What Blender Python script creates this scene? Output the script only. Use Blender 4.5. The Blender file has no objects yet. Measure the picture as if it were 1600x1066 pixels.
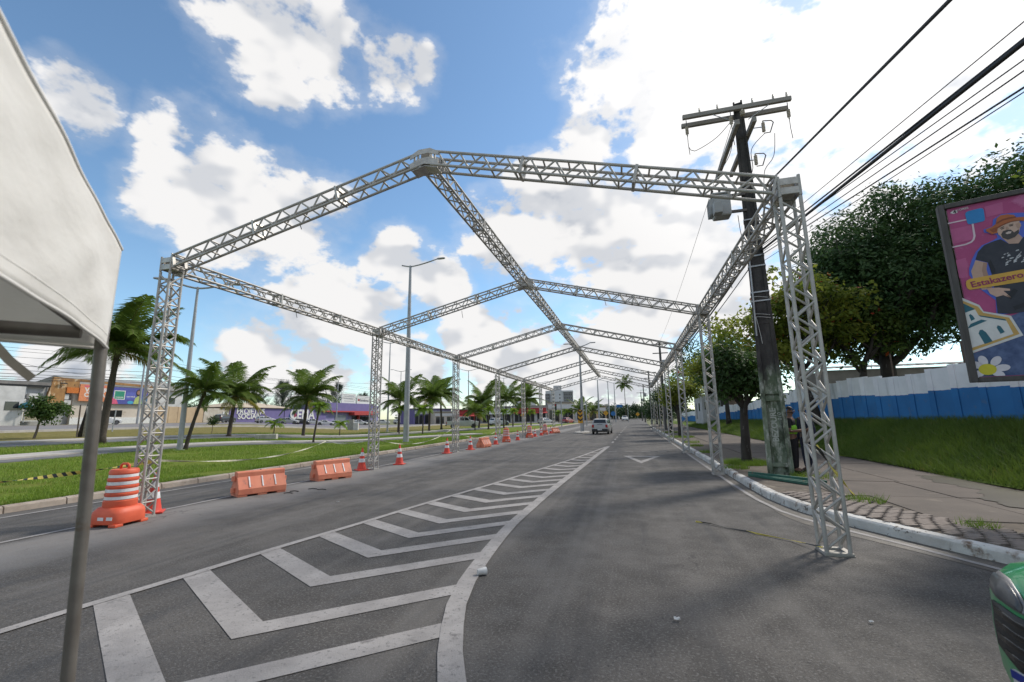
import bpy, bmesh, math, random
import numpy as np
from mathutils import Vector, Matrix

# ---------------------------------------------------------------- camera, sky, sun, exposure
scene = bpy.context.scene
col = scene.collection
rad = math.radians
YAW, PITCH, ROLL = -0.2615, 0.174, -0.0154
_f = Vector((math.sin(YAW), math.cos(YAW), 0)); _r = Vector((math.cos(YAW), -math.sin(YAW), 0)); _u = Vector((0, 0, 1))
_f2 = _f*math.cos(PITCH) + _u*math.sin(PITCH); _u2 = _u*math.cos(PITCH) - _f*math.sin(PITCH)
_r3 = _r*math.cos(ROLL) + _u2*math.sin(ROLL); _u3 = _u2*math.cos(ROLL) - _r*math.sin(ROLL)
cd = bpy.data.cameras.new('camera'); cam = bpy.data.objects.new('camera', cd); col.objects.link(cam)
cam.matrix_world = Matrix(((_r3.x, _u3.x, -_f2.x, 0), (_r3.y, _u3.y, -_f2.y, 0), (_r3.z, _u3.z, -_f2.z, 1.7), (0, 0, 0, 1)))
cd.sensor_width = 36; cd.lens = 15.25; cd.clip_start = 0.05; cd.clip_end = 6000
cd.dof.use_dof = True; cd.dof.focus_distance = 14; cd.dof.aperture_fstop = 2.8
scene.camera = cam

SUN_AZ, SUN_EL = rad(42), rad(44)          # azimuth from +Y towards +X
world = bpy.data.worlds.new('World'); scene.world = world; world.use_nodes = True
SKY_STRENGTH = 0.125
CLOUDS = [(-0.7881,0.3901,0.4761,0.00126),(-0.7728,0.5049,0.3845,0.00148),(-0.7111,0.5682,0.4142,0.00546),(-0.6397,0.6619,0.3907,0.00541),(-0.5542,0.5055,0.6613,0.00451),(-0.4936,0.575,0.6525,0.00284),(-0.41,0.6298,0.6597,0.00158),(-0.3548,0.6508,0.6712,0.00066),(-0.5741,0.5621,0.5954,0.00114),(0.067,0.7634,0.6424,0.00756),(0.2183,0.7649,0.606,0.01359),(0.3741,0.7568,0.536,0.01687),(0.4947,0.7057,0.5073,0.00882),(0.1108,0.8433,0.5258,0.0035),(0.2661,0.853,0.449,0.0087),(-0.0495,0.8213,0.5683,0.00182),(-0.2483,0.8857,0.3923,0.00432),(-0.1459,0.8894,0.4333,0.00621),(-0.0118,0.9228,0.3851,0.00829),(0.1184,0.9222,0.3682,0.00656),(0.0623,0.96,0.2728,0.00888),(0.2222,0.9383,0.265,0.00587),(0.3728,0.8766,0.3042,0.00647),(-0.4883,0.8058,0.3352,0.0022),(-0.3959,0.8712,0.2902,0.0026),(-0.6176,0.7508,0.2343,0.00485),(-0.5356,0.813,0.2284,0.00238),(-0.3507,0.9149,0.1997,0.00218),(-0.7115,0.6919,0.1229,0.00355),(-0.6256,0.7712,0.1178,0.00307),(-0.4727,0.8757,0.0982,0.00361),(-0.2575,0.9589,0.1192,0.00682),(-0.0572,0.9919,0.1137,0.00968),(-0.8654,0.4956,0.0744,0.00267)]

def build_sky():
    nt = world.node_tree; nt.nodes.clear(); N = nt.nodes; L = nt.links
    def math_(op, a, b=None, c=None, clamp=False):
        n = N.new('ShaderNodeMath'); n.operation = op; n.use_clamp = clamp
        for i, v in enumerate((a, b, c)):
            if v is None: continue
            if isinstance(v, (int, float)): n.inputs[i].default_value = v
            else: L.new(v, n.inputs[i])
        return n.outputs[0]
    def vec(op, a, b):
        n = N.new('ShaderNodeVectorMath'); n.operation = op
        for i, v in enumerate((a, b)):
            if isinstance(v, (tuple, list)): n.inputs[i].default_value = v
            elif isinstance(v, (int, float)): n.inputs['Scale'].default_value = v
            else: L.new(v, n.inputs[i])
        return n.outputs['Value'] if op == 'DOT_PRODUCT' else n.outputs[0]
    def noise(v, scale, detail, rough=.55):
        n = N.new('ShaderNodeTexNoise'); n.inputs['Scale'].default_value = scale; n.inputs['Detail'].default_value = detail; n.inputs['Roughness'].default_value = rough
        L.new(v, n.inputs['Vector']); return n
    def ramp(x, a, b, ya=0., yb=1.):
        n = N.new('ShaderNodeMapRange'); n.interpolation_type = 'SMOOTHSTEP'; L.new(x, n.inputs['Value'])
        for k, v in zip(('From Min', 'From Max', 'To Min', 'To Max'), (a, b, ya, yb)): n.inputs[k].default_value = v
        return n.outputs[0]
    tc = N.new('ShaderNodeTexCoord'); d = vec('NORMALIZE', tc.outputs['Generated'], (0, 0, 0))
    warp = noise(d, 5.5, 1).outputs['Color']
    w = vec('SCALE', vec('SUBTRACT', warp, (.5, .5, .5)), .06)
    dw = vec('NORMALIZE', vec('ADD', d, w), (0, 0, 0))
    f = None
    for (x, y, z, k) in CLOUDS:
        dot = vec('DOT_PRODUCT', dw, (x, y, z))
        v = math_('MULTIPLY_ADD', dot, .66/k, 1 - .66/k)
        f = v if f is None else math_('MAXIMUM', f, v)
    # the rest of the dome: the same kind of broken cumulus
    gen = noise(d, 3.2, 2).outputs['Fac']
    g = math_('MULTIPLY_ADD', gen, 5.0, -2.2)
    inview = ramp(vec('DOT_PRODUCT', d, tuple(_f2)), .40, .58)
    g = math_('ADD', g, math_('MULTIPLY', inview, -4.0))
    f = math_('MAXIMUM', math_('MAXIMUM', f, g), -1.5)
    sq = vec('MULTIPLY', d, (1, 1, 1.6))
    fb = noise(sq, 9, 5, .55).outputs['Fac']
    fb2 = noise(vec('ADD', sq, (.05, .03, .075)), 9, 2, .5).outputs['Fac']
    fine = noise(sq, 38, 3, .6).outputs['Fac']
    f = math_('MINIMUM', f, 1.0)
    dens = math_('MULTIPLY_ADD', math_('SUBTRACT', fb, .5), 3.0, math_('MULTIPLY_ADD', math_('SUBTRACT', fine, .5), .6, f))
    a = ramp(dens, .10, .55)
    thin = ramp(dens, -.55, .4, 0, .20)
    alpha = math_('MAXIMUM', a, thin)
    fbs = noise(sq, 9, 2, .5).outputs['Fac']
    relief = ramp(math_('SUBTRACT', fbs, fb2), -.16, .12, 0, 1)
    big = noise(sq, 4.2, 2, .5).outputs['Fac']
    core = math_('MULTIPLY', ramp(big, .45, .66), ramp(dens, .55, 1.6))
    shade = math_('SUBTRACT', math_('MULTIPLY_ADD', relief, .38, .72), math_('MULTIPLY', core, .32))
    # glow of the clouds that stand round the sun
    sd = (math.sin(SUN_AZ)*math.cos(SUN_EL), math.cos(SUN_AZ)*math.cos(SUN_EL), math.sin(SUN_EL))
    near = ramp(vec('DOT_PRODUCT', d, sd), .72, 1.0, 0, .75)
    shade = math_('MULTIPLY_ADD', near, .30, shade)
    cc = N.new('ShaderNodeMix'); cc.data_type = 'RGBA'
    cc.inputs['A'].default_value = (.36, .42, .52, 1); cc.inputs['B'].default_value = (.97, .96, .955, 1)
    L.new(ramp(shade, .40, 1.0), cc.inputs['Factor'])
    bright = vec('SCALE', cc.outputs['Result'], 1.0)
    sc_ = N.new('ShaderNodeVectorMath'); sc_.operation = 'SCALE'; L.new(bright, sc_.inputs[0])
    L.new(math_('MULTIPLY_ADD', near, .35, .88), sc_.inputs['Scale'])
    sky = N.new('ShaderNodeTexSky'); sky.sky_type = 'NISHITA'; sky.sun_disc = False
    sky.sun_elevation = SUN_EL; sky.sun_rotation = SUN_AZ
    sky.air_density = 1.0; sky.dust_density = 0.3; sky.ozone_density = 3.0
    ssc = vec('MULTIPLY', vec('SCALE', sky.outputs[0], SKY_STRENGTH), (1.26, 1.38, 1.33))
    mx = N.new('ShaderNodeMix'); mx.data_type = 'RGBA'
    L.new(alpha, mx.inputs['Factor']); L.new(ssc, mx.inputs['A']); L.new(sc_.outputs[0], mx.inputs['B'])
    bg = N.new('ShaderNodeBackground'); bg.inputs['Strength'].default_value = 1.0
    L.new(mx.outputs['Result'], bg.inputs['Color'])
    out = N.new('ShaderNodeOutputWorld'); L.new(bg.outputs[0], out.inputs['Surface'])
build_sky()

sl = bpy.data.lights.new('sun', 'SUN'); sl.energy = 3.1; sl.angle = rad(7.5); sl.color = (1.0, .93, .83)
sun = bpy.data.objects.new('sun', sl); col.objects.link(sun)
_sd = Vector((math.sin(SUN_AZ)*math.cos(SUN_EL), math.cos(SUN_AZ)*math.cos(SUN_EL), math.sin(SUN_EL)))
sun.rotation_euler = _sd.to_track_quat('Z', 'Y').to_euler(); sun.location = (60, 40, 80)
vs = scene.view_settings; vs.view_transform = 'Standard'; vs.look = 'None'; vs.exposure = 0.12; vs.gamma = 1.0; vs.use_curve_mapping = False
scene.cycles.max_bounces = 6; scene.cycles.transparent_max_bounces = 6

# ---------------------------------------------------------------- helpers
random.seed(7); RNG = np.random.default_rng(11)
def V(*a): return Vector(a)

class MB:
    """collects faces; build() links them as ONE mesh object"""
    def __init__(s): s.v = []; s.f = []; s.mi = []
    def quad(s, a, b, c, d, m=0):
        n = len(s.v); s.v += [tuple(a), tuple(b), tuple(c), tuple(d)]; s.f.append((n, n+1, n+2, n+3)); s.mi.append(m); return s
    def poly(s, pts, m=0):
        n = len(s.v); s.v += [tuple(p) for p in pts]; s.f.append(tuple(range(n, n+len(pts)))); s.mi.append(m); return s
    def box(s, c, d, rot=None, m=0, taper=1.0):
        n = len(s.v); cx, cy, cz = c; hx, hy, hz = d[0]/2, d[1]/2, d[2]/2
        for z in (-1, 1):
            t = taper if z > 0 else 1
            for x, y in ((-1, -1), (1, -1), (1, 1), (-1, 1)):
                p = V(x*hx*t, y*hy*t, z*hz)
                if rot is not None: p = rot @ p
                s.v.append((p.x+cx, p.y+cy, p.z+cz))
        for q in ((3, 2, 1, 0), (4, 5, 6, 7), (0, 1, 5, 4), (1, 2, 6, 5), (2, 3, 7, 6), (3, 0, 4, 7)): s.f.append(tuple(n+i for i in q)); s.mi.append(m)
        return s
    def tube(s, p0, p1, r0, r1=None, n=8, m=0): return s.path([p0, p1], [r0, r0 if r1 is None else r1], n, m)
    def path(s, pts, radii, n=8, m=0, flat=1.0):
        pts = [Vector(p) for p in pts]
        if not isinstance(radii, (list, tuple)): radii = [radii]*len(pts)
        base = len(s.v); ref = None
        for i, p in enumerate(pts):
            t = (pts[min(i+1, len(pts)-1)] - pts[max(i-1, 0)]).normalized()
            if ref is None:
                ref = V(0, 0, 1) if abs(t.z) < .9 else V(1, 0, 0)
            a = (ref - t*ref.dot(t)).normalized(); b = t.cross(a); ref = a
            for k in range(n):
                an = 2*math.pi*k/n
                q = p + a*(math.cos(an)*radii[i]) + b*(math.sin(an)*radii[i]*flat); s.v.append((q.x, q.y, q.z))
        for i in range(len(pts)-1):
            for k in range(n):
                s.f.append((base+i*n+k, base+i*n+(k+1) % n, base+(i+1)*n+(k+1) % n, base+(i+1)*n+k)); s.mi.append(m)
        s.f.append(tuple(base+k for k in reversed(range(n)))); s.mi.append(m)
        s.f.append(tuple(base+(len(pts)-1)*n+k for k in range(n))); s.mi.append(m)
        return s
    def lathe(s, prof, n=16, c=(0, 0, 0), m=0, sq=None):
        base = len(s.v)
        for (r, z) in prof:
            for k in range(n):
                an = 2*math.pi*k/n; s.v.append((c[0]+r*math.cos(an), c[1]+r*math.sin(an), c[2]+z))
        for i in range(len(prof)-1):
            for k in range(n):
                s.f.append((base+i*n+k, base+i*n+(k+1) % n, base+(i+1)*n+(k+1) % n, base+(i+1)*n+k)); s.mi.append(m)
        s.f.append(tuple(base+k for k in reversed(range(n)))); s.mi.append(m)
        s.f.append(tuple(base+(len(prof)-1)*n+k for k in range(n))); s.mi.append(m)
        return s
    def prism(s, poly, o, ex, ey, ez, depth, m=0):
        """poly in (a,b) -> o + a*ex + b*ey, extruded by depth along ez"""
        o, ex, ey, ez = (Vector(q) for q in (o, ex, ey, ez)); n = len(poly); base = len(s.v)
        for h in (0, depth):
            for a, b in poly: q = o + ex*a + ey*b + ez*h; s.v.append((q.x, q.y, q.z))
        s.f.append(tuple(base+k for k in reversed(range(n)))); s.f.append(tuple(base+n+k for k in range(n))); s.mi += [m, m]
        for k in range(n): s.f.append((base+k, base+(k+1) % n, base+n+(k+1) % n, base+n+k)); s.mi.append(m)
        return s
    def loft(s, rings, m=0, caps=True):
        n = len(rings[0]); base = len(s.v)
        for r in rings: s.v += [tuple(p) for p in r]
        for i in range(len(rings)-1):
            for k in range(n):
                s.f.append((base+i*n+k, base+i*n+(k+1) % n, base+(i+1)*n+(k+1) % n, base+(i+1)*n+k)); s.mi.append(m)
        if caps:
            s.f.append(tuple(base+k for k in reversed(range(n)))); s.f.append(tuple(base+(len(rings)-1)*n+k for k in range(n))); s.mi += [m, m]
        return s
    def mesh(s, name, smooth=False):
        me = bpy.data.meshes.new(name); me.from_pydata(s.v, [], s.f)
        bm = bmesh.new(); bm.from_mesh(me)
        if smooth is not False: bmesh.ops.remove_doubles(bm, verts=bm.verts, dist=1e-5)
        bmesh.ops.recalc_face_normals(bm, faces=bm.faces); bm.to_mesh(me); bm.free()
        if smooth is not False:
            for p in me.polygons: p.use_smooth = True
            if smooth is not True: me.set_sharp_from_angle(angle=rad(smooth))
        if any(s.mi) and len(me.polygons) == len(s.mi): me.polygons.foreach_set('material_index', s.mi)
        me.update(); return me
    def build(s, name, mat, parent=None, smooth=False, loc=None, bevel=0, keep=False):
        me = s.mesh(name, smooth) if not keep else s.mesh(name, smooth)
        return link(name, me, mat, parent, loc, bevel)

def link(name, me, mat, parent=None, loc=None, bevel=0):
    o = bpy.data.objects.new(name, me); col.objects.link(o)
    if me is not None and mat is not None:
        for mm in (mat if isinstance(mat, (list, tuple)) else [mat]):
            if len(me.materials) < (len(mat) if isinstance(mat, (list, tuple)) else 1): me.materials.append(mm)
    if parent is not None: o.parent = parent
    if loc is not None: o.location = loc
    if bevel:
        b = o.modifiers.new('bevel', 'BEVEL'); b.width = bevel; b.segments = 2; b.limit_method = 'ANGLE'; b.angle_limit = rad(40)
    return o
def tag(o, label=None, cat=None, group=None, kind=None):
    if label: o['label'] = label
    if cat: o['category'] = cat
    if group: o['group'] = group
    if kind: o['kind'] = kind
    return o
def empty(name, loc=(0, 0, 0), rz=0, label=None, cat=None, group=None):
    o = bpy.data.objects.new(name, None); col.objects.link(o); o.location = loc; o.rotation_euler = (0, 0, rz)
    return tag(o, label, cat, group)
def struct(o): o['kind'] = 'structure'; return o
_kids = {}
def copy_tree(o, parent=None):
    c = o.copy(); col.objects.link(c); c.parent = parent
    for ch in [x for x in o.children]: copy_tree(ch, c)
    return c
def np_mesh(name, verts, faces_n, mat):
    """verts (N,3); consecutive runs of faces_n vertices form faces"""
    me = bpy.data.meshes.new(name); n = len(verts); nf = n//faces_n
    me.vertices.add(n); me.vertices.foreach_set('co', np.asarray(verts, dtype=np.float32).ravel())
    me.loops.add(n); me.loops.foreach_set('vertex_index', np.arange(n, dtype=np.int32))
    me.polygons.add(nf); me.polygons.foreach_set('loop_start', np.arange(0, n, faces_n, dtype=np.int32))
    me.update(calc_edges=True); me.materials.append(mat); return me

# ---------------------------------------------------------------- materials
MATS = {}
def mk(name, c, rough=.6, c2=None, scale=6., detail=5, bump=0., bscale=None, metal=0., spots=None, spec=.5, stretch=None, coat=0, trans=0, lo=.35, hi=.65, gen=False):
    """principled material with two tones mixed by noise, optional spots (colour, scale, threshold) and bump"""
    if name in MATS: return MATS[name]
    m = bpy.data.materials.new(name); m.use_nodes = True; nt = m.node_tree; N = nt.nodes; L = nt.links
    b = N['Principled BSDF']; b.inputs['Roughness'].default_value = rough; b.inputs['Metallic'].default_value = metal
    b.inputs['Specular IOR Level'].default_value = spec
    if coat: b.inputs['Coat Weight'].default_value = coat
    g = N.new('ShaderNodeNewGeometry'); vec = g.outputs['Position']
    if gen: tc = N.new('ShaderNodeTexCoord'); vec = tc.outputs['Object']
    if stretch:
        mp = N.new('ShaderNodeMapping'); mp.inputs['Scale'].default_value = stretch; L.new(vec, mp.inputs['Vector']); vec = mp.outputs[0]
    c2 = c2 or tuple(x*.72 for x in c)
    n = N.new('ShaderNodeTexNoise'); n.inputs['Scale'].default_value = scale; n.inputs['Detail'].default_value = detail; n.inputs['Roughness'].default_value = .62
    L.new(vec, n.inputs['Vector'])
    r = N.new('ShaderNodeMapRange'); L.new(n.outputs['Fac'], r.inputs['Value']); r.inputs['From Min'].default_value = lo; r.inputs['From Max'].default_value = hi
    mx = N.new('ShaderNodeMix'); mx.data_type = 'RGBA'; mx.inputs['A'].default_value = (*c, 1); mx.inputs['B'].default_value = (*c2, 1); L.new(r.outputs[0], mx.inputs['Factor'])
    out = mx.outputs['Result']
    for sp in (spots or []):
        sc, ss, th = sp[:3]; soft = sp[3] if len(sp) > 3 else .06
        n2 = N.new('ShaderNodeTexNoise'); n2.inputs['Scale'].default_value = ss; n2.inputs['Detail'].default_value = 7; n2.inputs['Roughness'].default_value = .65; L.new(vec, n2.inputs['Vector'])
        r2 = N.new('ShaderNodeMapRange'); L.new(n2.outputs['Fac'], r2.inputs['Value']); r2.inputs['From Min'].default_value = th; r2.inputs['From Max'].default_value = th+soft
        m2 = N.new('ShaderNodeMix'); m2.data_type = 'RGBA'; L.new(r2.outputs[0], m2.inputs['Factor']); L.new(out, m2.inputs['A']); m2.inputs['B'].default_value = (*sc, 1); out = m2.outputs['Result']
    L.new(out, b.inputs['Base Color'])
    if bump:
        n3 = N.new('ShaderNodeTexNoise'); n3.inputs['Scale'].default_value = bscale or scale*4; n3.inputs['Detail'].default_value = 6; L.new(vec, n3.inputs['Vector'])
        bp = N.new('ShaderNodeBump'); bp.inputs['Strength'].default_value = bump; bp.inputs['Distance'].default_value = .02; L.new(n3.outputs['Fac'], bp.inputs['Height']); L.new(bp.outputs[0], b.inputs['Normal'])
    if trans:
        t = N.new('ShaderNodeBsdfTranslucent'); L.new(out, t.inputs['Color']); ms = N.new('ShaderNodeMixShader'); ms.inputs[0].default_value = trans
        L.new(b.outputs[0], ms.inputs[1]); L.new(t.outputs[0], ms.inputs[2]); L.new(ms.outputs[0], N['Material Output'].inputs['Surface'])
    MATS[name] = m; return m

white_paint = mk('white_paint', (.62, .61, .58), .7, (.50, .49, .47), 5, bump=.15, spots=[((.16, .155, .15), 9, .62, .05)])
marking = mk('road_marking_paint', (.335, .315, .30), .8, (.24, .225, .215), 2.5, bump=.3, bscale=90, spots=[((.16, .15, .145), 28, .57, .08), ((.15, .14, .135), 6, .60, .10), ((.12, .11, .105), 1.1, .66, .12)])
alu = mk('aluminium', (.47, .45, .42), .55, (.36, .345, .32), 5, metal=.35, bump=.05, spots=[((.30, .275, .24), 7, .60, .1)])
alu_dark = mk('aluminium_block', (.42, .40, .37), .5, (.30, .285, .26), 7, metal=.7, bump=.1)
galv = mk('galvanised_steel', (.44, .45, .46), .5, (.34, .35, .36), 3, metal=.55)
conc_dark = mk('weathered_concrete', (.045, .042, .04), .85, (.085, .08, .075), 4, bump=.5, stretch=(1, 1, .35))
black = mk('black_rubber', (.016, .016, .017), .6, (.022, .022, .022), 8)
black_cable = mk('black_cable', (.014, .014, .015), .55)
concrete = mk('concrete', (.40, .38, .35), .85, (.30, .285, .26), 2.2, bump=.25, spots=[((.17, .16, .145), 3, .60, .1)])
glass_dark = mk('dark_glass', (.018, .022, .026), .07, (.03, .034, .038), 2, spec=.7)
chrome = mk('chrome', (.6, .6, .6), .15, metal=1)
# ---------------------------------------------------------------- ground, road, kerbs
def smooth(x, a, b):
    t = min(1, max(0, (x-a)/(b-a))); return t*t*(3-2*t)
def zt(x, y):
    d = max(0, -x-14); return (.034*min(d, 30)+.0105*max(0, d-30))*(1-smooth(y/max(14, -x), .85, 1.5))*(1-smooth(y, 80, 110))
LAWN_Z = .13
def zl(x, y): return zt(x, y) + LAWN_Z*smooth(-x, 11.9, 12.05)
def interp(tab, y):
    if y <= tab[0][0]: return tab[0][1]
    for (a, b), (c, d) in zip(tab, tab[1:]):
        if y <= c: return b + (d-b)*(y-a)/(c-a)
    return tab[-1][1]
KX = [(-8, 9.5), (0, 7.3), (3, 5.75), (5, 4.7), (6.27, 4.02), (7.15, 3.58), (7.9, 3.12), (8.7, 2.80), (9.75, 2.58), (12, 2.53), (30, 2.53), (60, 2.6), (100, 3.2), (160, 5), (420, 14)]
def kx(y): return interp(KX, y)

# asphalt with polished bands, dust along the barrier line, damp gutter
def asphalt_mat():
    m = bpy.data.materials.new('asphalt'); m.use_nodes = True; nt = m.node_tree; N = nt.nodes; L = nt.links; b = N['Principled BSDF']
    g = N.new('ShaderNodeNewGeometry'); pos = g.outputs['Position']
    def noise(sc, det=6, st=None, ro=.6):
        v = pos
        if st: mp = N.new('ShaderNodeMapping'); mp.inputs['Scale'].default_value = st; L.new(pos, mp.inputs['Vector']); v = mp.outputs[0]
        n = N.new('ShaderNodeTexNoise'); n.inputs['Scale'].default_value = sc; n.inputs['Detail'].default_value = det; n.inputs['Roughness'].default_value = ro; L.new(v, n.inputs['Vector']); return n.outputs['Fac']
    def rng(x, a, bb, c=0., d=1., sm=True):
        n = N.new('ShaderNodeMapRange'); L.new(x, n.inputs['Value']); n.interpolation_type = 'SMOOTHSTEP' if sm else 'LINEAR'
        for k, v in zip(('From Min', 'From Max', 'To Min', 'To Max'), (a, bb, c, d)): n.inputs[k].default_value = v
        return n.outputs[0]
    def mul(a, bb, op='MULTIPLY'):
        n = N.new('ShaderNodeMath'); n.operation = op; L.new(a, n.inputs[0])
        if isinstance(bb, (int, float)): n.inputs[1].default_value = bb
        else: L.new(bb, n.inputs[1])
        return n.outputs[0]
    def mix(f, A, B):
        n = N.new('ShaderNodeMix'); n.data_type = 'RGBA'; L.new(f, n.inputs['Factor'])
        if isinstance(A, tuple): n.inputs['A'].default_value = (*A, 1)
        else: L.new(A, n.inputs['A'])
        n.inputs['B'].default_value = (*B, 1); return n.outputs['Result']
    sx = N.new('ShaderNodeSeparateXYZ'); L.new(pos, sx.inputs[0]); x = sx.outputs['X']; y = sx.outputs['Y']
    c = mix(rng(noise(1.1, 8), .35, .66), (.060, .055, .050), (.098, .090, .082))
    c = mix(mul(rng(noise(48, 3), .50, .66), .75), c, (.17, .162, .155))       # stone chips
    c = mix(mul(rng(noise(42, 2), .56, .68), .65), c, (.022, .022, .023))
    streak = noise(2.2, 4, (1.0, .09, 1))
    c = mix(mul(rng(streak, .50, .70), .55), c, (.042, .042, .044))              # oil and rubber along the lanes
    c = mix(mul(rng(streak, .30, .46, 1, 0), .35), c, (.125, .118, .112))
    wob = mul(mul(noise(.5, 3), -.5, 'ADD'), 1.6); xw = mul(x, wob, 'ADD')
    dust = mul(rng(xw, -9.1, -8.5), rng(xw, -8.1, -6.9, 1, 0)); c = mix(mul(dust, .62), c, (.26, .245, .23))
    d2 = mul(rng(xw, -11.75, -11.3, 1, 0), .35); c = mix(d2, c, (.2, .185, .165))
    gut = rng(mul(xw, y, 'ADD'), 0, 1)
    dust2 = mul(rng(noise(.33, 5), .50, .68), .30); c = mix(dust2, c, (.15, .138, .128))
    stain = mul(rng(noise(.8, 6), .60, .70), .30); c = mix(stain, c, (.036, .035, .035)); drip = mul(rng(noise(7, 3), .67, .72), rng(noise(.6, 2), .5, .6)); c = mix(mul(drip, .7), c, (.02, .02, .02))
    trk = noise(1.3, 3, (1.0, .03, 1)); c = mix(mul(rng(trk, .54, .66), .40), c, (.15, .14, .13))      # polished wheel tracks
    vo = N.new('ShaderNodeTexVoronoi'); vo.feature = 'DISTANCE_TO_EDGE'; vo.inputs['Scale'].default_value = .55; mpv = N.new('ShaderNodeVectorMath'); mpv.operation = 'ADD'
    nz = N.new('ShaderNodeTexNoise'); nz.inputs['Scale'].default_value = 1.4; nz.inputs['Detail'].default_value = 5; L.new(pos, nz.inputs['Vector']); nsc = N.new('ShaderNodeVectorMath'); nsc.operation = 'SCALE'; nsc.inputs['Scale'].default_value = 1.6; L.new(nz.outputs['Color'], nsc.inputs[0])
    L.new(pos, mpv.inputs[0]); L.new(nsc.outputs[0], mpv.inputs[1]); L.new(mpv.outputs[0], vo.inputs['Vector'])
    c = mix(mul(mul(rng(vo.outputs['Distance'], .003, .011, 1, 0), rng(noise(.25, 3), .54, .62)), .55), c, (.028, .027, .027))   # hairline cracks in places
    L.new(c, b.inputs['Base Color'])
    L.new(rng(noise(3, 4), .3, .7, .72, .92), b.inputs['Roughness']); b.inputs['Specular IOR Level'].default_value = .35
    bp = N.new('ShaderNodeBump'); bp.inputs['Strength'].default_value = .55; bp.inputs['Distance'].default_value = .012; L.new(noise(110, 4), bp.inputs['Height']); L.new(bp.outputs[0], b.inputs['Normal'])
    return m
asphalt = asphalt_mat()
damp = mk('damp_gutter_grit', (.052, .046, .040), .5, (.10, .085, .07), 2.5, bump=.4, bscale=60, spots=[((.14, .12, .095), 5, .56, .1)])
soil = mk('bare_soil', (.17, .125, .09), .95, (.11, .085, .065), 3, bump=.6)
lawn_green = (.15, .205, .03); lawn_dry = (.23, .19, .07)

def grass_ground(name, a, b2, dry_x=None):
    m = bpy.data.materials.new(name); m.use_nodes = True; nt = m.node_tree; N = nt.nodes; L = nt.links; b = N['Principled BSDF']; b.inputs['Roughness'].default_value = .95; b.inputs['Specular IOR Level'].default_value = .1
    g = N.new('ShaderNodeNewGeometry')
    def noise(sc, det=6):
        n = N.new('ShaderNodeTexNoise'); n.inputs['Scale'].default_value = sc; n.inputs['Detail'].default_value = det; n.inputs['Roughness'].default_value = .65; L.new(g.outputs['Position'], n.inputs['Vector']); return n.outputs['Fac']
    def rng(x, p, q, c=0., d=1.):
        n = N.new('ShaderNodeMapRange'); L.new(x, n.inputs['Value']); n.inputs['From Min'].default_value = p; n.inputs['From Max'].default_value = q; n.inputs['To Min'].default_value = c; n.inputs['To Max'].default_value = d; return n.outputs[0]
    def mix(f, A, B):
        n = N.new('ShaderNodeMix'); n.data_type = 'RGBA'; L.new(f, n.inputs['Factor'])
        for k, v in (('A', A), ('B', B)):
            if isinstance(v, tuple): n.inputs[k].default_value = (*v, 1)
            else: L.new(v, n.inputs[k])
        return n.outputs['Result']
    c = mix(rng(noise(9), .35, .65), a, tuple(v*.55 for v in a))
    c = mix(rng(noise(.55), .42, .68, 0, .6), c, b2)
    c = mix(rng(noise(30, 3), .5, .7, 0, .6), c, tuple(min(1, v*1.5) for v in a))
    if dry_x is not None:
        sx = N.new('ShaderNodeSeparateXYZ'); L.new(g.outputs['Position'], sx.inputs[0])
        ad = N.new('ShaderNodeMath'); ad.operation = 'MULTIPLY_ADD'; L.new(noise(.35, 4), ad.inputs[0]); ad.inputs[1].default_value = 8; L.new(sx.outputs['X'], ad.inputs[2])
        dry = mix(rng(noise(2.5), .35, .65), lawn_dry, (.13, .125, .035))
        c = mix(rng(ad.outputs[0], dry_x+3, dry_x-1), c, dry)
    L.new(c, b.inputs['Base Color'])
    bp = N.new('ShaderNodeBump'); bp.inputs['Strength'].default_value = .8; bp.inputs['Distance'].default_value = .05; L.new(noise(22), bp.inputs['Height']); L.new(bp.outputs[0], b.inputs['Normal'])
    return m
lawn_mat = grass_ground('lawn', lawn_green, (.15, .15, .035), dry_x=-25)
bank_mat = grass_ground('bank_grass', (.10, .155, .026), (.15, .16, .04))
earth = mk('far_ground', (.15, .15, .06), .95, (.10, .115, .04), .05, bump=.2)

struct(MB().quad((-4000, -600, -.30), (4000, -600, -.30), (4000, 5000, -.30), (-4000, 5000, -.30)).build('ground', earth))
# carriageway
def strip(ys, lo, hi, z, nx=1):
    mb = MB(); rows = []
    for y in ys:
        a, b = lo(y), hi(y); rows.append([(a+(b-a)*i/nx, y, z(a+(b-a)*i/nx, y) if callable(z) else z) for i in range(nx+1)])
    for r0, r1 in zip(rows, rows[1:]):
        for i in range(nx): mb.quad(r0[i], r0[i+1], r1[i+1], r1[i])
    return mb
def frange(a, b, s):
    out = []; x = a
    while x < b-1e-6: out.append(x); x += s
    return out + [b]
YR = frange(-8, 14, .4) + frange(15, 60, 3)[0:] + [80, 100, 130, 160, 220, 300, 420]
road = struct(strip(YR, lambda y: -11.95, lambda y: kx(y)+.02, 0.0).build('road', asphalt))
# side road beyond the median nose and the crossing street
struct(MB().quad((-60, 108, -.004), (-11.95, 108, -.004), (-11.95, 420, -.004), (-60, 420, -.004)).build('crossing_road', asphalt))
# damp, gritty gutters
gut = strip([y for y in YR if y < 60], lambda y: kx(y)-.30+.06*math.sin(y*2.1)-.28*math.exp(-((y-7.2)/1.6)**2), lambda y: kx(y)+.01, .004)
struct(gut.build('gutter_strip', damp))

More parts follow.
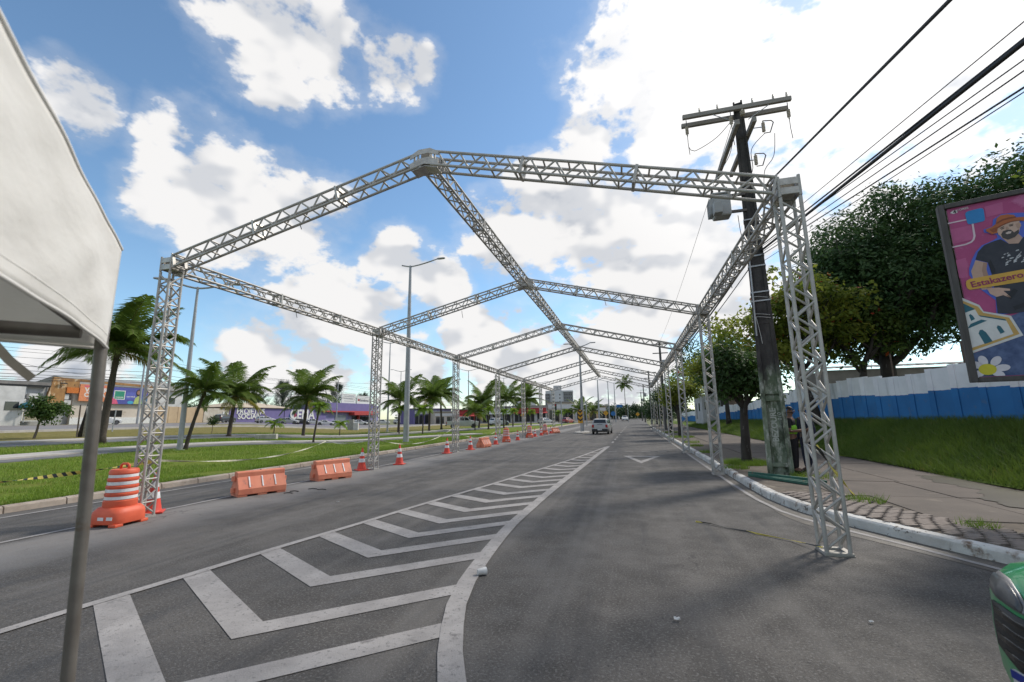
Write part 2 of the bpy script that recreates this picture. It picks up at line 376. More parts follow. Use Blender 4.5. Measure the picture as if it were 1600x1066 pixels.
# painted markings
def line_mesh(pts, w, z=.008):
    mb = MB(); P = [V(p[0], p[1], 0) for p in pts]; ws = w if isinstance(w, list) else [w]*len(P); L_ = []; R_ = []
    for i, p in enumerate(P):
        t = (P[min(i+1, len(P)-1)]-P[max(i-1, 0)]).normalized(); nrm = V(-t.y, t.x, 0)
        L_.append(p+nrm*ws[i]/2); R_.append(p-nrm*ws[i]/2)
    for i in range(len(P)-1):
        mb.quad((L_[i].x, L_[i].y, z), (R_[i].x, R_[i].y, z), (R_[i+1].x, R_[i+1].y, z), (L_[i+1].x, L_[i+1].y, z))
    return mb
def curve_pts(tab, step=.35):
    # tab of (x,y) -> resampled by Catmull-Rom
    P = [V(a, b, 0) for a, b in tab]; out = []
    for i in range(len(P)-1):
        p0 = P[max(i-1, 0)]; p1 = P[i]; p2 = P[i+1]; p3 = P[min(i+2, len(P)-1)]
        n = max(2, int((p2-p1).length/step))
        for k in range(n):
            t = k/n; q = .5*((2*p1)+(p2-p0)*t+(2*p0-5*p1+4*p2-p3)*t*t+(3*p1-p0-3*p2+p3)*t**3); out.append((q.x, q.y))
    out.append((P[-1].x, P[-1].y)); return out
yellowish = mk('edge_line_paint', (.46, .40, .32), .75, (.30, .25, .20), 4, bump=.2, spots=[((.10, .09, .08), 14, .60, .1)])
struct(line_mesh([(kx(y)-.30+(.06 if y > 9 else 0), y) for y in frange(2, 60, .5)], .085).build('edge_line_right', marking))
struct(line_mesh([(-11.38, y) for y in frange(-6, 100, 2)], .11).build('edge_line_left', marking))
struct(line_mesh([(-9.02, y) for y in frange(-6, 46, 2)], .10).build('lane_line_left', marking))
THIN = [(-5.5, -.5), (-5.36, 1.4), (-5.15, 2.9), (-4.93, 4.05), (-4.73, 5.25), (-4.44, 6.7), (-4.12, 8.5), (-3.56, 11.2), (-3.09, 13.9), (-2.35, 18.2), (-1.42, 25.2)]
THICK = [(.55, 1.1), (-.25, 1.9), (-1.0, 2.62), (-1.24, 2.97), (-1.53, 3.67), (-1.77, 4.63), (-1.94, 6.7), (-1.94, 8.5), (-1.88, 11.1), (-1.66, 17), (-1.33, 25.6)]
thin_c, thick_c = curve_pts(THIN), curve_pts(THICK)
struct(line_mesh(thin_c, .12, .010).build('island_line_left', marking))
struct(line_mesh(thick_c, .185, .011).build('island_line_right', marking))
def xat(c, y): return interp([(q[1], q[0]) for q in c], y)
vy = [2.17, 3.07, 4.14, 5.11, 6.03, 6.93, 7.83, 8.74, 9.68, 10.62, 11.54, 12.45, 13.36, 14.3, 15.3, 16.3, 17.4, 18.5, 19.7, 21.0]
def meet(c, x0, y0, sl, side):
    # march along y = y0 + sl*|x-x0| until it meets the line c
    x = x0
    for _ in range(900):
        x += side*.005; y = y0+sl*abs(x-x0)
        if (side < 0 and x <= xat(c, y)) or (side > 0 and x >= xat(c, y)): break
    return x, y0+sl*abs(x-x0)
for i, y0 in enumerate(vy):
    xm = (xat(thin_c, y0+.5)+xat(thick_c, y0+.6))/2 + (.12 if y0 < 4 else 0)
    th = .31; sL = .56; sR = .88 if y0 < 8 else max(.5, .88-.03*(y0-8))
    a = meet(thin_c, xm, y0, sL, -1); b = meet(thin_c, xm, y0+th, sL, -1); c = meet(thick_c, xm, y0, sR, 1); d = meet(thick_c, xm, y0+th*.98, sR, 1)
    mb = MB(); z = .006
    mb.quad((a[0], a[1], z), (xm, y0, z), (xm, y0+th, z), (b[0], b[1], z)); mb.quad((xm, y0, z), (c[0], c[1], z), (d[0], d[1], z), (xm, y0+th, z))
    struct(mb.build('chevron_marking', marking))
for k, y in enumerate((29.6, 33.2, 36.6, 41.2, 46.0, 51, 57, 64, 72, 82, 94)):
    struct(MB().box((-1.25+.01*(y-29), y, .006), (.13, 1.6, .004)).build('lane_dash', marking))
for k, x in enumerate((-.96, -.2, .57, 1.3)):
    struct(MB().box((x, 21.9, .006), (.38, .16, .004)).build('give_way_dash', marking))
tri_o = [(-.42, 19.7), (1.08, 19.65), (.25, 16.7)]; tri_i = [(-.13, 19.33), (.79, 19.3), (.26, 17.6)]
mb = MB()
for k in range(3):
    a, b = tri_o[k], tri_o[(k+1) % 3]; c, d = tri_i[(k+1) % 3], tri_i[k]
    mb.quad((*a, .007), (*b, .007), (*c, .007), (*d, .007))
struct(mb.build('give_way_triangle', marking))

# kerbs: separate stones under one kerb
def worn_white():
    return mk('worn_whitewash', (.60, .59, .56), .85, (.44, .42, .39), 3, bump=.5, bscale=25, spots=[((.17, .115, .08), 2.4, .555, .08), ((.09, .075, .06), 8, .60, .05)])
ww = worn_white()
kerb_r = struct(strip([y for y in YR if y < 100], lambda y: kx(y)+.05, lambda y: kx(y)+.16, .10).build('kerb_right', concrete))
y = -2.0; k = 0
while y < 58:
    ln = .95 if y < 26 else 2.2
    a = V(kx(y), y, 0); b = V(kx(y+ln), y+ln, 0); t = (b-a); L_ = t.length - .018; t.normalize(); nx_ = V(t.y, -t.x, 0); j = random.uniform(-.012, .012)
    prof = [(0.0+j, -.05), (.015+j, .115), (.045+j, .145+j*.4), (.17, .15), (.17, -.05)]
    mb = MB(); rings = []
    for s_ in (0, .04, L_-.04, L_):
        e = .010 if s_ in (0, L_) else 0
        rings.append([a + t*s_ + nx_*(p[0]+(e if p[0] < .1 else 0)) + V(0, 0, p[1]-(e if p[1] > .1 else 0)) for p in prof])
    mb.loft(rings); mb.build('kerb_stone', ww, kerb_r, bevel=.008)
    y += ln*abs(t.y) if abs(t.y) > .3 else ln*.5; k += 1
tan_conc = mk('left_kerb_concrete', (.50, .42, .34), .9, (.36, .285, .225), 2.5, bump=.5, spots=[((.15, .12, .095), 5, .58, .1)])
kerb_l = struct(strip(frange(-6, 105, 3), lambda y: -12.06, lambda y: -11.98, .10).build('kerb_left', tan_conc))
y = -6.0
while y < 104:
    ln = 1.0 if y < 34 else 3.0
    MB().prism([(-.17, -.05), (.02+random.uniform(-.01, .01), -.05), (0, .11), (-.03, .14), (-.17, .14+random.uniform(-.006, .006))], (-11.93, y+.01, 0), (1, 0, 0), (0, 0, 1), (0, 1, 0), ln-.02).build('kerb_stone', tan_conc, kerb_l, bevel=.01)
    y += ln

# sidewalk: soil bed, concrete slabs and block paving by the kerb
sw_soil = mk('sidewalk_bed', (.13, .105, .08), .95, (.085, .07, .055), 4, bump=.6, spots=[((.20, .17, .13), 3, .58, .1)])
sidewalk = struct(strip([y for y in YR if y < 100], lambda y: kx(y)+.16, lambda y: 7.9, .135, 3).build('sidewalk', sw_soil))
slab_m = mk('sidewalk_slab', (.108, .086, .070), .85, (.074, .059, .048), 1.2, bump=.25, bscale=30, spots=[((.16, .13, .10), 2.0, .60, .10), ((.07, .065, .055), .7, .64, .04)])
def slab(x0, x1, y0, y1, z=.15, nm='slab'):
    j = random.uniform(-.004, .004)
    MB().box(((x0+x1)/2, (y0+y1)/2, z/2+.06+j), (x1-x0-.02, y1-y0-.02, z-.12), M_rot(random.uniform(-.002, .002))).build(nm, slab_m, sidewalk, bevel=.008)
def M_rot(a): return Matrix.Rotation(a, 3, 'Z')
y = 4.0
while y < 60:
    ln = 2.0 if y < 30 else 4
    xs = [max(kx(y), kx(y+ln))+1.15, 5.6, 7.3] if y < 11.0 else [4.15, 5.7, 7.25]
    for a, b in zip(xs, xs[1:]):
        if b-a > .5: slab(a, b, y, y+ln)
    y += ln
paver_m = mk('concrete_paver', (.25, .21, .18), .9, (.17, .14, .12), 5, bump=.4, bscale=60, spots=[((.10, .085, .07), 4, .58, .08)])
pv = MB().box((0, 0, 0), (.192, .094, .06)).mesh('paver'); pv.materials.append(paver_m)
n_pv = 0
for iy in range(60):
    y = 4.9 + iy*.102
    for ix in range(6):
        x = kx(y) + .30 + ix*.20 + (.10 if iy % 2 else 0)
        if y > 10.2 or n_pv >= 290 or x > kx(y)+1.2: continue
        o = link('paver', pv, None, sidewalk, (x, y, .133+random.uniform(-.004, .004))); o.rotation_euler = (random.uniform(-.01, .01), random.uniform(-.01, .01), .45 + random.uniform(-.015, .015)); n_pv += 1
struct(strip(frange(5, 13.2, .1), lambda y: 6.5-.7*math.exp(-((y-9)/1.5)**2)+.10*math.sin(y*3)+.06*math.sin(y*9.3)+.035*math.sin(y*23), lambda y: 7.45, .158).build('puddle', mk('wet_film', (.10, .083, .068), .3, (.075, .062, .05), 2.2, spec=.5)))

# embankment on the right
def zb(x, y):
    base = interp([(0, 1.36), (17, 1.33), (46, 1.0), (78, .6), (110, .3)], y)
    return .15 + (base-.15)*smooth(x, 7.0, 9.9)
bank = strip(frange(-8, 105, 1.5), lambda y: 7.25+.12*math.sin(y*.9), lambda y: 10.2, lambda x, y: zb(x, y)+.02*math.sin(x*5+y*3), 8).build('embankment', bank_mat); struct(bank)
struct(strip(frange(-8, 130, 6), lambda y: 10.1, lambda y: 300, lambda x, y: zb(10.2, y)-.02, 2).build('yard_ground', earth))

# median lawn and the ground to the left
YL = frange(-30, 110, 2.5) + [130, 170, 240, 400]
XL = [-12.0, -13, -14, -16, -19, -23, -28, -35, -44, -60, -90, -150, -300]
mb = MB(); rows = [[(x, y, zt(x, y)+LAWN_Z-.004) for x in XL] for y in YL if y <= 110]
for r0, r1 in zip(rows, rows[1:]):
    for i in range(len(XL)-1): mb.quad(r0[i], r0[i+1], r1[i+1], r1[i])
struct(mb.build('median_lawn', lawn_mat, smooth=True))
path_m = mk('path_concrete', (.47, .44, .40), .9, (.36, .335, .30), 1.5, bump=.25)
path_asph = mk('path_asphalt', (.16, .16, .165), .9, (.12, .12, .125), 2, bump=.3)
PA = [(-22.6, -6), (-23.0, 10.7), (-23.6, 14), (-23.5, 18.6), (-21.9, 24), (-19.6, 29.5), (-16.9, 36.2), (-14.6, 41)]
PB = [(-31.5, -6), (-31.9, 15), (-30.3, 24), (-27.1, 32.5), (-24.3, 46), (-22.5, 58), (-19.5, 80), (-16.5, 104)]
def draped(pts, w, off, dz, name, mat):
    P = curve_pts(pts, 1.2); mb = MB(); rows = []
    for i, p in enumerate(P):
        t = (V(*P[min(i+1, len(P)-1)], 0)-V(*P[max(i-1, 0)], 0)).normalized(); n_ = V(t.y, -t.x, 0)
        rows.append([V(p[0], p[1], 0)+n_*(off+s*w/2) for s in (-1, 0, 1)])
    Z = lambda q: (q.x, q.y, zt(q.x, q.y)+LAWN_Z+dz)
    for r0, r1 in zip(rows, rows[1:]):
        for i in range(2): mb.quad(Z(r0[i]), Z(r0[i+1]), Z(r1[i+1]), Z(r1[i]))
        mb.quad(Z(r0[0]), Z(r1[0]), (*Z(r1[0])[:2], Z(r1[0])[2]-dz-.05), (*Z(r0[0])[:2], Z(r0[0])[2]-dz-.05)); mb.quad(Z(r0[2]), Z(r1[2]), (*Z(r1[2])[:2], Z(r1[2])[2]-dz-.05), (*Z(r0[2])[:2], Z(r0[2])[2]-dz-.05))
    return struct(mb.build(name, mat))
draped(PA, 1.35, 0, .09, 'footpath', path_m); draped(PA, .8, 1.1, .03, 'cycle_lane', path_asph)
draped(PB, 1.5, 0, .10, 'footpath', path_m); draped(PB, 2.0, 1.8, .03, 'cycle_lane', path_asph)
# service road along the far buildings
SV = [(-63, -30), (-63, 10), (-63.5, 32), (-63, 46), (-63, 62), (-63, 80), (-62, 108)]
draped(SV, 38, 0, .05, 'service_road', mk('service_road_paving', (.21, .20, .20), .9, (.165, .155, .155), .6, bump=.2, spots=[((.17, .13, .10), .35, .56, .08)]))
draped([(x+19.2, y) for x, y in SV], .5, 0, .16, 'service_kerb', path_m)
# ---------------------------------------------------------------- the truss frame over the road
LX, RX, Y0, BAY, CH, RH = -8.73, 2.31, 6.28, 7.44, 4.65, 6.19
CC = .245                                        # chord to chord
NEAR_BAYS = 1
frame = empty('truss_frame', (0, 0, 0), 0, 'bare aluminium truss frame of gabled portals spanning the road', 'truss frame')
def unit_tube(name, n, mat):
    mb = MB().tube((0, 0, 0), (0, 0, 1), 1, n=n); me = mb.mesh(name, 40); me.materials.append(mat); return me
brace_me = unit_tube('brace', 8, alu); chord_me = unit_tube('chord', 10, alu)
def rod(me, name, p0, p1, r, parent):
    d = p1-p0; o = link(name, me, None, parent); q = d.to_track_quat('Z', 'Y')
    o.matrix_local = Matrix.Translation(p0) @ q.to_matrix().to_4x4() @ Matrix.Diagonal((r, r, d.length, 1)); return o
frame_block = mk('corner_plate', (.50, .485, .45), .5, (.36, .345, .32), 9, metal=.7, bump=.15)
def truss(name, p0, p1, side, near, base=False, pitch=.21, rung=True):
    p0, p1 = Vector(p0), Vector(p1); ax = (p1-p0); L_ = ax.length; ax.normalize(); s = Vector(side); s = (s-ax*s.dot(ax)).normalized(); t = ax.cross(s)
    h = CC/2
    part = MB()                                  # end frame and base plate form the part's own mesh
    def ring(c):
        k = [c+s*a*h+t*b*h for a, b in ((-1, -1), (1, -1), (1, 1), (-1, 1))]
        rot = Matrix((s, t, ax)).transposed()
        q = part
        o_ = (k[0]+k[2])/2
        outer = [o_+s*a*(h+.03)+t*b*(h+.03) for a, b in ((-1, -1), (1, -1), (1, 1), (-1, 1))]
        inner = [o_+s*a*(h-.03)+t*b*(h-.03) for a, b in ((-1, -1), (1, -1), (1, 1), (-1, 1))]
        n = len(q.v); q.v += [tuple(v-ax*.012) for v in outer+inner]+[tuple(v+ax*.012) for v in outer+inner]
        for i in range(4):
            j = (i+1) % 4
            q.f += [(n+i, n+j, n+4+j, n+4+i), (n+8+i, n+12+i, n+12+j, n+8+j), (n+i, n+8+i, n+8+j, n+j), (n+4+i, n+4+j, n+12+j, n+12+i)]; q.mi += [0]*4
    ring(p0+ax*.013)
    o = part.build(name, alu, frame)
    for a in (-1, 1):
        for b in (-1, 1):
            off = s*a*h+t*b*h
            c = rod(chord_me, 'chord', p0+off, p1+off, .0245, o)
    n = max(4, int(round((L_-.12)/pitch))); st = (L_-.12)/n; lat = MB()
    faces = [(s*h, t), (-s*h, t), (t*h, s), (-t*h, s)]
    for fi, (c0, e) in enumerate(faces):
        for i in range(n):
            if fi > 1 and name == 'rafter':
                if i % 2 == 0:
                    a = p0+ax*(.06+i*st)+c0-e*h; b = a+e*CC
                    if near: rod(brace_me, 'brace', a, b, .0155, o)
                    else: lat.tube(a, b, .0155, n=5)
                continue
            sg = 1 if (i+(fi > 1)) % 2 else -1
            a = p0+ax*(.06+i*st)+c0+e*(-sg*h); b = p0+ax*(.06+(i+1)*st)+c0+e*(sg*h)
            if near: rod(brace_me, 'brace', a, b, .0155, o)
            else: lat.tube(a, b, .0155, n=5)
            if rung and fi < 2 and i % 2 == 1:
                a2 = p0+ax*(.06+i*st)+c0-e*h; b2 = a2+e*CC
                if near: rod(brace_me, 'brace', a2, b2, .0155, o)
                else: lat.tube(a2, b2, .0155, n=5)
    if not near: tag(lat.build('lacing', alu, o, smooth=40), kind='stuff')
    # bolted joints along long trusses
    for q in ([] if name == 'column' else [L_*.36, L_*.70] if L_ > 5 else []):
        c = p0+ax*q; mb = MB()
        k = len(mb.v)
        for d_ in (-.022, .022):
            out_ = [c+ax*d_+s*a*(h+.0265)+t*b*(h+.0265) for a, b in ((-1, -1), (1, -1), (1, 1), (-1, 1))]; in_ = [c+ax*d_+s*a*(h-.028)+t*b*(h-.028) for a, b in ((-1, -1), (1, -1), (1, 1), (-1, 1))]
            mb.v += [tuple(v) for v in out_+in_]
        for i in range(4):
            j = (i+1) % 4
            mb.f += [(k+i, k+j, k+4+j, k+4+i), (k+8+i, k+12+i, k+12+j, k+8+j), (k+i, k+8+i, k+8+j, k+j), (k+4+i, k+4+j, k+12+j, k+12+i)]; mb.mi += [0]*4
        mb.build('joint_frame', frame_block, o)
    return o
def corner(c, size=.30, far=False, apex=False):
    """bolted corner: slotted plates and short posts round an open core"""
    c = Vector(c); h = size/2
    o = MB().box(c, (size-.13, size-.13, size-.10)).build('corner_block', alu_dark, frame)
    if apex:
        up = [(-.27, -.02), (-.27, .06), (-.11, .15), (.11, .15), (.27, .06), (.27, -.02), (.09, .055), (-.09, .055)]; lo_ = [(-.27, -.20), (-.27, -.095), (-.09, -.02), (.09, -.02), (.27, -.095), (.27, -.20), (0, -.135)]
        for sy in (-1, 1):
            for pol in (up, lo_): MB().prism(pol, c+V(0, sy*(h-.02), 0), (1, 0, 0), (0, 0, 1), (0, sy, 0), .014).build('apex_plate', frame_block, o, bevel=.004)
        MB().prism([(-.24, -.215), (0, -.15), (.24, -.215), (.24, -.228), (0, -.163), (-.24, -.228)], c+V(0, -h+.03, 0), (1, 0, 0), (0, 0, 1), (0, 1, 0), size-.06).build('apex_plate', frame_block, o)
        for x in (-.20, -.13, .13, .20):
            for sy in (-1, 1): rod(chord_me, 'corner_post', c+V(x, sy*(h-.035), -.18+.0*x), c+V(x*.93, sy*(h-.035), .10), .018, o)
        return o
    if far: return o
    for sx in (-1, 1):
        for zz in (-.07, .07):
            MB().box(c+V(0, sx*(h-.014), zz), (size-.03, .012, .105)).build('corner_plate', frame_block, o, bevel=.005)
            MB().box(c+V(sx*(h-.014), 0, zz), (.012, size-.06, .105)).build('corner_plate', frame_block, o, bevel=.005)
    for a in (-1, 1):
        for b in (-1, 1): rod(chord_me, 'corner_post', c+V(a*(h-.022), b*(h-.022), -h), c+V(a*(h-.022), b*(h-.022), h), .022, o)
    return o
MXc = (LX+RX)/2
for i in range(7):
    y = Y0+BAY*i; yr = y+.24; ym = y+.12; near = i < NEAR_BAYS; far = i > 2
    truss('column', (LX, y, .012), (LX, y, CH), (1, 0, 0), near, True)
    truss('column', (RX, yr, .012), (RX, yr, CH), (1, 0, 0), near, True, rung=False)
    corner((LX, y, CH+.16), far=far); corner((RX, yr, CH+.16), far=far); corner((MXc, ym, RH), far=far, apex=i < 4)
    sl_ = math.atan2(RH-CH-.16, MXc-LX); ca, sa = math.cos(sl_), math.sin(sl_)
    truss('rafter', (LX+.17*ca, y, CH+.16+.17*sa), (MXc-.17*ca, ym, RH-.17*sa), (0, 1, 0), near, rung=False)
    truss('rafter', (RX-.17*ca, yr, CH+.16+.17*sa), (MXc+.17*ca, ym, RH-.17*sa), (0, 1, 0), near, rung=False)
    if i < 6:
        for (x, yy, z) in ((LX, y, CH+.16), (RX, yr, CH+.16), (MXc, ym, RH)):
            truss('purlin', (x, yy+.17, z), (x, yy+BAY-.17, z), (1, 0, 0), False, rung=False, pitch=.23)
    for xx, yy in ((LX, y), (RX, yr)):
        if i < 4: MB().box((xx, yy, .006), (CC+.07, CC+.07, .010)).build('foot_plate', frame_block, frame)
# frayed ties hanging from the trusses
for (x, y, z, l) in ((-5.9, Y0+.2, 5.42, .12), (-3.0, Y0+2.9, 6.0, .34), (-5.5, Y0+BAY+.1, 5.4, .26), (-.6, Y0+BAY+.2, 5.42, .22), (-8.73, Y0+3.4, 4.66, .18), (2.31, Y0+4.0, 4.66, .2)):
    MB().path([(x, y, z), (x+.01, y, z-l*.4), (x+.035, y+.01, z-l)], .008, 5).build('loose_tie', black_cable, frame)
# a strip of tape round the near right column
tape_by = None
def tape_mat():
    m = bpy.data.materials.new('hazard_tape'); m.use_nodes = True; nt = m.node_tree; N = nt.nodes; L = nt.links; b = N['Principled BSDF']; b.inputs['Roughness'].default_value = .45
    g = N.new('ShaderNodeNewGeometry'); w = N.new('ShaderNodeTexWave'); w.wave_type = 'BANDS'; w.bands_direction = 'DIAGONAL'; w.inputs['Scale'].default_value = 3.2; L.new(g.outputs['Position'], w.inputs['Vector'])
    r = N.new('ShaderNodeMath'); r.operation = 'GREATER_THAN'; L.new(w.outputs['Fac'], r.inputs[0]); r.inputs[1].default_value = .42
    mx = N.new('ShaderNodeMix'); mx.data_type = 'RGBA'; L.new(r.outputs[0], mx.inputs['Factor']); mx.inputs['A'].default_value = (.02, .02, .018, 1); mx.inputs['B'].default_value = (.62, .50, .10, 1)
    L.new(mx.outputs['Result'], b.inputs['Base Color']); return m
hazard = tape_mat()
pale_tape = mk('sun_bleached_tape', (.52, .51, .41), .9, (.42, .41, .30), 7, spec=.2, lo=.47, hi=.53)
def ribbon(name, pts, w, mat, twist=0., label=None, cat='tape', group=None, parent=None):
    P = [V(*p) for p in pts]; mb = MB(); rows = []
    for i, p in enumerate(P):
        t = (P[min(i+1, len(P)-1)]-P[max(i-1, 0)]).normalized(); up = V(0, 0, 1); s_ = t.cross(up)
        s_ = s_.normalized() if s_.length > .1 else V(1, 0, 0); up = s_.cross(t)
        a = twist*i; d_ = (up*math.cos(a)+s_*math.sin(a))*w/2; th = (s_*math.cos(a)-up*math.sin(a))*.0015
        rows.append([p-d_-th, p+d_-th, p+d_+th, p-d_+th])
    mb.loft(rows); o = mb.build(name, mat, parent)
    if label: tag(o, label, cat, group)
    return o
def sag(a, b, s, n=24): return [tuple(V(*a).lerp(V(*b), i/n) - V(0, 0, s*4*(i/n)*(1-i/n))) for i in range(n+1)]
ribbon('hazard_tape', sag((RX-.10, Y0+.08, 1.30), (RX+.25, Y0+.13, .70), .02, 12), .035, hazard, .5, 'yellow and black tape end tied to the near right truss leg')
ribbon('hazard_tape', [(.9, 7.85, .012), (1.1, 7.72, .02), (1.3, 7.5, .012), (1.52, 7.33, .018), (1.7, 7.2, .012), (1.98, 6.95, .02), (RX-.12, 6.52, .06)], .022, hazard, .9, 'yellow and black tape lying on the asphalt near the right truss leg')
ribbon('barrier_tape', sag((LX-.05, Y0+.1, .98), (-13.5, 3.2, .62), .12, 40), .07, hazard, .35, 'yellow and black striped tape strung behind the tent pole')
ribbon('barrier_tape', sag((LX-.1, Y0+.15, 1.0), (-13.6, 17.5, .75), .30, 40) , .038, pale_tape, .3, 'pale tape strung over the lawn behind the near orange barriers')
ribbon('barrier_tape', sag((-13.6, 17.5, .75), (LX-.1, Y0+BAY-.05, 1.0), .12, 24), .038, pale_tape, .3, 'pale tape running from the lawn to the second left truss leg')
ribbon('barrier_tape', sag((LX-.1, Y0+BAY+.1, 1.05), (LX-.1, Y0+2*BAY-.1, 1.2), .45, 40), .038, pale_tape, .3, 'pale sagging tape between the second and third left truss legs')
ribbon('barrier_tape', sag((LX-.1, Y0+2*BAY+.1, 1.0), (LX-.1, Y0+3*BAY-.1, .8), .35, 30), .038, pale_tape, .3, 'pale sagging tape between the third and fourth left truss legs')

# ---------------------------------------------------------------- orange drums, barriers, cones
orange = mk('orange_plastic', (.68, .115, .05), .55, (.56, .085, .038), 3, bump=.05, spots=[((.40, .085, .05), 3, .58, .12), ((.22, .12, .09), 11, .66, .05)])
faded = mk('faded_orange_plastic', (.68, .24, .14), .65, (.58, .175, .10), 2.5, bump=.06, spots=[((.42, .15, .10), 3, .58, .12), ((.24, .15, .12), 10, .65, .05)])
cone_red = mk('cone_plastic', (.66, .055, .028), .5, (.54, .045, .025), 5, spots=[((.35, .04, .025), 6, .62, .1)])
reflect = mk('reflective_white', (.74, .74, .74), .4, (.58, .58, .58), 7, spots=[((.38, .36, .34), 6, .64, .08)])
def make_drum():
    root = empty('traffic_drum')
    mb = MB()                                   # square moulded base on four feet
    def sqring(a, z, r=.10):
        out = []
        for k in range(24):
            an = 2*math.pi*(k+.5)/24; c, s_ = math.cos(an), math.sin(an); p = 5
            q = (abs(c)**p+abs(s_)**p)**(-1/p); out.append((a*c*q, a*s_*q, z))
        return out
    mb.loft([sqring(.315, .05), sqring(.32, .07), sqring(.312, .22), sqring(.30, .26), sqring(.27, .30), sqring(.247, .325)])
    mb.build('drum_base', orange, root, smooth=50)
    for a in (-1, 1):
        for b in (-1, 1): MB().box((a*.235, b*.235, .027), (.15, .15, .054), taper=1.0).build('foot', orange, root, bevel=.012)
    prof = [(.245, .32), (.252, .34), (.25, .43), (.238, .44), (.236, .52), (.246, .53), (.246, .56), (.232, .57), (.228, .65), (.24, .66), (.24, .69), (.224, .70), (.22, .78), (.232, .79), (.232, .82), (.215, .83), (.212, .90), (.222, .91), (.22, .955), (.20, .985), (.10, .99)]
    MB().lathe(prof, 28).build('drum_body', orange, root, smooth=40)
    for z0, z1, r in ((.455, .51, .2395), (.583, .64, .2335), (.71, .768, .2265), (.84, .892, .2165)):
        MB().lathe([(r, z0), (r+.002, z0+.002), (r, z1), (r-.006, z1)], 28).build('reflective_band', reflect, root, smooth=40)
    MB().path([(-.09, 0, .985), (-.085, 0, 1.05), (-.05, 0, 1.075), (.05, 0, 1.075), (.085, 0, 1.05), (.09, 0, .985)], .022, 8).build('handle', orange, root, smooth=True)
    MB().box((.0, -.3205, .15), (.12, .004, .055)).build('sticker', reflect, root); MB().box((.18, -.319, .155), (.12, .004, .055)).build('sticker', reflect, root); MB().box((-.3195, -.1, .13), (.004, .08, .06)).build('sticker', reflect, root)
    return root
drum = make_drum()
drum.scale = (.93, .93, .93)
for i, (x, y, rz, lb) in enumerate(((-8.62, 5.83, .12, 'orange traffic drum with white bands beside the nearest left truss leg'), (-8.5, 29.8, .3, 'orange banded drum beside the fourth left truss leg, nearest of the far three'), (-8.3, 36.2, .1, 'orange banded drum beside the fifth left truss leg, middle of the far three'), (-8.2, 42.6, .2, 'orange banded drum beside the sixth left truss leg, farthest of all'))):
    o = drum if i == 0 else copy_tree(drum)
    o.location = (x, y, 0); o.rotation_euler = (0, 0, rz); tag(o, lb, 'traffic drum', 'orange traffic drums')
def make_barrier():
    root = empty('water_barrier'); L_ = 1.05
    prof = [(-.245, .04), (-.25, .17), (-.095, .43), (-.095, .53), (-.075, .55), (.075, .55), (.095, .53), (.095, .43), (.25, .17), (.245, .04)]
    MB().prism(prof, (-L_/2, 0, 0), (0, 1, 0), (0, 0, 1), (1, 0, 0), L_).build('barrier_body', faded, root, bevel=.02)
    for x in (-.42, 0, .42): MB().box((x, 0, .021), (.20, .47, .042)).build('foot', faded, root, bevel=.01)
    for sd in (-1, 1):
        for x in (-.28, 0, .28):
            a = V(x, sd*.238, .20); b = V(x, sd*.104, .425); d = b-a
            n_ = V(0, sd*.87, .5)
            MB().loft([[a+n_*k+V(w, 0, 0) for w, k in ((-.014, .003), (.014, .003), (.014, .010), (-.014, .010))], [b+n_*k+V(w, 0, 0) for w, k in ((-.014, .003), (.014, .003), (.014, .010), (-.014, .010))]]).build('reflective_strip', reflect, root)
    for z, sx in ((.40, 1), (.14, 1), (.30, -1)):
        for s2 in (1,): MB().lathe([(.045, -.055), (.05, -.05), (.05, .05), (.045, .055)], 12, (-sx*(L_/2+.032), 0, z)).build('hinge_lug', faded, root, smooth=40)
    MB().lathe([(.012, 0), (.016, .006), (.016, .012), (.004, .014)], 10, (0, 0, .55)).build('filler_cap', black, root)
    return root
bar = make_barrier()
for i, (x, y, rz, lb) in enumerate(((-8.68, 8.86, 1.12, 'faded orange plastic barrier on the lane line, nearest the first left truss leg'), (-8.62, 11.4, 1.15, 'faded orange plastic barrier on the lane line, next to the cones by the second leg'), (-8.42, 24.75, 1.45, 'faded orange barrier between the third and fourth left truss legs'), (-7.75, 45.8, 1.05, 'faded orange barrier at the far end of the drum row'))):
    o = bar if i == 0 else copy_tree(bar)
    o.location = (x, y, 0); o.rotation_euler = (0, 0, rz); tag(o, lb, 'barrier', 'orange plastic barriers')
def make_cone():
    root = empty('traffic_cone')
    MB().box((0, 0, .02), (.38, .38, .036)).build('cone_base', cone_red, root, bevel=.012)
    def r_at(z): return .150-.122*(z-.04)/.66
    MB().lathe([(r_at(.035)+.012, .036), (r_at(.06)+.004, .06), (r_at(.25), .25), (r_at(.45), .45), (r_at(.70), .70), (.016, .72)], 20).build('cone_body', cone_red, root, smooth=50)
    for a, b in ((.27, .39), (.48, .60)): MB().lathe([(r_at(a)+.001, a), (r_at(a)+.004, a+.002), (r_at(b)+.004, b-.002), (r_at(b)+.001, b)], 20).build('reflective_band', reflect, root, smooth=40)
    MB().lathe([(.028, .70), (.03, .715), (.022, .745), (.010, .75)], 12).build('cone_tip', cone_red, root, smooth=40)
    return root
cone = make_cone()
cones = [(-8.95, 6.62, 'red cone half hidden behind the near orange drum'), (-8.97, 13.43, 'red and white cone beside the second left truss leg'), (-8.59, 15.3, 'red and white cone just beyond the second left truss leg'), (-8.85, 20.35, 'red and white cone beside the third left truss leg'), (-8.5, 22.71, 'red and white cone between the third truss leg and a barrier'), (-8.49, 27.28, 'red and white cone beside the fourth left truss leg'), (-8.31, 32.26, 'red and white cone between the nearest two far drums'), (-8.2, 37.92, 'red cone just beyond the middle far drum'), (-8.12, 40.3, 'red cone before the farthest drum'), (-8.06, 44.95, 'red cone between the farthest drum and the end barrier')]
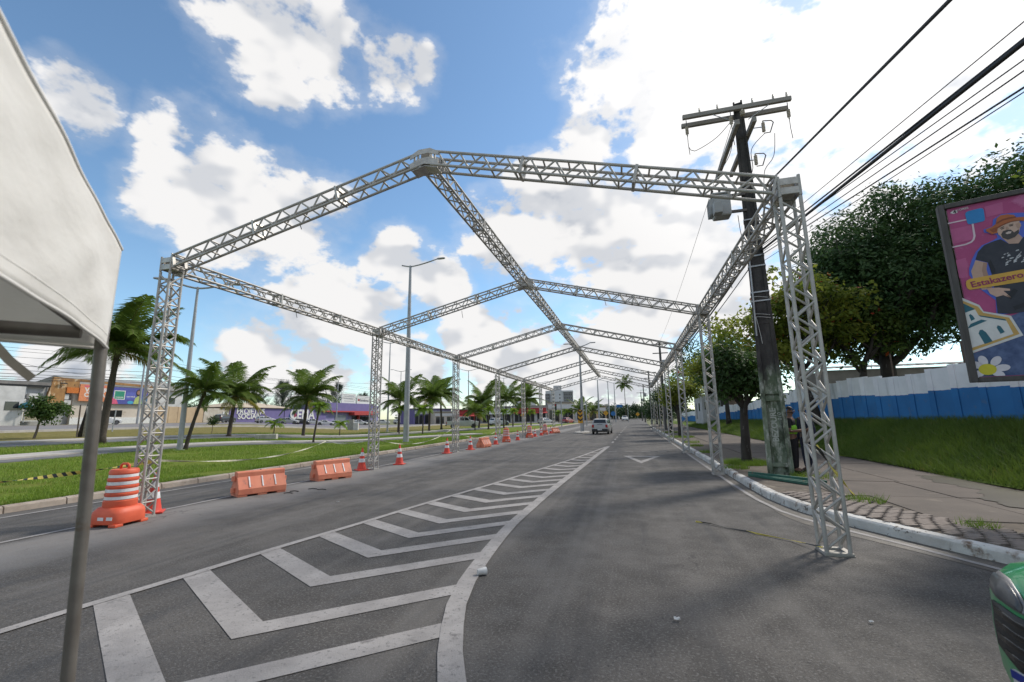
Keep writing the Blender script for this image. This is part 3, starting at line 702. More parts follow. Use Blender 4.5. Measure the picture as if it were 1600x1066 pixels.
for i, (x, y, lb) in enumerate(cones):
    o = cone if i == 0 else copy_tree(cone)
    o.location = (x, y, 0); o.rotation_euler = (random.uniform(-.02, .02), random.uniform(-.02, .02), random.uniform(0, 1.5)); tag(o, lb, 'traffic cone', 'red and white cones along the lane line')

# ---------------------------------------------------------------- the white tent at the left edge
canvas = mk('white_canvas', (.87, .855, .82), .7, (.81, .79, .75), 2.2, bump=.3, bscale=5, trans=.26, stretch=(1, 1, 2.2), spots=[((.60, .555, .49), 2.0, .62, .14), ((.40, .34, .27), 12, .69, .05)])
tent_steel = mk('tent_tube', (.20, .185, .165), .5, (.12, .105, .09), 4, metal=.5, bump=.1, spots=[((.14, .11, .085), 9, .60, .08)])
strap_m = mk('dirty_strap', (.44, .40, .35), .8, (.34, .30, .25), 9)
tent = empty('canopy_tent', (-1.87, 1.13, 0), 0, 'white canvas canopy tent corner on a steel tube at the left edge', 'tent')
e1 = V(.759, -.651, 0); e2 = V(-.651, -.759, 0)          # along the two eaves from the corner
def tent_side(d, out, length, name):
    mb = MB(); n, m_ = 70, 20; rows = []
    for i in range(n+1):
        u = length*i/n; row = []
        for k in range(m_+1):
            v = k/m_
            w = .010*math.sin(u*3.1+v*2.1)*v+.0018*math.sin(u*9+v*9)+.0015*math.sin(u*17-v*14)+.02*math.exp(-((u-.40-.25*v)/.12)**2)*v*(1-v)*2
            w *= min(1, u/.25); p = d*u + out*(w+.014) + V(0, 0, 2.36-.385*v+.012*math.sin(u*3.0)*v)
            row.append(p)
        rows.append(row)
    for a, b in zip(rows, rows[1:]):
        for k in range(m_): mb.quad(a[k], b[k], b[k+1], a[k+1])
    o = mb.build(name, canvas, tent, smooth=True); md = o.modifiers.new('solid', 'SOLIDIFY'); md.thickness = .003
    for k_, nm, r_ in ((m_, 'hem', .0055), (m_-2, 'hem_stitching', .0022), (0, 'eave_seam', .006)): MB().path([r[k_]+out*.002 for r in rows], r_, 6).build(nm, canvas, tent, smooth=True)
    return o
tent_side(e1, -e2, 3.0, 'valance'); tent_side(e2, -e1, 3.0, 'valance')
apex = e1*1.5+e2*1.5+V(0, 0, 3.35); mb = MB()
cs = [V(0, 0, 2.37), e1*3+V(0, 0, 2.37), e1*3+e2*3+V(0, 0, 2.37), e2*3+V(0, 0, 2.37)]
nR = 10
for k in range(4):
    a, b = cs[k], cs[(k+1) % 4]
    for i in range(nR):
        for j in range(nR):
            def pt(s_, t_):
                base = a.lerp(b, s_); q = base.lerp(apex, t_); q.z -= .16*math.sin(math.pi*t_)*(1-t_*.3); return q
            mb.quad(pt(i/nR, j/nR), pt((i+1)/nR, j/nR), pt((i+1)/nR, (j+1)/nR), pt(i/nR, (j+1)/nR))
mb.build('roof', canvas, tent, smooth=True)
for p in (V(0, 0, 0), e2*2.92, e1*2.92, e1*2.92+e2*2.92):
    q = p+(e1+e2)*(.012 if p.length < .1 else .05); MB().path([(q.x+.115, q.y+.03, .005), (q.x+.06, q.y+.015, 1.1), (q.x, q.y, 2.34)], [.0195, .0185, .0195], 16).build('pole', tent_steel, tent, smooth=40)
q0 = e1*.05+e2*.05
MB().tube(q0+V(0, 0, 2.02), q0+e2*2.9+V(0, 0, 2.02), .022, n=12).build('crossbar', tent_steel, tent, smooth=40)
MB().tube(q0+V(0, 0, 2.05), q0+e1*2.9+V(0, 0, 2.05), .022, n=12).build('crossbar', tent_steel, tent, smooth=40)
def strap(name, pts, w):
    return ribbon(name, pts, w, strap_m, .04, parent=tent)
s0 = q0+e2*.22+V(0, 0, 2.05); strap('strap', [s0, s0+V(.0, 0, -.06), s0+V(.05, .04, -.14), s0+V(.10, .08, -.20)], .026)
s0 = q0+e2*.75+V(0, 0, 2.06); strap('strap', [s0, s0+V(.0, .01, -.10), s0+V(.005, .02, -.2), s0+V(.0, .02, -.31)], .035)
# ---------------------------------------------------------------- painted wall on the embankment
def wall_mat():
    m = bpy.data.materials.new('white_over_blue_paint'); m.use_nodes = True; nt = m.node_tree; N = nt.nodes; L = nt.links; b = N['Principled BSDF']; b.inputs['Roughness'].default_value = .75
    tc = N.new('ShaderNodeTexCoord'); sx = N.new('ShaderNodeSeparateXYZ'); L.new(tc.outputs['Generated'], sx.inputs[0])
    g = N.new('ShaderNodeNewGeometry')
    def noise(sc, det=5, st=(1, 1, 1)):
        mp = N.new('ShaderNodeMapping'); mp.inputs['Scale'].default_value = st; L.new(g.outputs['Position'], mp.inputs['Vector'])
        n = N.new('ShaderNodeTexNoise'); n.inputs['Scale'].default_value = sc; n.inputs['Detail'].default_value = det; L.new(mp.outputs[0], n.inputs['Vector']); return n.outputs['Fac']
    def rng(x, p, q, c=0., d=1.):
        n = N.new('ShaderNodeMapRange'); L.new(x, n.inputs['Value']); n.inputs['From Min'].default_value = p; n.inputs['From Max'].default_value = q; n.inputs['To Min'].default_value = c; n.inputs['To Max'].default_value = d; return n.outputs[0]
    def mix(f, A, B):
        n = N.new('ShaderNodeMix'); n.data_type = 'RGBA'; L.new(f, n.inputs['Factor'])
        for k, v in (('A', A), ('B', B)):
            if isinstance(v, tuple): n.inputs[k].default_value = (*v, 1)
            else: L.new(v, n.inputs[k])
        return n.outputs['Result']
    white = mix(rng(noise(1.5), .4, .7), (.84, .85, .86), (.72, .73, .74)); white = mix(rng(noise(3, 5, (1, 1, .15)), .56, .72, 0, .5), white, (.34, .34, .33))
    blue = mix(rng(noise(1.2), .4, .7), (.028, .185, .46), (.022, .145, .37)); blue = mix(rng(noise(4, 6), .60, .70, 0, .5), blue, (.10, .17, .27))
    wob = N.new('ShaderNodeMath'); wob.operation = 'MULTIPLY_ADD'; L.new(noise(6), wob.inputs[0]); wob.inputs[1].default_value = .02; L.new(sx.outputs['Z'], wob.inputs[2])
    L.new(mix(rng(wob.outputs[0], .662, .667), blue, white), b.inputs['Base Color']); return m
wall_paint = wall_mat()
wall = empty('boundary_wall', (10, 6, 1.3), 0, 'long concrete panel wall painted white above blue along the grass bank', 'wall')
pm = MB().box((0, 0, .5), (.09, 1.0, 1.0)).mesh('wall_panel'); pm.materials.append(wall_paint)
rm = MB().box((0, 0, .5), (.22, .17, 1.0)).mesh('wall_rib'); rm.materials.append(wall_paint)
y = 4.6; k = 0
while y < 96:
    w = 1.12 if y < 50 else 1.9
    base = interp([(0, 1.36), (17, 1.33), (46, 1.0), (85, .5), (110, .3)], y)-.35; top = interp([(0, 2.95), (14, 3.0), (25, 3.2), (47, 2.62), (85, 2.03), (110, 1.8)], y)+.09*math.floor(2.2*math.sin(y*.9)+.5)*.5+random.uniform(-.02, .02)
    o = link('wall_panel', pm, None, wall, (10.05, y+w/2, base)); o.matrix_parent_inverse = Matrix.Translation((-10, -6, -1.3)); o.scale = (1, w*.90, top-base); o.rotation_euler = (0, 0, .20)
    o = link('wall_rib', rm, None, wall, (9.95, y+w*.985, base)); o.matrix_parent_inverse = Matrix.Translation((-10, -6, -1.3)); o.scale = (1, 1, top-base+.012); o.rotation_euler = (0, 0, .5)
    y += w; k += 1

# buildings behind the wall
plaster_white = mk('white_plaster', (.56, .56, .55), .85, (.44, .44, .43), .8, bump=.1, spots=[((.28, .27, .25), 1.2, .62, .1)])
pink_plaster = mk('stained_pink_plaster', (.46, .36, .34), .9, (.36, .27, .25), .9, spots=[((.22, .17, .15), .9, .58, .12)])
tile_roof = mk('grey_roof_sheet', (.19, .18, .17), .85, (.13, .125, .12), 1.5)
gh = empty('gatehouse', (9.6, 60, .7), 0, 'small white gatehouse with dark sloped roof behind the blue wall', 'building')
MB().box((0, 0, 1.6), (2.6, 6.5, 3.6)).build('wall', plaster_white, gh)
MB().prism([(-1.7, 3.35), (1.6, 4.15), (1.6, 4.3), (-1.7, 3.5)], (0, -3.6, 0), (1, 0, 0), (0, 0, 1), (0, 1, 0), 7.2).build('roof', tile_roof, gh)
MB().box((-1.305, -1.0, 1.9), (.03, .9, 1.0)).build('window', glass_dark, gh); MB().box((-1.305, 1.5, 1.4), (.03, .9, 2.0)).build('door', mk('grey_door', (.25, .25, .25), .6), gh)
MB().box((-.8, -3.262, 2.0), (.5, .03, .9)).build('window', glass_dark, gh)
pk = MB().prism([(-1.6, 0), (1.6, 0), (1.6, 5.6), (-1.6, 6.7)], (11.2, 57.5, .4), (1, 0, 0), (0, 0, 1), (0, 1, 0), 5).build('pink_building', pink_plaster); tag(pk, 'windowless stained pink plaster block rising behind the wall', 'building')
yd = empty('yard_shed', (27, 50, 1), 0, 'low weathered shed with rippled roof behind the wall under the dark tree', 'building')
MB().box((1.5, 0, 1.9), (22, 8, 5.2)).build('wall', mk('shed_wall', (.22, .20, .18), .9, (.15, .135, .12), .7), yd)
mb = MB(); n = 60
for i in range(n):
    x0 = -9.8+i*.38; z0 = 4.62+.10*(i % 2); z1 = 4.62+.10*((i+1) % 2)
    mb.quad((x0, -4.4, z0), (x0+.38, -4.4, z1), (x0+.38, 4.4, z1+.9), (x0, 4.4, z0+.9))
mb.build('roof', tile_roof, yd)
fm = mk('rusty_fence_pipe', (.14, .10, .075), .8)
for i, (x, y, h) in enumerate(((14.6, 24, 4.8), (17.2, 24.5, 5.3), (20.5, 25, 5.6), (11.6, 23.5, 4.3))):
    tag(MB().path([(x, y, 1.2), (x, y, h)], .035, 8).build('fence_post', fm), ['thin rusty post nearest the big tree trunk behind the wall', 'thin rusty post in the middle of the sky gap', 'thin rusty post close to the billboard edge', 'thin rusty post hidden among the almond leaves'][i], 'post', 'rusty posts behind the wall')

# ---------------------------------------------------------------- utility pole
def pole_mat():
    m = bpy.data.materials.new('mossy_concrete'); m.use_nodes = True; nt = m.node_tree; N = nt.nodes; L = nt.links; b = N['Principled BSDF']; b.inputs['Roughness'].default_value = .9
    g = N.new('ShaderNodeNewGeometry'); sx = N.new('ShaderNodeSeparateXYZ'); L.new(g.outputs['Position'], sx.inputs[0])
    def noise(sc, st=(1, 1, .4)):
        mp = N.new('ShaderNodeMapping'); mp.inputs['Scale'].default_value = st; L.new(g.outputs['Position'], mp.inputs['Vector'])
        n = N.new('ShaderNodeTexNoise'); n.inputs['Scale'].default_value = sc; n.inputs['Detail'].default_value = 8; n.inputs['Roughness'].default_value = .68; L.new(mp.outputs[0], n.inputs['Vector']); return n.outputs['Fac']
    def rng(x, p, q, c=0., d=1.):
        n = N.new('ShaderNodeMapRange'); L.new(x, n.inputs['Value']); n.inputs['From Min'].default_value = p; n.inputs['From Max'].default_value = q; n.inputs['To Min'].default_value = c; n.inputs['To Max'].default_value = d; return n.outputs[0]
    def mix(f, A, B):
        n = N.new('ShaderNodeMix'); n.data_type = 'RGBA'; L.new(f, n.inputs['Factor'])
        for k, v in (('A', A), ('B', B)):
            if isinstance(v, tuple): n.inputs[k].default_value = (*v, 1)
            else: L.new(v, n.inputs[k])
        return n.outputs['Result']
    dark = mix(rng(noise(5), .4, .7), (.030, .028, .027), (.075, .07, .066))
    moss = mix(rng(noise(4), .40, .60), (.20, .235, .175), (.085, .115, .07)); moss = mix(rng(noise(7), .50, .62), moss, (.36, .38, .33)); moss = mix(rng(noise(3), .55, .66), moss, (.045, .05, .035))
    lim = N.new('ShaderNodeMath'); lim.operation = 'MULTIPLY_ADD'; L.new(noise(3), lim.inputs[0]); lim.inputs[1].default_value = 1.0; L.new(sx.outputs['Z'], lim.inputs[2])
    L.new(mix(rng(lim.outputs[0], 3.15, 3.5), moss, dark), b.inputs['Base Color'])
    bp = N.new('ShaderNodeBump'); bp.inputs['Strength'].default_value = .5; bp.inputs['Distance'].default_value = .02; L.new(noise(18, (1, 1, 1)), bp.inputs['Height']); L.new(bp.outputs[0], b.inputs['Normal'])
    return m
pole_m = pole_mat()
PX, PY = 3.66, 13.07
pole = empty('utility_pole', (PX, PY, 0), rad(-14), 'tall dark concrete power pole, mossy below, with crossarms and transformer', 'utility pole')
PH = 10.95
def pw(z): return .30-.175*z/PH          # half width
def pd(z): return .20-.105*z/PH          # half depth
def tapered(x0f, x1f, y0f, y1f, z0, z1, name, mat=pole_m, par=pole, bevel=.01):
    r = []
    for z in (z0, z1):
        r.append([V(x0f*pw(z), y0f*pd(z), z), V(x1f*pw(z), y0f*pd(z), z), V(x1f*pw(z), y1f*pd(z), z), V(x0f*pw(z), y1f*pd(z), z)])
    return MB().loft(r).build(name, mat, par, bevel=bevel)
web = tapered(-.62, .62, -.35, .35, .05, PH-.02, 'web')
tapered(-1, -.6, -1, 1, .02, PH, 'flange'); tapered(.6, 1, -1, 1, .02, PH, 'flange')
for z0, z1 in ((.02, .20), (.34, .44), (2.02, 2.14), (4.1, 4.22), (6.1, 6.2), (8.0, 8.1), (9.7, 10.0)): tapered(-.61, .61, -.90, .90, z0, z1, 'rib')
tapered(-.61, .61, -.80, .80, 2.2, PH-.3, 'infill')
wood = mk('weathered_crossarm', (.34, .32, .295), .85, (.22, .205, .19), 3, stretch=(.3, 3, 3), bump=.3)
arm_rot = Matrix.Rotation(rad(14), 3, 'Z')      # crossarms square to the street
def wl(p): return arm_rot @ V(*p)               # street-aligned offset -> pole-local
for yy, zz in ((-.17, 10.66), (.17, 10.60)):
    MB().box(wl((-.12, yy, zz)), (2.95, .10, .13), arm_rot).build('crossarm', wood, pole, bevel=.008)
for xx in (-.27, .16):
    MB().box(wl((xx, .7, 9.80)), (.11, 3.0, .15), arm_rot).build('crossarm', wood, pole, bevel=.008)
porc = mk('porcelain', (.50, .45, .38), .35, (.40, .35, .28), 6); iron = mk('cast_iron', (.09, .085, .08), .6, (.12, .10, .085), 7, metal=.4)
def insulator(p, up=1, n=4, r=.055, name='insulator'):
    prof = [(.018, 0)]
    for i in range(n): prof += [(r, .02+i*.05), (r*.95, .035+i*.05), (.024, .045+i*.05)]
    prof += [(.018, .06+n*.05)]
    prof = [(a, b*up) for a, b in prof]
    return MB().lathe(prof, 12, p).build(name, porc, pole, smooth=40)
ends = [(-1.5, -.17), (1.24, -.17), (-.35, -.17), (.55, -.17)]
for x, yy in ends[:2] + [(-.30, -.30)]:
    p = wl((x, yy, 10.55)); MB().path([p, p-V(0, 0, .22)], .012, 6).build('hook', iron, pole); insulator(p-V(0, 0, .22), -1, 5, .05); MB().path([p-V(0, 0, .52), p-V(0, 0, .80), p-V(-.02, 0, 1.15)], .009, 6).build('drop_lead', black_cable, pole)
for x in (-1.1, -.6, .35, .9, 1.25): insulator(wl((x, -.17, 10.73)), 1, 2, .03, 'pin_insulator')
insulator(wl((.02, -.30, 10.30)), 1, 3, .07)
for (x, z) in ((.72, 9.95), (.42, 8.95)):
    p = wl((x, -.1, z))
    c = insulator(p+wl((-.14, 0, -.16)), 1, 6, .05, 'fuse_insulator')
    MB().path([p+wl((-.14, 0, .2)), p+wl((.08, 0, .17)), p+wl((.13, 0, .10)), p+wl((.02, 0, -.2)), p+wl((-.14, 0, -.2))], .016, 6).build('fuse_holder', iron, pole)
    MB().path([p+wl((-.14, 0, 0)), p+wl((-.45, .05, .05))], .014, 6).build('fuse_bracket', iron, pole)
for s_ in (-1, 1): MB().path([wl((s_*.75, -.2, 10.56)), wl((s_*.18, -.22, 10.2))], .014, 6).build('arm_brace', galv, pole)
for z in (4.75, 5.0, 5.75, 6.05, 7.15): MB().loft([[V(a*(pw(zz)+.012), b*(pd(zz)+.012), zz) for a, b in ((-1, -1), (1, -1), (1, 1), (-1, 1))] for zz in (z-.018, z+.018)]).build('strap_band', galv, pole)
# transformer
tm = mk('transformer_grey', (.27, .275, .275), .5, (.34, .35, .35), 2, spots=[((.22, .20, .18), 4, .64, .1)])
tr = MB().box(wl((-.78, -.15, 7.60)), (.46, .42, .66), arm_rot).build('transformer', tm, pole, bevel=.05)
for i in range(6): MB().box(wl((-1.06, -.32+i*.07, 7.58)), (.12, .02, .46), arm_rot).build('cooling_fin', tm, tr)
MB().box(wl((-.78, -.15, 7.95)), (.50, .46, .05), arm_rot).build('lid', tm, tr, bevel=.012)
MB().box(wl((-.95, -.50, 7.42)), (.22, .26, .34), arm_rot).build('switch_box', tm, tr, bevel=.02)
for x in (-1.0, -.8, -.6): MB().lathe([(.05, 0), (.035, .05), (.05, .08), (.03, .12), (.04, .15), (.012, .24)], 10, wl((x+.02, -.15, 7.975))).build('bushing', iron, tr, smooth=40)
for zz in (7.45, 7.95): MB().box(wl((-.38, -.10, zz)), (.55, .07, .07), arm_rot).build('bracket', iron, pole)
for pts in ([(-1.5, -.24, 9.6), (-1.35, -.2, 9.45), (-.75, -.1, 9.75), (-.3, 0, 10.2)], [(-.3, -.3, 9.6), (-.45, -.3, 9.1), (-.75, -.2, 8.6), (-.8, -.15, 8.4)], [(.6, -.1, 9.75), (.2, -.2, 9.3), (.15, -.3, 8.6), (-.3, -.3, 8.25)], [(-.3, .1, 7.4), (-.28, -.2, 6.9), (-.2, -.32, 6.3), (-.12, -.3, 5.6)], [(.85, -.1, 9.7), (.75, -.1, 9.0), (.48, -.1, 8.6), (.4, -.1, 8.1), (.32, -.05, 7.6)]):
    c = curve_pts([(p[0], p[2]) for p in pts], .12); ys_ = [pts[0][1]]*len(c)
    MB().path([wl((q[0], pts[0][1], q[1])) for q in c], .010, 5).build('jumper_cable', black_cable, pole)
MB().path([wl((-.24, -.30, 6.0)), wl((-.265, -.31, 4.6)), wl((-.28, -.31, 3.75))], .02, 7).build('conduit', galv, pole)
w_tie = mk('white_rope', (.6, .6, .58), .8)
for z in (4.28, 4.36, 4.85): 
    ring = [V(math.cos(a)*(pw(z)+.02)*1.08, math.sin(a)*(pd(z)+.03)*1.1, z+.03*math.sin(a*2)) for a in np.linspace(0, 2*math.pi, 17)]; MB().path(ring, .008, 5).build('rope_tie', w_tie, pole)
MB().path([V(-.16, -.22, 4.3), V(-.13, -.25, 4.05), V(-.10, -.24, 3.8), V(-.08, -.24, 3.55)], .007, 5).build('rope_tie', w_tie, pole)
# stencilled lettering in the recess, reading upwards
def text_mesh(body, size, name, mat, parent, mw, bold=0., align='CENTER', depth=.0008, spacing=1.0):
    cu = bpy.data.curves.new('letters', 'FONT'); cu.body = body; cu.size = size; cu.offset = bold; cu.extrude = depth; cu.align_x = align; cu.align_y = 'CENTER'; cu.space_character = spacing; cu.resolution_u = 3
    to = bpy.data.objects.new('letters', cu); col.objects.link(to); dg = bpy.context.evaluated_depsgraph_get(); me = bpy.data.meshes.new_from_object(to.evaluated_get(dg)); bpy.data.objects.remove(to)
    me.materials.clear(); me.materials.append(mat); o = bpy.data.objects.new(name, me); col.objects.link(o)
    o.parent = parent; o.matrix_local = mw; return o
def basis(o, ex, ey, ez): return Matrix(((ex[0], ey[0], ez[0], o[0]), (ex[1], ey[1], ez[1], o[1]), (ex[2], ey[2], ez[2], o[2]), (0, 0, 0, 1)))
stencil = mk('stencil_paint', (.52, .54, .50), .9, (.30, .33, .28), 14, spots=[((.10, .12, .08), 20, .60, .05)])
def on_web(x, z, dz=.006): return (x, -.35*pd(z)-dz, z)
text_mesh('BEZOURE', .20, 'lettering', stencil, pole, basis(on_web(-.02, 1.40), (0, 0, 1), (-1, 0, 0), (0, -1, 0)), .006, spacing=1.0)
text_mesh('0/0', .13, 'lettering', stencil, pole, basis(on_web(.12, 1.62), (0, 0, 1), (-1, 0, 0), (0, -1, 0)), .003, spacing=1.3)

# ---------------------------------------------------------------- overhead cables on the right
def cable(a, b, r, s, label, n=20, group='overhead cables over the right kerb', mat=black_cable):
    o = MB().path(sag(a, b, s, n), r, 6).build('overhead_cable', mat, smooth=True); tag(o, label, 'cable', group); return o
S0 = V(3.76, 13.0, 6.17)
def beyond(a, m, k=2.2): a, m = V(*a), V(*m); return tuple(a+(m-a)*k)
cable((4.25, 13.0, 8.25), beyond((4.25, 13.0, 8.25), (3.53, 5, 5.99), 2.2), .024, .0, 'single thick black cable rising alone above the billboard side of the sky')
defs = [(66, (4.03, 5.0, 5.33), .030, 'thickest black cable bundle running from the pole to the upper right'), (34, (4.07, 5.0, 5.56), .007, 'thin cable just above the thickest bundle at the right'), (93, (4.0, 5.0, 5.14), .008, 'thin cable just below the thickest bundle at the right'), (111, (3.98, 5.0, 5.02), .009, 'upper of the paired cables below the bundle'), (136, (3.95, 5.0, 4.84), .012, 'dark cable lowest but one above the big tree'), (144, (3.94, 5.0, 4.79), .007, 'lowest thin cable skimming the big tree crown')]
for i, (pyy, m_, r_, lb) in enumerate(defs):
    st = S0+V(.0, 0, [0, .34, .10, -.05, -.12, -.32][i]); cable(tuple(st), beyond(st, m_, 2.0), r_, 0.0, lb)
cable((3.74, 13.05, 6.3), beyond((3.74, 13.05, 6.3), (4.04, 5.0, 5.39), 2.0), .016, .02, 'second strand twisted with the thickest bundle')
# on towards the next poles
far_pole_xy = [(3.5, 50), (3.4, 80), (3.3, 112), (3.3, 140)]
for k, (z, r_) in enumerate(((6.17, .030), (6.3, .018), (10.7, .008), (5.9, .014))):
    cable((3.6, 13.2, z), (3.5, 50, z+.4 if z < 9 else 9.6), r_, .5, ['thick bundle sagging beside the right eave truss to the far pole', 'thin bundle above it running to the far pole', 'high line from the crossarm to the far pole', 'lowest line running to the far pole'][k])
fp_m = mk('far_pole_concrete', (.12, .115, .11), .9, (.08, .078, .075), 2)
for k, (x, y) in enumerate(far_pole_xy):
    p = empty('utility_pole', (x, y, 0), 0, ['dark power pole behind the sixth right truss leg', 'second dark power pole further along the right kerb', 'third power pole in the distance at the right kerb', 'farthest power pole before the distant trees'][k], 'utility pole', 'far power poles on the right')
    MB().path([(0, 0, 0), (0, 0, 9.7-.3*k)], [.17, .11], 8).build('shaft', fp_m, p, smooth=40)
    MB().box((0, -.15, 9.4-.3*k), (2.6, .10, .12)).build('crossarm', fp_m, p); MB().box((0, -.15, 8.4-.3*k), (1.6, .08, .10)).build('crossarm', fp_m, p)
    MB().lathe([(.25, 0), (.28, .05), (.28, .75), (.22, .85)], 10, (.38, 0, 6.8-.3*k)).build('transformer', tm, p, smooth=40)

# green painted bars lying by the pole
grn = mk('green_painted_steel', (.028, .12, .085), .55, (.02, .085, .06), 6, spots=[((.16, .075, .035), 7, .62, .06)])
for i, (a, b, r_, lb) in enumerate((((2.86, 12.85, .19), (3.95, 11.35, .22), .035, 'green steel tube on top of the loose pile at the pole foot'), ((2.80, 12.6, .17), (3.80, 11.15, .18), .035, 'green steel tube lying nearest the kerb at the pole foot'), ((3.05, 12.85, .17), (4.1, 11.5, .18), .03, 'green steel tube lying closest to the pole'), ((2.95, 12.3, .17), (3.75, 11.05, .17), .028, 'short green tube under the loose pile at the pole foot'))):
    d_ = (V(*b)-V(*a)).normalized(); sx_ = d_.cross(V(0, 0, 1)).normalized(); mb = MB()
    mb.loft([[V(*p)+sx_*(u*r_)+V(0, 0, v*r_) for u, v in ((-1, -1), (1, -1), (1, 1), (-1, 1))] for p in (a, b)]); tag(mb.build('steel_tube', grn, bevel=.006), lb, 'metal tube', 'green tubes by the pole')

# ---------------------------------------------------------------- billboard on the right
bb = empty('billboard', (5.57, 9.0, 0), math.atan2(-.327, .945), 'large magenta poster billboard with dark frame at the right edge', 'billboard')
board_m = mk('poster_paper_magenta', (.40, .065, .20), .6, (.34, .05, .165), 2.2, bump=.08, spots=[((.45, .13, .28), 1.3, .56, .05)])
wood_d = mk('dark_frame_wood', (.055, .05, .048), .7, (.085, .08, .078), 4, stretch=(3, 3, .4))
MB().box((4.55, .05, 3.73), (8.95, .06, 3.0)).build('panel', board_m, bb)
MB().box((-.005, .045, 3.735), (.085, .15, 3.16), taper=1).build('frame_bar', wood_d, bb, bevel=.01); MB().box((4.6, .045, 5.275), (9.12, .15, .085)).build('frame_bar', wood_d, bb, bevel=.01); MB().box((4.6, .045, 2.195), (9.12, .15, .08)).build('frame_bar', wood_d, bb, bevel=.01)
for x in (1.9, 4.2, 6.6, 8.8): MB().box((x, .17, 1.9), (.14, .14, 3.8)).build('leg', wood_d, bb)
def pr(name, pts, colr, lay, c2=None, par=None):
    m = mk('print_'+name, colr, .6, c2 or tuple(v*.88 for v in colr), 7, bump=.04)
    return MB().prism(pts, (0, .019-.0016*lay, 0), (1, 0, 0), (0, 0, 1), (0, -1, 0), .0012).build('printed_'+name, m, par or bb)
denim = [(.026, 2.245), (.036, 2.637), (.65, 2.876), (.562, 3.214), (.72, 3.272), (1.6, 3.4), (1.6, 2.245)]
pr('denim', denim, (.028, .055, .15), 1, (.085, .13, .26))
pr('outline', [(.405, 3.25), (.43, 3.50), (.28, 3.72), (.185, 3.986), (.200, 4.103), (.255, 4.25), (.32, 4.375), (.405, 4.47), (.53, 4.518), (.603, 4.56), (.601, 4.613), (.462, 4.69), (.466, 4.745), (.574, 4.772), (.60, 4.89), (.705, 4.955), (.84, 4.94), (1.0, 4.90), (1.5, 4.6), (1.6, 3.25)], (.075, .13, .56), 2)
pr('arm', [(.295, 4.23), (.427, 4.153), (.40, 4.045), (.42, 3.70), (.30, 3.70), (.222, 3.919), (.217, 4.049), (.259, 4.143)], (.50, .33, .26), 3)
pr('shirt', [(.296, 4.239), (.343, 4.366), (.432, 4.466), (.528, 4.502), (.633, 4.527), (.717, 4.421), (.823, 4.403), (.894, 4.503), (1.05, 4.45), (1.25, 4.30), (1.35, 3.28), (.556, 3.248), (.42, 3.276), (.44, 3.57), (.448, 3.942), (.433, 4.157)], (.018, .022, .036), 4, (.03, .034, .05))
pr('neck', [(.639, 4.568), (.717, 4.497), (.847, 4.565), (.879, 4.49), (.823, 4.403), (.717, 4.421)], (.47, .31, .25), 5)
pr('face', [(.612, 4.71), (.698, 4.77), (.79, 4.79), (.886, 4.79), (.885, 4.693), (.857, 4.596), (.798, 4.527), (.717, 4.497), (.66, 4.545), (.622, 4.607)], (.55, .38, .31), 6)
pr('beard', [(.650, 4.60), (.680, 4.655), (.73, 4.665), (.771, 4.655), (.80, 4.60), (.859, 4.64), (.852, 4.58), (.797, 4.519), (.717, 4.494), (.66, 4.54)], (.06, .05, .05), 7)
pr('smile', [(.700, 4.612), (.735, 4.632), (.775, 4.625), (.760, 4.595), (.72, 4.59)], (.62, .50, .46), 8)
pr('eye', [(.662, 4.695), (.700, 4.712), (.702, 4.698), (.665, 4.683)], (.05, .035, .03), 8); pr('eye', [(.765, 4.725), (.805, 4.732), (.806, 4.718), (.766, 4.712)], (.05, .035, .03), 8)
pr('nose', [(.722, 4.72), (.742, 4.72), (.755, 4.672), (.715, 4.668)], (.42, .27, .21), 8)
pr('hat', [(.488, 4.737), (.565, 4.76), (.616, 4.798), (.641, 4.895), (.692, 4.936), (.769, 4.931), (.842, 4.898), (.856, 4.851), (.944, 4.835), (.99, 4.80), (.93, 4.765), (.877, 4.789), (.79, 4.788), (.697, 4.755), (.626, 4.715), (.61, 4.636), (.547, 4.635), (.493, 4.693)], (.42, .12, .035), 9)
pr('eyebrow', [(.652, 4.715), (.700, 4.735), (.705, 4.724), (.655, 4.703)], (.05, .04, .035), 8); pr('eyebrow', [(.760, 4.745), (.812, 4.752), (.813, 4.741), (.760, 4.733)], (.05, .04, .035), 8)
pr('ear', [(.872, 4.735), (.892, 4.745), (.894, 4.69), (.876, 4.665)], (.46, .29, .22), 8)
pr('cheek_shade', [(.835, 4.74), (.884, 4.76), (.882, 4.69), (.856, 4.645), (.84, 4.68)], (.44, .28, .22), 7)
pr('hat_band', [(.622, 4.79), (.70, 4.832), (.78, 4.845), (.857, 4.842), (.857, 4.868), (.78, 4.874), (.70, 4.862), (.630, 4.822)], (.20, .05, .02), 10)
pr('brim_shade', [(.53, 4.72), (.626, 4.742), (.70, 4.775), (.80, 4.80), (.90, 4.795), (.877, 4.789), (.79, 4.788), (.697, 4.755), (.626, 4.715), (.60, 4.66), (.56, 4.665)], (.24, .06, .02), 10)
pr('arm_shade', [(.38, 4.17), (.427, 4.153), (.40, 4.045), (.42, 3.72), (.36, 3.72), (.345, 4.03)], (.36, .22, .17), 4)
pr('shirt_fold', [(.44, 4.15), (.47, 4.20), (.50, 4.02), (.49, 3.96), (.448, 3.96)], (.010, .012, .02), 6); pr('shirt_fold', [(.56, 3.55), (.66, 3.66), (.70, 3.62), (.60, 3.48)], (.010, .012, .02), 6); pr('shirt_fold', [(.60, 3.36), (.76, 3.42), (.80, 3.36), (.62, 3.30)], (.035, .04, .06), 6)
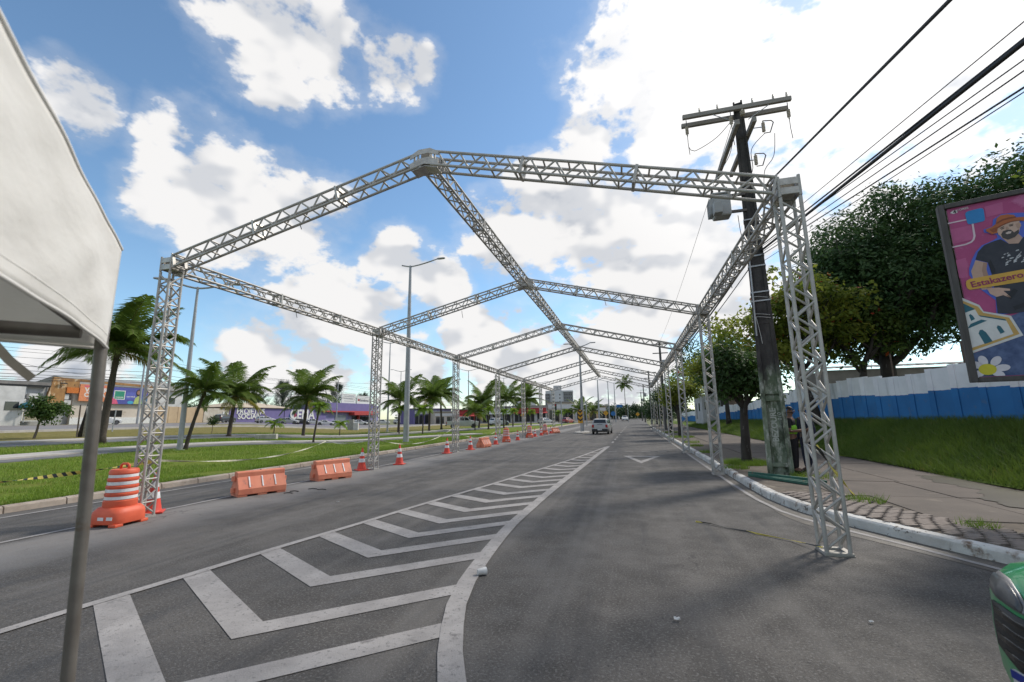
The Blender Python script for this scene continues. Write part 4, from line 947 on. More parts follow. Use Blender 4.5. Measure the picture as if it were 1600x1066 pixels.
pr('tone_square', [(.53, 5.14), (.75, 5.165), (.73, 4.965), (.53, 4.95)], (.46, .10, .25), 2); pr('tone_square', [(.07, 4.85), (.33, 4.86), (.33, 4.60), (.07, 4.58)], (.45, .11, .26), 1); pr('tone_square', [(.06, 4.28), (.19, 4.30), (.17, 3.95), (.06, 3.95)], (.46, .09, .24), 1)
pr('hand', [(.36, 3.70), (.415, 3.714), (.502, 3.703), (.616, 3.661), (.612, 3.629), (.537, 3.642), (.607, 3.523), (.599, 3.505), (.527, 3.57), (.447, 3.551), (.38, 3.62)], (.55, .36, .29), 6)
for k in range(26):
    a = random.uniform(.57, .84); b = random.uniform(4.06, 4.29); s_ = random.uniform(.012, .035)
    pr('shirt_motif', [(a, b), (a+s_*1.4, b+s_*.5), (a+s_, b+s_), (a+s_*.2, b+s_*.7)], (.55, .56, .60), 6)
pr('name_band', [(.122, 3.84), (.135, 3.89), (.18, 3.915), (1.25, 3.985), (1.25, 3.775), (.212, 3.728), (.15, 3.727), (.126, 3.765)], (.62, .36, .06), 8)
mag = mk('print_letters_magenta', (.30, .03, .11), .6)
text_mesh('Estakazero', .142, 'printed_name', mag, bb, basis((.485, .002, 3.838), (.994, 0, .11), (-.11, 0, .994), (0, -1, 0)), .003)
pr('blue_box', [(.286, 5.07), (.30, 5.105), (.33, 5.119), (.475, 5.132), (.505, 5.122), (.517, 5.09), (.509, 4.924), (.50, 4.90), (.475, 4.886), (.33, 4.878), (.30, 4.885), (.29, 4.915)], (.02, .22, .55), 3)
pr('white_line', [(.053, 4.955), (.29, 4.962), (.29, 4.985), (.053, 4.978)], (.66, .52, .60), 2)
pr('white_line', [(.34, 4.89), (.365, 4.89), (.357, 4.655), (.335, 4.59), (.30, 4.55), (.225, 4.522), (.05, 4.510), (.05, 4.535), (.22, 4.548), (.285, 4.573), (.315, 4.605), (.331, 4.66)], (.66, .52, .60), 2)
pr('logo', [(.108, 5.15), (.145, 5.182), (.20, 5.185), (.20, 5.13), (.145, 5.12)], (.66, .62, .64), 2)
dk = mk('print_logo_black', (.03, .02, .03), .6); wl_ = mk('print_logo_white', (.68, .62, .66), .6)
text_mesh('4', .075, 'printed_logo_mark', dk, bb, basis((.165, .012, 5.152), (.998, 0, .06), (-.06, 0, .998), (0, -1, 0)), .003)
text_mesh('CORES', .05, 'printed_logo_word', wl_, bb, basis((.265, .012, 5.176), (.998, 0, .06), (-.06, 0, .998), (0, -1, 0)), .001)
pr('church_white', [(.026, 3.622), (.23, 3.446), (.265, 3.332), (.562, 3.214), (.65, 2.876), (.026, 2.64)], (.62, .62, .62), 5)
pr('church_gold', [(.028, 3.565), (.21, 3.424), (.256, 3.309), (.536, 3.186), (.612, 2.904), (.028, 2.68)], (.54, .34, .10), 6)
pr('church_wall', [(.03, 3.341), (.169, 3.38), (.194, 3.276), (.497, 3.143), (.544, 2.912), (.03, 2.73)], (.66, .66, .66), 7)
for nm, pts in (('church_roof', [(.03, 3.518), (.17, 3.388), (.03, 3.335)]), ('church_roof', [(.03, 3.06), (.084, 3.142), (.217, 3.198), (.281, 3.17)]), ('church_roof', [(.194, 3.276), (.49, 3.165), (.497, 3.138), (.213, 3.249)]), ('church_door', [(.198, 2.783), (.151, 2.968), (.175, 3.023), (.204, 3.027), (.242, 2.974), (.295, 2.818)]), ('church_window', [(.096, 3.19), (.082, 3.293), (.102, 3.31), (.126, 3.278), (.146, 3.217)]), ('church_window', [(.401, 2.93), (.373, 3.038), (.39, 3.077), (.419, 3.057), (.454, 2.955)])): pr(nm, pts, (.018, .12, .17), 8)
def ell(cx, cy, a, b, th, n=18):
    return [(max(.027, cx+a*math.cos(t)*math.cos(th)-b*math.sin(t)*math.sin(th)), max(2.245, cy+a*math.cos(t)*math.sin(th)+b*math.sin(t)*math.cos(th))) for t in [2*math.pi*i/n for i in range(n)]]
for cx, cy, th in ((.138, 2.505, 1.75), (.285, 2.49, .95), (.345, 2.375, .1), (.055, 2.44, 2.6), (.28, 2.285, -.7), (.05, 2.29, 3.6)): pr('petal', ell(cx, cy, .088, .055, th), (.62, .60, .66), 9)
pr('flower_centre', ell(.17, 2.36, .105, .092, .05, 24), (.56, .50, .03), 10)
# ---------------------------------------------------------------- vegetation
def leaf_mat(name, a, b, c=None, trans=.35, scale=1.2, third=.62):
    return mk(name, a, .55, b, scale, 4, spec=.35, trans=trans, spots=[(c, scale*3.1, third, .05)] if c else None, lo=.38, hi=.62)
leaf_dark = leaf_mat('dark_leaves', (.034, .078, .026), (.060, .115, .030), (.10, .145, .04), .35, .9)
leaf_mid = leaf_mat('street_tree_leaves', (.055, .11, .022), (.035, .075, .018), (.10, .14, .03), .35)
leaf_almond = leaf_mat('almond_leaves', (.14, .20, .028), (.24, .26, .038), (.46, .25, .04), .58, 1.0, .66)
leaf_mid2 = leaf_mat('mixed_green_leaves', (.065, .118, .024), (.105, .155, .03), (.22, .21, .036), .5, 1.0, .66)
leaf_red = leaf_mat('red_leaves', (.45, .05, .02), (.36, .09, .02), None, .4)
leaf_young = leaf_mat('young_tree_leaves', (.075, .14, .02), (.045, .095, .018), (.13, .18, .035), .35)
leaf_far = leaf_mat('far_leaves', (.045, .085, .025), (.03, .06, .02), (.075, .11, .03), .25, .35)
casu = leaf_mat('needle_foliage', (.035, .058, .032), (.05, .075, .04), None, .2, .6)
bark = mk('dark_bark', (.035, .030, .026), .95, (.062, .054, .046), 5, bump=.8, stretch=(1, 1, .3), spots=[((.16, .15, .135), 6, .64, .04)])
bark_lt = mk('grey_bark', (.15, .125, .10), .95, (.10, .08, .065), 6, bump=.6)
def rand_dirs(n, rng):
    d = rng.normal(size=(n, 3)); return d/np.linalg.norm(d, axis=1, keepdims=True)
def leaf_cloud(name, clumps, n, ln, wd, mat, seed, flat=.7, shell=.45, droop=.25):
    """n leaf-sized folded quads spread through the clumps (x,y,z,r)"""
    rng = np.random.default_rng(seed); C = np.array(clumps, dtype=float); wgt = C[:, 3]**2.2; wgt /= wgt.sum()
    idx = rng.choice(len(C), n, p=wgt); c = C[idx]
    d = rand_dirs(n, rng); rr = c[:, 3]*(shell+(1-shell)*rng.random(n))**.8*(1+.22*rng.normal(size=n).clip(-1, 1.4))
    pos = c[:, :3]+d*rr[:, None]*np.array([1, 1, flat])
    nrm = d*.6+np.array([0, 0, .55])+rng.normal(size=(n, 3))*.45; nrm /= np.linalg.norm(nrm, axis=1, keepdims=True)
    t = rand_dirs(n, rng); t -= nrm*(t*nrm).sum(1, keepdims=True); t /= np.linalg.norm(t, axis=1, keepdims=True)
    t[:, 2] -= droop; t /= np.linalg.norm(t, axis=1, keepdims=True)
    s = np.cross(nrm, t); s /= np.linalg.norm(s, axis=1, keepdims=True)+1e-9
    L_ = ln*(.65+.7*rng.random(n))[:, None]; W = wd*(.65+.7*rng.random(n))[:, None]
    a = pos; b = pos+t*L_*.5+s*W*.5-nrm*W*.12; e = pos+t*L_; f = pos+t*L_*.5-s*W*.5-nrm*W*.12
    v = np.stack([a, b, e, a, e, f], 1).reshape(-1, 3)
    return np_mesh(name, v, 3, mat)
def branch(mb, p, d, ln, r, rng, depth, tips, up=.12, spread=.6, kids=(2, 4)):
    pts = [p]; rs = [r]; q = p.copy(); dd = d.normalized(); n = 5
    for i in range(n):
        dd = (dd+V(*(rng.normal(size=3)*.16))+V(0, 0, up*.35)).normalized(); q = q+dd*(ln/n); pts.append(q.copy()); rs.append(r*(1-.5*(i+1)/n))
    mb.path(pts, rs, 7 if r > .04 else 5)
    tips.append((pts[-1], ln)); 
    if depth > 0:
        for k in range(int(rng.integers(*kids))+1):
            j = int(rng.integers(2, n+1)); a = rng.random()*2*math.pi
            side = V(math.cos(a), math.sin(a), rng.random()*.9-.15); nd = (dd*(1-spread)+side*spread).normalized()
            branch(mb, pts[j], nd, ln*(.55+.25*rng.random()), rs[j]*.72, rng, depth-1, tips, up, spread, kids)
def tree(name, loc, trunk_h, trunk_r, lean, limbs, limb_len, clump_r, nleaf, ln, wd, lmat, bmat, seed, label, cat='tree', group=None, flat=.75, extra=None, up=.12, depth=2, reds=0, limb_up=.55, trim=None):
    rng = np.random.default_rng(seed); root = empty(name, loc, 0, label, cat, group)
    mb = MB(); p = V(0, 0, -.1); pts = [p]; rs = [trunk_r*1.35]
    for i in range(6):
        p = p+V(lean[0]/6+rng.normal()*.03*trunk_h/3, lean[1]/6+rng.normal()*.03*trunk_h/3, (trunk_h+.1)/6); pts.append(p.copy()); rs.append(trunk_r*(1.1-.35*(i+1)/6))
    mb.path(pts, rs, 10); tips = []
    a0 = rng.random()*6.28
    for k in range(limbs):
        a = a0+2*math.pi*k/limbs+rng.normal()*.25; d = V(math.cos(a), math.sin(a), limb_up+rng.random()*.5)
        branch(mb, pts[-1-int(k % 3 == 2)], d, limb_len*(.8+.4*rng.random()), trunk_r*.55, rng, depth, tips, up)
    cl = [(t.x, t.y, t.z, clump_r*(.65+.6*rng.random())) for t, l in tips if trim is None or trim(t)]
    if extra: cl += extra
    mb.build('trunk', bmat, root, smooth=True)
    link('crown', leaf_cloud('crown', cl, nleaf, ln, wd, lmat, seed+1, flat), None, root)
    if reds: link('red_leaves', leaf_cloud('red_leaves', cl, reds, ln*1.05, wd*1.1, leaf_red, seed+2, flat, .8), None, root)
    return root, cl
def blob(cx, cy, cz, rx, ry, rz, n, r, seed):
    rng = np.random.default_rng(seed); out = []
    for _ in range(n):
        d = rand_dirs(1, rng)[0]; k = (.35+.65*rng.random())
        out.append((cx+d[0]*rx*k, cy+d[1]*ry*k, cz+d[2]*rz*k, r*(.6+.8*rng.random())))
    return out
# street tree by the pole
tree('street_tree', (3.52, 15.9, .13), 1.75, .15, (.05, 0), 5, .95, .50, 5200, .17, .075, leaf_mid, bark, 5, 'small dark-trunked street tree just beyond the mossy power pole', flat=.8, extra=blob(-.25, 0, 3.15, 1.2, 1.0, .8, 34, .36, 3), limb_up=1.1, depth=1)
tree('street_tree', (3.3, 33.3, .13), 1.9, .14, (.0, 0), 5, 1.1, .6, 4200, .2, .09, leaf_almond, bark, 15, 'yellowish street tree beyond the third right truss leg', flat=.8, extra=blob(.3, 0, 3.3, 1.5, 1.4, .9, 22, .5, 4), limb_up=1.0, depth=1)
tree('street_tree', (3.4, 42, .13), 2.0, .15, (.0, 0), 5, 1.3, .7, 4200, .22, .1, leaf_mid, bark, 25, 'green street tree beside the fifth right truss leg', flat=.8, extra=blob(.3, 0, 3.6, 1.7, 1.7, 1.1, 24, .55, 5), limb_up=1.0, depth=1)
tree('street_tree', (4.0, 66, .13), 1.0, .2, (.0, 0), 5, 1.6, .9, 4500, .3, .14, leaf_far, bark, 35, 'dense low street tree at the far kerb end', flat=.85, extra=blob(0, 0, 2.8, 2.2, 3.5, 1.8, 30, .8, 6), limb_up=.8, depth=1)
tree('street_tree', (4.6, 86, .13), 1.0, .2, (.0, 0), 5, 1.8, 1.0, 4000, .34, .16, leaf_mid, bark, 45, 'farthest dense tree on the right kerb', flat=.85, extra=blob(0, 0, 2.9, 2.6, 5, 2.0, 30, .9, 7), limb_up=.8, depth=1)
# almond trees behind the wall
tree('almond_tree', (9.2, 25.6, 1.2), 2.6, .20, (-.5, -.3), 6, 2.6, .85, 11500, .27, .14, leaf_almond, bark, 8, 'broad almond tree with yellow and red leaves behind the power pole', flat=.6, extra=blob(-1.6, 0, 5.0, 3.0, 2.2, 1.9, 40, .62, 9) + blob(-.2, .5, 6.6, 2.4, 2.0, 1.2, 18, .6, 19), reds=120, limb_up=.7)
tree('almond_tree', (11.6, 27.0, 1.2), 3.0, .2, (.4, 0), 6, 2.2, .8, 5200, .26, .13, leaf_mid2, bark, 18, 'yellowing almond tree between the near right leg and the big dark tree', flat=.6, extra=blob(-1.2, 0, 6.6, 2.0, 2.0, 1.6, 22, .6, 29) + blob(.4, 0, 3.4, 3.0, 2, .8, 16, .5, 39), reds=60, limb_up=.8)
tree('almond_tree', (8.6, 44, .9), 3.0, .2, (0, 0), 6, 2.4, .9, 5600, .3, .15, leaf_almond, bark, 28, 'almond tree with orange tinted leaves above the right eave truss', flat=.6, extra=blob(-.5, 0, 6.2, 2.6, 3.0, 1.5, 22, .8, 49) + blob(-1.5, 3, 5.0, 2.6, 4.0, 2.0, 24, .8, 59), reds=60, limb_up=.8)
# big dark tree
tree('mango_tree', (13.6, 28.4, 1.2), 3.6, .42, (.2, 0), 7, 3.4, 1.3, 90000, .28, .115, leaf_dark, bark, 12, 'huge dense dark green tree towering behind the blue wall', flat=.8, extra=blob(3.2, .5, 9.3, 5.6, 4.2, 5.1, 170, 1.15, 13) + blob(7.0, -1.5, 11.5, 3.6, 3.0, 2.8, 60, 1.1, 73) + blob(-.8, 0, 9.0, 2.2, 2.0, 2.4, 30, .9, 83) + blob(.5, -.5, 7.3, 3.2, 3.0, 3.2, 50, .9, 23) + blob(2.6, -1.0, 4.6, 4.6, 2.2, 1.0, 34, .7, 33), up=.25)
tree('mango_tree', (21.5, 24.0, 1.2), 4.6, .35, (0, 0), 6, 3.0, 1.2, 26000, .28, .12, leaf_dark, bark, 22, 'dark tree crown showing behind the top of the billboard', flat=.8, extra=blob(-.5, 0, 10.2, 4.2, 3.5, 3.6, 80, 1.1, 43), up=.25)
tree('yellow_tree', (17.2, 20.4, 1.2), 6.5, .2, (.3, 0), 5, 1.6, .7, 2600, .24, .13, leaf_almond, bark, 62, 'yellow leafed branches above the billboard at the right edge', flat=.7, extra=blob(.1, 0, 9.6, 1.6, 1.3, 1.0, 14, .5, 63), limb_up=.9)
tree('mango_tree', (10.5, 56, .8), 3.2, .35, (0, 0), 6, 3.0, 1.4, 9000, .42, .18, leaf_dark, bark, 32, 'dark rounded tree behind the gatehouse and far truss legs', flat=.8, extra=blob(-1.5, 0, 6.6, 4.0, 5, 3.6, 60, 1.2, 53), up=.25)
# distant woods
mb_cl = [(-7, 205, 3.4), (-1, 190, 4.2), (-14, 225, 3.2), (-3, 230, 5.6), (-10, 240, 5.4), (6, 200, 4.6), (-20, 240, 4.0)]
for i, (x, y, h) in enumerate(mb_cl):
    tree('far_tree', (x, y, -.1), h*.5, .3, (0, 0), 5, 2.4, 1.6, 2600, .8, .45, leaf_far, bark, 70+i, ['far rounded tree over the small white car on the road', 'far tree right of the blue overhead sign', 'far tree at the left end of the distant clump', 'tallest far tree in the distant clump behind', 'far tree behind the blue overhead sign', 'far tree where the right kerb ends', 'far tree near the yellow signs'][i], 'tree', 'trees closing the far end of the road', flat=.75, extra=blob(0, 0, h*.95, 4.5, 4.5, h*.42, 20, 1.5, 80+i), depth=1)
cl = []; rng = np.random.default_rng(5)
for i in range(120):
    x = -130+i*1.5+rng.normal()*3; cl.append((x, 255+rng.normal()*14, 1.6+rng.random()*2.6, 3.2+rng.random()*2.0))
wood_o = link('distant_wood', leaf_cloud('distant_wood', cl, 16000, 1.5, .9, leaf_far, 91, .6), None); tag(wood_o, 'low green belt of trees along the horizon', 'woodland', kind='stuff')
cl = []
for i in range(60):
    cl.append((-108-rng.random()*12, 70+i*1.35+rng.normal()*2, 3.4+rng.random()*2.2, 1.6+rng.random()*1.0))
wood_o = link('tree_belt', leaf_cloud('tree_belt', cl, 16000, .6, .3, leaf_far, 93, .8), None); tag(wood_o, 'dark green tree mass behind the purple building', 'woodland', kind='stuff')

# casuarinas with wispy tops behind the purple building
def casuarina(loc, h, seed, label, lean=(0, 0), n=3600, spread=.52):
    rng = np.random.default_rng(seed); root = empty('casuarina_tree', loc, 0, label, 'tree', 'wispy trees behind the purple building')
    mb = MB(); pts = [V(lean[0]*t*t, lean[1]*t*t, h*t) for t in (0, .2, .4, .6, .8, 1)]; mb.path(pts, [.22, .19, .15, .11, .07, .02], 7)
    V_ = []
    for k in range(46):
        t = .18+.8*rng.random(); b = V(lean[0]*t*t, lean[1]*t*t, h*t); a = rng.random()*6.28; L_ = h*spread*(1.15-t)*(.6+.7*rng.random())
        d = V(math.cos(a)+lean[0]*.15, math.sin(a), .75+.6*rng.random()).normalized(); e = b+d*L_; mb.path([b, b.lerp(e, .5)+V(0, 0, -.1), e], [.035, .02, .008], 4)
        m_ = n//46
        tt = rng.random(m_)**.7; base = np.array(b)[None]+(np.array(e-b))[None]*tt[:, None]+rng.normal(size=(m_, 3))*.12*h/8
        dr = np.array(d)[None]*.8+rng.normal(size=(m_, 3))*.6; dr[:, 2] += .1; dr /= np.linalg.norm(dr, axis=1, keepdims=True)
        tip = base+dr*(.9+.5*rng.random(m_))[:, None]*h/11; sd = np.cross(dr, rand_dirs(m_, rng)); sd /= np.linalg.norm(sd, axis=1, keepdims=True)
        V_.append(np.stack([base-sd*.035, base+sd*.035, tip], 1).reshape(-1, 3))
    mb.build('trunk', bark, root); link('crown', np_mesh('crown', np.concatenate(V_), 3, casu), None, root)
casuarina((-98, 128, .2), 12.8, 3, 'wispy casuarina rising over the white rooftop banners', (2.5, 0))
casuarina((-102, 110, .3), 12.4, 4, 'wispy casuarina left of the CEMA lettering', (.5, 0)); casuarina((-108, 106, .5), 11.4, 6, 'leftmost thin casuarina behind the tan roof', (-.4, 0)); casuarina((-100, 117, .2), 11.8, 7, 'casuarina between the two big coconut palms', (.6, 0)); casuarina((-94, 138, .1), 10.6, 8, 'casuarina at the right end of the banners', (1.6, 0))

# ---------------------------------------------------------------- palms
frond_g = leaf_mat('palm_leaflets', (.125, .185, .030), (.085, .14, .026), (.22, .24, .045), .46, 2.0)
frond_y = leaf_mat('yellow_palm_leaflets', (.30, .24, .035), (.18, .19, .03), None, .35, 2.0)
frond_b = leaf_mat('bright_palm_leaflets', (.20, .31, .024), (.15, .25, .022), (.30, .36, .04), .5, 2.0)
rachis = mk('palm_stalk', (.17, .17, .05), .7, (.12, .13, .04), 6)
palm_bark = mk('palm_bark', (.10, .080, .062), .95, (.055, .045, .036), 9, bump=.8, stretch=(1, 1, 3))
def frond_mesh(name, L_, rise, droop, nl, ll, mat, seed, width=.028, hang=.35):
    """one feather frond growing along +X from the origin; leaflets both sides"""
    rng = np.random.default_rng(seed); mb = MB(); P = []
    for i in range(13):
        t = i/12; P.append(V(L_*(t-.12*t*t*droop), 0, L_*(rise*t-droop*t*t)))
    mb.path(P, [.022*(1-.85*i/12)*L_/2.2+.003 for i in range(13)], 5, m=0)
    for side in (-1, 1):
        for k in range(nl):
            t = .10+.90*(k+rng.random()*.6)/nl; i = min(11, int(t*12)); u = t*12-i; p = P[i].lerp(P[i+1], u); tg = (P[i+1]-P[i]).normalized()
            up = V(0, 0, 1)-tg*tg.z; up = up.normalized() if up.length > .05 else V(1, 0, 0); s_ = tg.cross(up)*side
            l = ll*(.55+.75*math.sin(math.pi*min(1, .12+t*.95)))*(.85+.3*rng.random())
            d = (s_*(.86-.35*t)+tg*(.42+.4*t)+up*.12+V(0, 0, -hang*.4)).normalized()
            mid = p+d*l*.5; tip = mid+(d+V(0, 0, -hang*(1+rng.random()))).normalized()*l*.5
            w = V(tg.x, tg.y, tg.z)*width*(1+.3*rng.random())
            n = len(mb.v); mb.v += [tuple(p-w*.4), tuple(p+w*.4), tuple(mid+w*.55), tuple(mid-w*.55), tuple(tip)]
            mb.f += [(n, n+1, n+2, n+3), (n+3, n+2, n+4)]; mb.mi += [1, 1]
    me = bpy.data.meshes.new(name); me.from_pydata(mb.v, [], mb.f); me.materials.append(rachis); me.materials.append(mat); me.polygons.foreach_set('material_index', mb.mi); me.update(); return me
COCO = [frond_mesh('frond', 2.5, r_, d_, 54, .66, frond_g, 10+i, .050, .42) for i, (r_, d_) in enumerate(((1.55, .66), (1.05, .78), (.55, .74), (.10, .55)))]
COCO_Y = [frond_mesh('frond', 2.4, .25, .72, 44, .55, frond_y, 20, .045, .5), frond_mesh('frond', 2.3, -.05, .45, 42, .5, frond_y, 21, .045, .5)]
YOUNG = [frond_mesh('frond', 1.25, r_, d_, 30, .40, frond_b, 30+i, .042, .35) for i, (r_, d_) in enumerate(((1.2, 1.0), (.7, .9), (.3, .8)))]
def palm(loc, h, sc, n, kind, label, seed, lean=(0, 0), yellow=0, r=.14, cat='palm tree', group='palms on the median'):
    rng = np.random.default_rng(seed); root = empty('palm_tree', loc, 0, label, cat, group); n = int(n*1.5); sc *= (.94+.16*rng.random()); r *= .82
    m = 9; pts = [V(lean[0]*(i/m)**1.3, lean[1]*(i/m)**1.3, -.1+(h+.1)*i/m) for i in range(m+1)]
    rs = [r*(1.55 if i == 0 else 1.2-.45*i/m)*(1+.05*(-1)**i) for i in range(m+1)]
    MB().path(pts, rs, 10).build('trunk', palm_bark, root, smooth=True)
    top = pts[-1]
    MB().lathe([(r*.8, -.25*sc), (r*1.15, 0), (r*.7, .28*sc), (.02, .5*sc)], 8, top).build('crown_shaft', rachis if kind == 'young' else palm_bark, root, smooth=True)
    for k in range(n):
        if kind == 'coco':
            lvl = 0 if k < n*.25 else 1 if k < n*.55 else 2 if k < n*.82 else 3
            me = COCO[lvl]
            if yellow and k >= n-yellow: me = COCO_Y[int(rng.integers(0, 2))]
        else: me = YOUNG[0 if k < n*.35 else 1 if k < n*.7 else 2]
        o = link('frond', me, None, root, top+V(0, 0, .05)); o.rotation_euler = (rng.normal()*.15, rng.normal()*.12, k*2.39996+rng.normal()*.2); s_ = sc*(.85+.3*rng.random()); o.scale = (s_, s_, s_)
    return root
def on_lawn(x, y): return (x, y, zt(x, y)+LAWN_Z-.01)
palm(on_lawn(-28.4, 17.8), 5.1, 1.25, 22, 'coco', 'tallest coconut palm behind the tent pole and nearest left truss leg', 1, (.15, .1), 1, .21)
palm(on_lawn(-21.3, 17.0), 2.75, .62, 17, 'coco', 'leaning dark palm beside the nearest double street lamp', 2, (.45, .3), 0, .10)
palm(on_lawn(-28.6, 26.0), 2.9, 1.02, 22, 'coco', 'broad coconut palm with yellow lower fronds before the purple wall', 3, (.2, .1), 4, .16)
palm(on_lawn(-26.8, 31.5), 3.2, .95, 19, 'coco', 'coconut palm standing in front of the CEMA lettering', 4, (.1, .1), 1, .14)
palm(on_lawn(-20.6, 25.2), 2.3, .62, 11, 'young', 'bright young palm before the coconut palm at the CEMA sign', 5, (.25, .1), 0, .075)
palm(on_lawn(-26.2, 27.7), .95, .62, 8, 'young', 'knee-high young palm by the white concrete block', 6, (0, 0), 0, .05)
palm(on_lawn(-26.4, 35.8), 1.05, .65, 8, 'young', 'short young palm in front of the parked cars and grey cabinet', 7, (0, 0), 0, .05)
palm(on_lawn(-24.9, 43.9), 3.5, 1.05, 18, 'coco', 'coconut palm left of the tall single-arm lamp', 8, (.1, 0), 0, .14)
palm(on_lawn(-24.0, 42.5), 2.5, .8, 12, 'young', 'young palm just behind the second left truss leg', 9, (0, 0), 0, .07)
palm(on_lawn(-20.8, 41.6), 2.45, .85, 13, 'young', 'bright young palm right of the tall single-arm lamp', 10, (.05, 0), 0, .08)
palm(on_lawn(-23.8, 49.3), 4.0, 1.15, 19, 'coco', 'coconut palm with yellow fronds right of the tall lamp', 11, (.1, 0), 3, .15)
palm(on_lawn(-26.9, 59.8), 4.9, 1.25, 18, 'coco', 'coconut palm behind the third left truss leg', 12, (-.2, 0), 1, .16)
palm(on_lawn(-19.3, 53.2), 2.2, .85, 13, 'coco', 'small palm beyond the white pickup, first of the young row', 13, (0, 0), 1, .08)
palm(on_lawn(-21.9, 62), 3.6, 1.2, 17, 'coco', 'leaning coconut palm before the dark shop fronts', 14, (.6, 0), 3, .15)
palm(on_lawn(-18.9, 57.5), 2.5, .8, 12, 'young', 'young palm left of the fourth left truss leg', 15)
palm(on_lawn(-18.6, 64), 2.4, .8, 12, 'young', 'young palm between the fourth and fifth left truss legs, nearer one', 16)
palm(on_lawn(-19.6, 73), 2.4, .85, 12, 'young', 'young palm between the fourth and fifth left truss legs, farther one', 17)
palm(on_lawn(-24.5, 86), 5.0, 1.45, 17, 'coco', 'dark coconut palm left of the fifth left truss leg', 18, (0, 0), 0, .16)
palm(on_lawn(-21.8, 92), 5.3, 1.5, 17, 'coco', 'dark coconut palm right of the fifth left truss leg', 19, (.3, 0), 0, .16)
palm(on_lawn(-18.0, 80), 2.4, .85, 12, 'young', 'young palm by the sixth left truss leg', 20)
for i, (x, y, h) in enumerate(((-16.5, 118, 3.0), (-13.5, 120, 3.2), (-19.5, 122, 2.8), (-10.5, 128, 3.0))):
    palm((x, y, 0), h, 1.35, 13, 'coco' if i % 2 else 'young', ['far palm below the white tower block, second from the left', 'far palm below the white tower block, third from the left', 'far palm below the white tower block, leftmost', 'far palm below the white tower block, rightmost'][i], 40+i, yellow=4)
palm((-1.6, 150, 0), 11.5, 1.2, 14, 'coco', 'lone tall palm in the distance right of the lamp row', 50)
# small broadleaf tree and saplings
tree('young_tree', on_lawn(-35.4, 18.6), 1.0, .065, (.12, .1), 4, .7, .40, 3000, .17, .09, leaf_young, bark_lt, 41, 'small round leafy tree on the lawn in front of the rusty facade', flat=.85, extra=blob(.45, .3, 1.95, .95, .9, .62, 26, .32, 43), limb_up=1.2, depth=1)
tree('sapling', on_lawn(-33.0, 28.4), .75, .022, (0, 0), 3, .3, .22, 420, .14, .08, leaf_mid, bark_lt, 44, 'thin sapling on the dry grass left of the dark parked car', flat=1.0, extra=blob(.1, 0, 1.2, .3, .3, .3, 7, .2, 45), limb_up=1.2, depth=1)
# grass
def blades(name, xs, ys, zs, h, w, mat, seed, lean=.35, jitter=.5):
    rng = np.random.default_rng(seed); n = len(xs); a = rng.random(n)*6.28; hh = h*(1-jitter+2*jitter*rng.random(n))
    b = np.stack([xs, ys, zs], 1); s = np.stack([np.cos(a), np.sin(a), np.zeros(n)], 1)*(w*.5)
    tip = b+np.stack([rng.normal(size=n)*lean*hh, rng.normal(size=n)*lean*hh, hh], 1)
    return np_mesh(name, np.stack([b-s, b+s, tip], 1).reshape(-1, 3), 3, mat)
g_blade = leaf_mat('grass_blades', (.20, .30, .034), (.14, .225, .026), (.30, .31, .07), .3, .8)
g_long = leaf_mat('long_grass_blades', (.13, .20, .030), (.085, .145, .024), (.23, .22, .06), .35, .6)
vzt = np.vectorize(zt)
rng = np.random.default_rng(77)
n = 150000; d_ = rng.random(n)**1.6; x = -12.08-11.0*d_*(1); y = 1.5+46*rng.random(n)**1.35
keep = np.ones(n, bool)
PAc = curve_pts(PA, 1.2); PBc = curve_pts(PB, 1.2)
pax = np.interp(y, [p[1] for p in PAc], [p[0] for p in PAc]); keep &= ~((x < pax+1.7) & (x > pax-.8))
keep &= (np.sin(x*1.3+np.sin(y*.7)*2)+np.sin(y*1.1+x*.6)+np.sin(x*3.1-y*2.3)*.6 > -1.25)
x, y = x[keep], y[keep]
o = link('lawn_grass', blades('lawn_grass', x, y, vzt(x, y)+LAWN_Z-.01, .085, .016, g_blade, 1), None); tag(o, 'short bright green grass on the median', 'grass', kind='stuff')
n = 60000; x = -23-9*rng.random(n); y = 4+44*rng.random(n)**1.2
pax = np.interp(y, [p[1] for p in PAc], [p[0] for p in PAc]); pbx = np.interp(y, [p[1] for p in PBc], [p[0] for p in PBc]); keep = ~((x < pax+1.7) & (x > pax-.8)) & ~((x < pbx+3.0) & (x > pbx-.9)); x, y = x[keep], y[keep]
o = link('lawn_grass', blades('lawn_grass', x, y, vzt(x, y)+LAWN_Z-.01, .10, .022, g_blade, 2), None); tag(o, 'green grass between the two pale footpaths', 'grass', kind='stuff')
n = 120000; x = 7.2+2.9*rng.random(n); y = 5+60*rng.random(n)**1.9; vzb = np.vectorize(zb)
o = link('bank_grass', blades('bank_grass', x, y, vzb(x, y), .20, .018, g_long, 3, .55), None); tag(o, 'long dark grass on the bank below the painted wall', 'grass', kind='stuff')
tf = []
for cx, cy, r_, m_ in ((3.5, 15.7, .75, 2600), (3.3, 33.2, .9, 1500), (3.4, 42, .9, 1200), (2.85, 14.3, .35, 350), (4.2, 12.6, .5, 400), (3.9, 9.4, .3, 200), (4.9, 6.9, .35, 220), (2.95, 20, .3, 250), (3.0, 24, .4, 350), (4.4, 7.6, .2, 120), (3.2, 27, .5, 300)):
    a = rng.random(m_)*6.28; q = r_*np.sqrt(rng.random(m_)); tf.append(np.stack([cx+np.cos(a)*q, cy+np.sin(a)*q], 1))
tf = np.concatenate(tf); o = link('verge_grass', blades('verge_grass', tf[:, 0], tf[:, 1], np.full(len(tf), .13), .12, .014, g_blade, 4, .5), None); tag(o, 'tufts of grass round the street trees and in the paving', 'grass', kind='stuff')
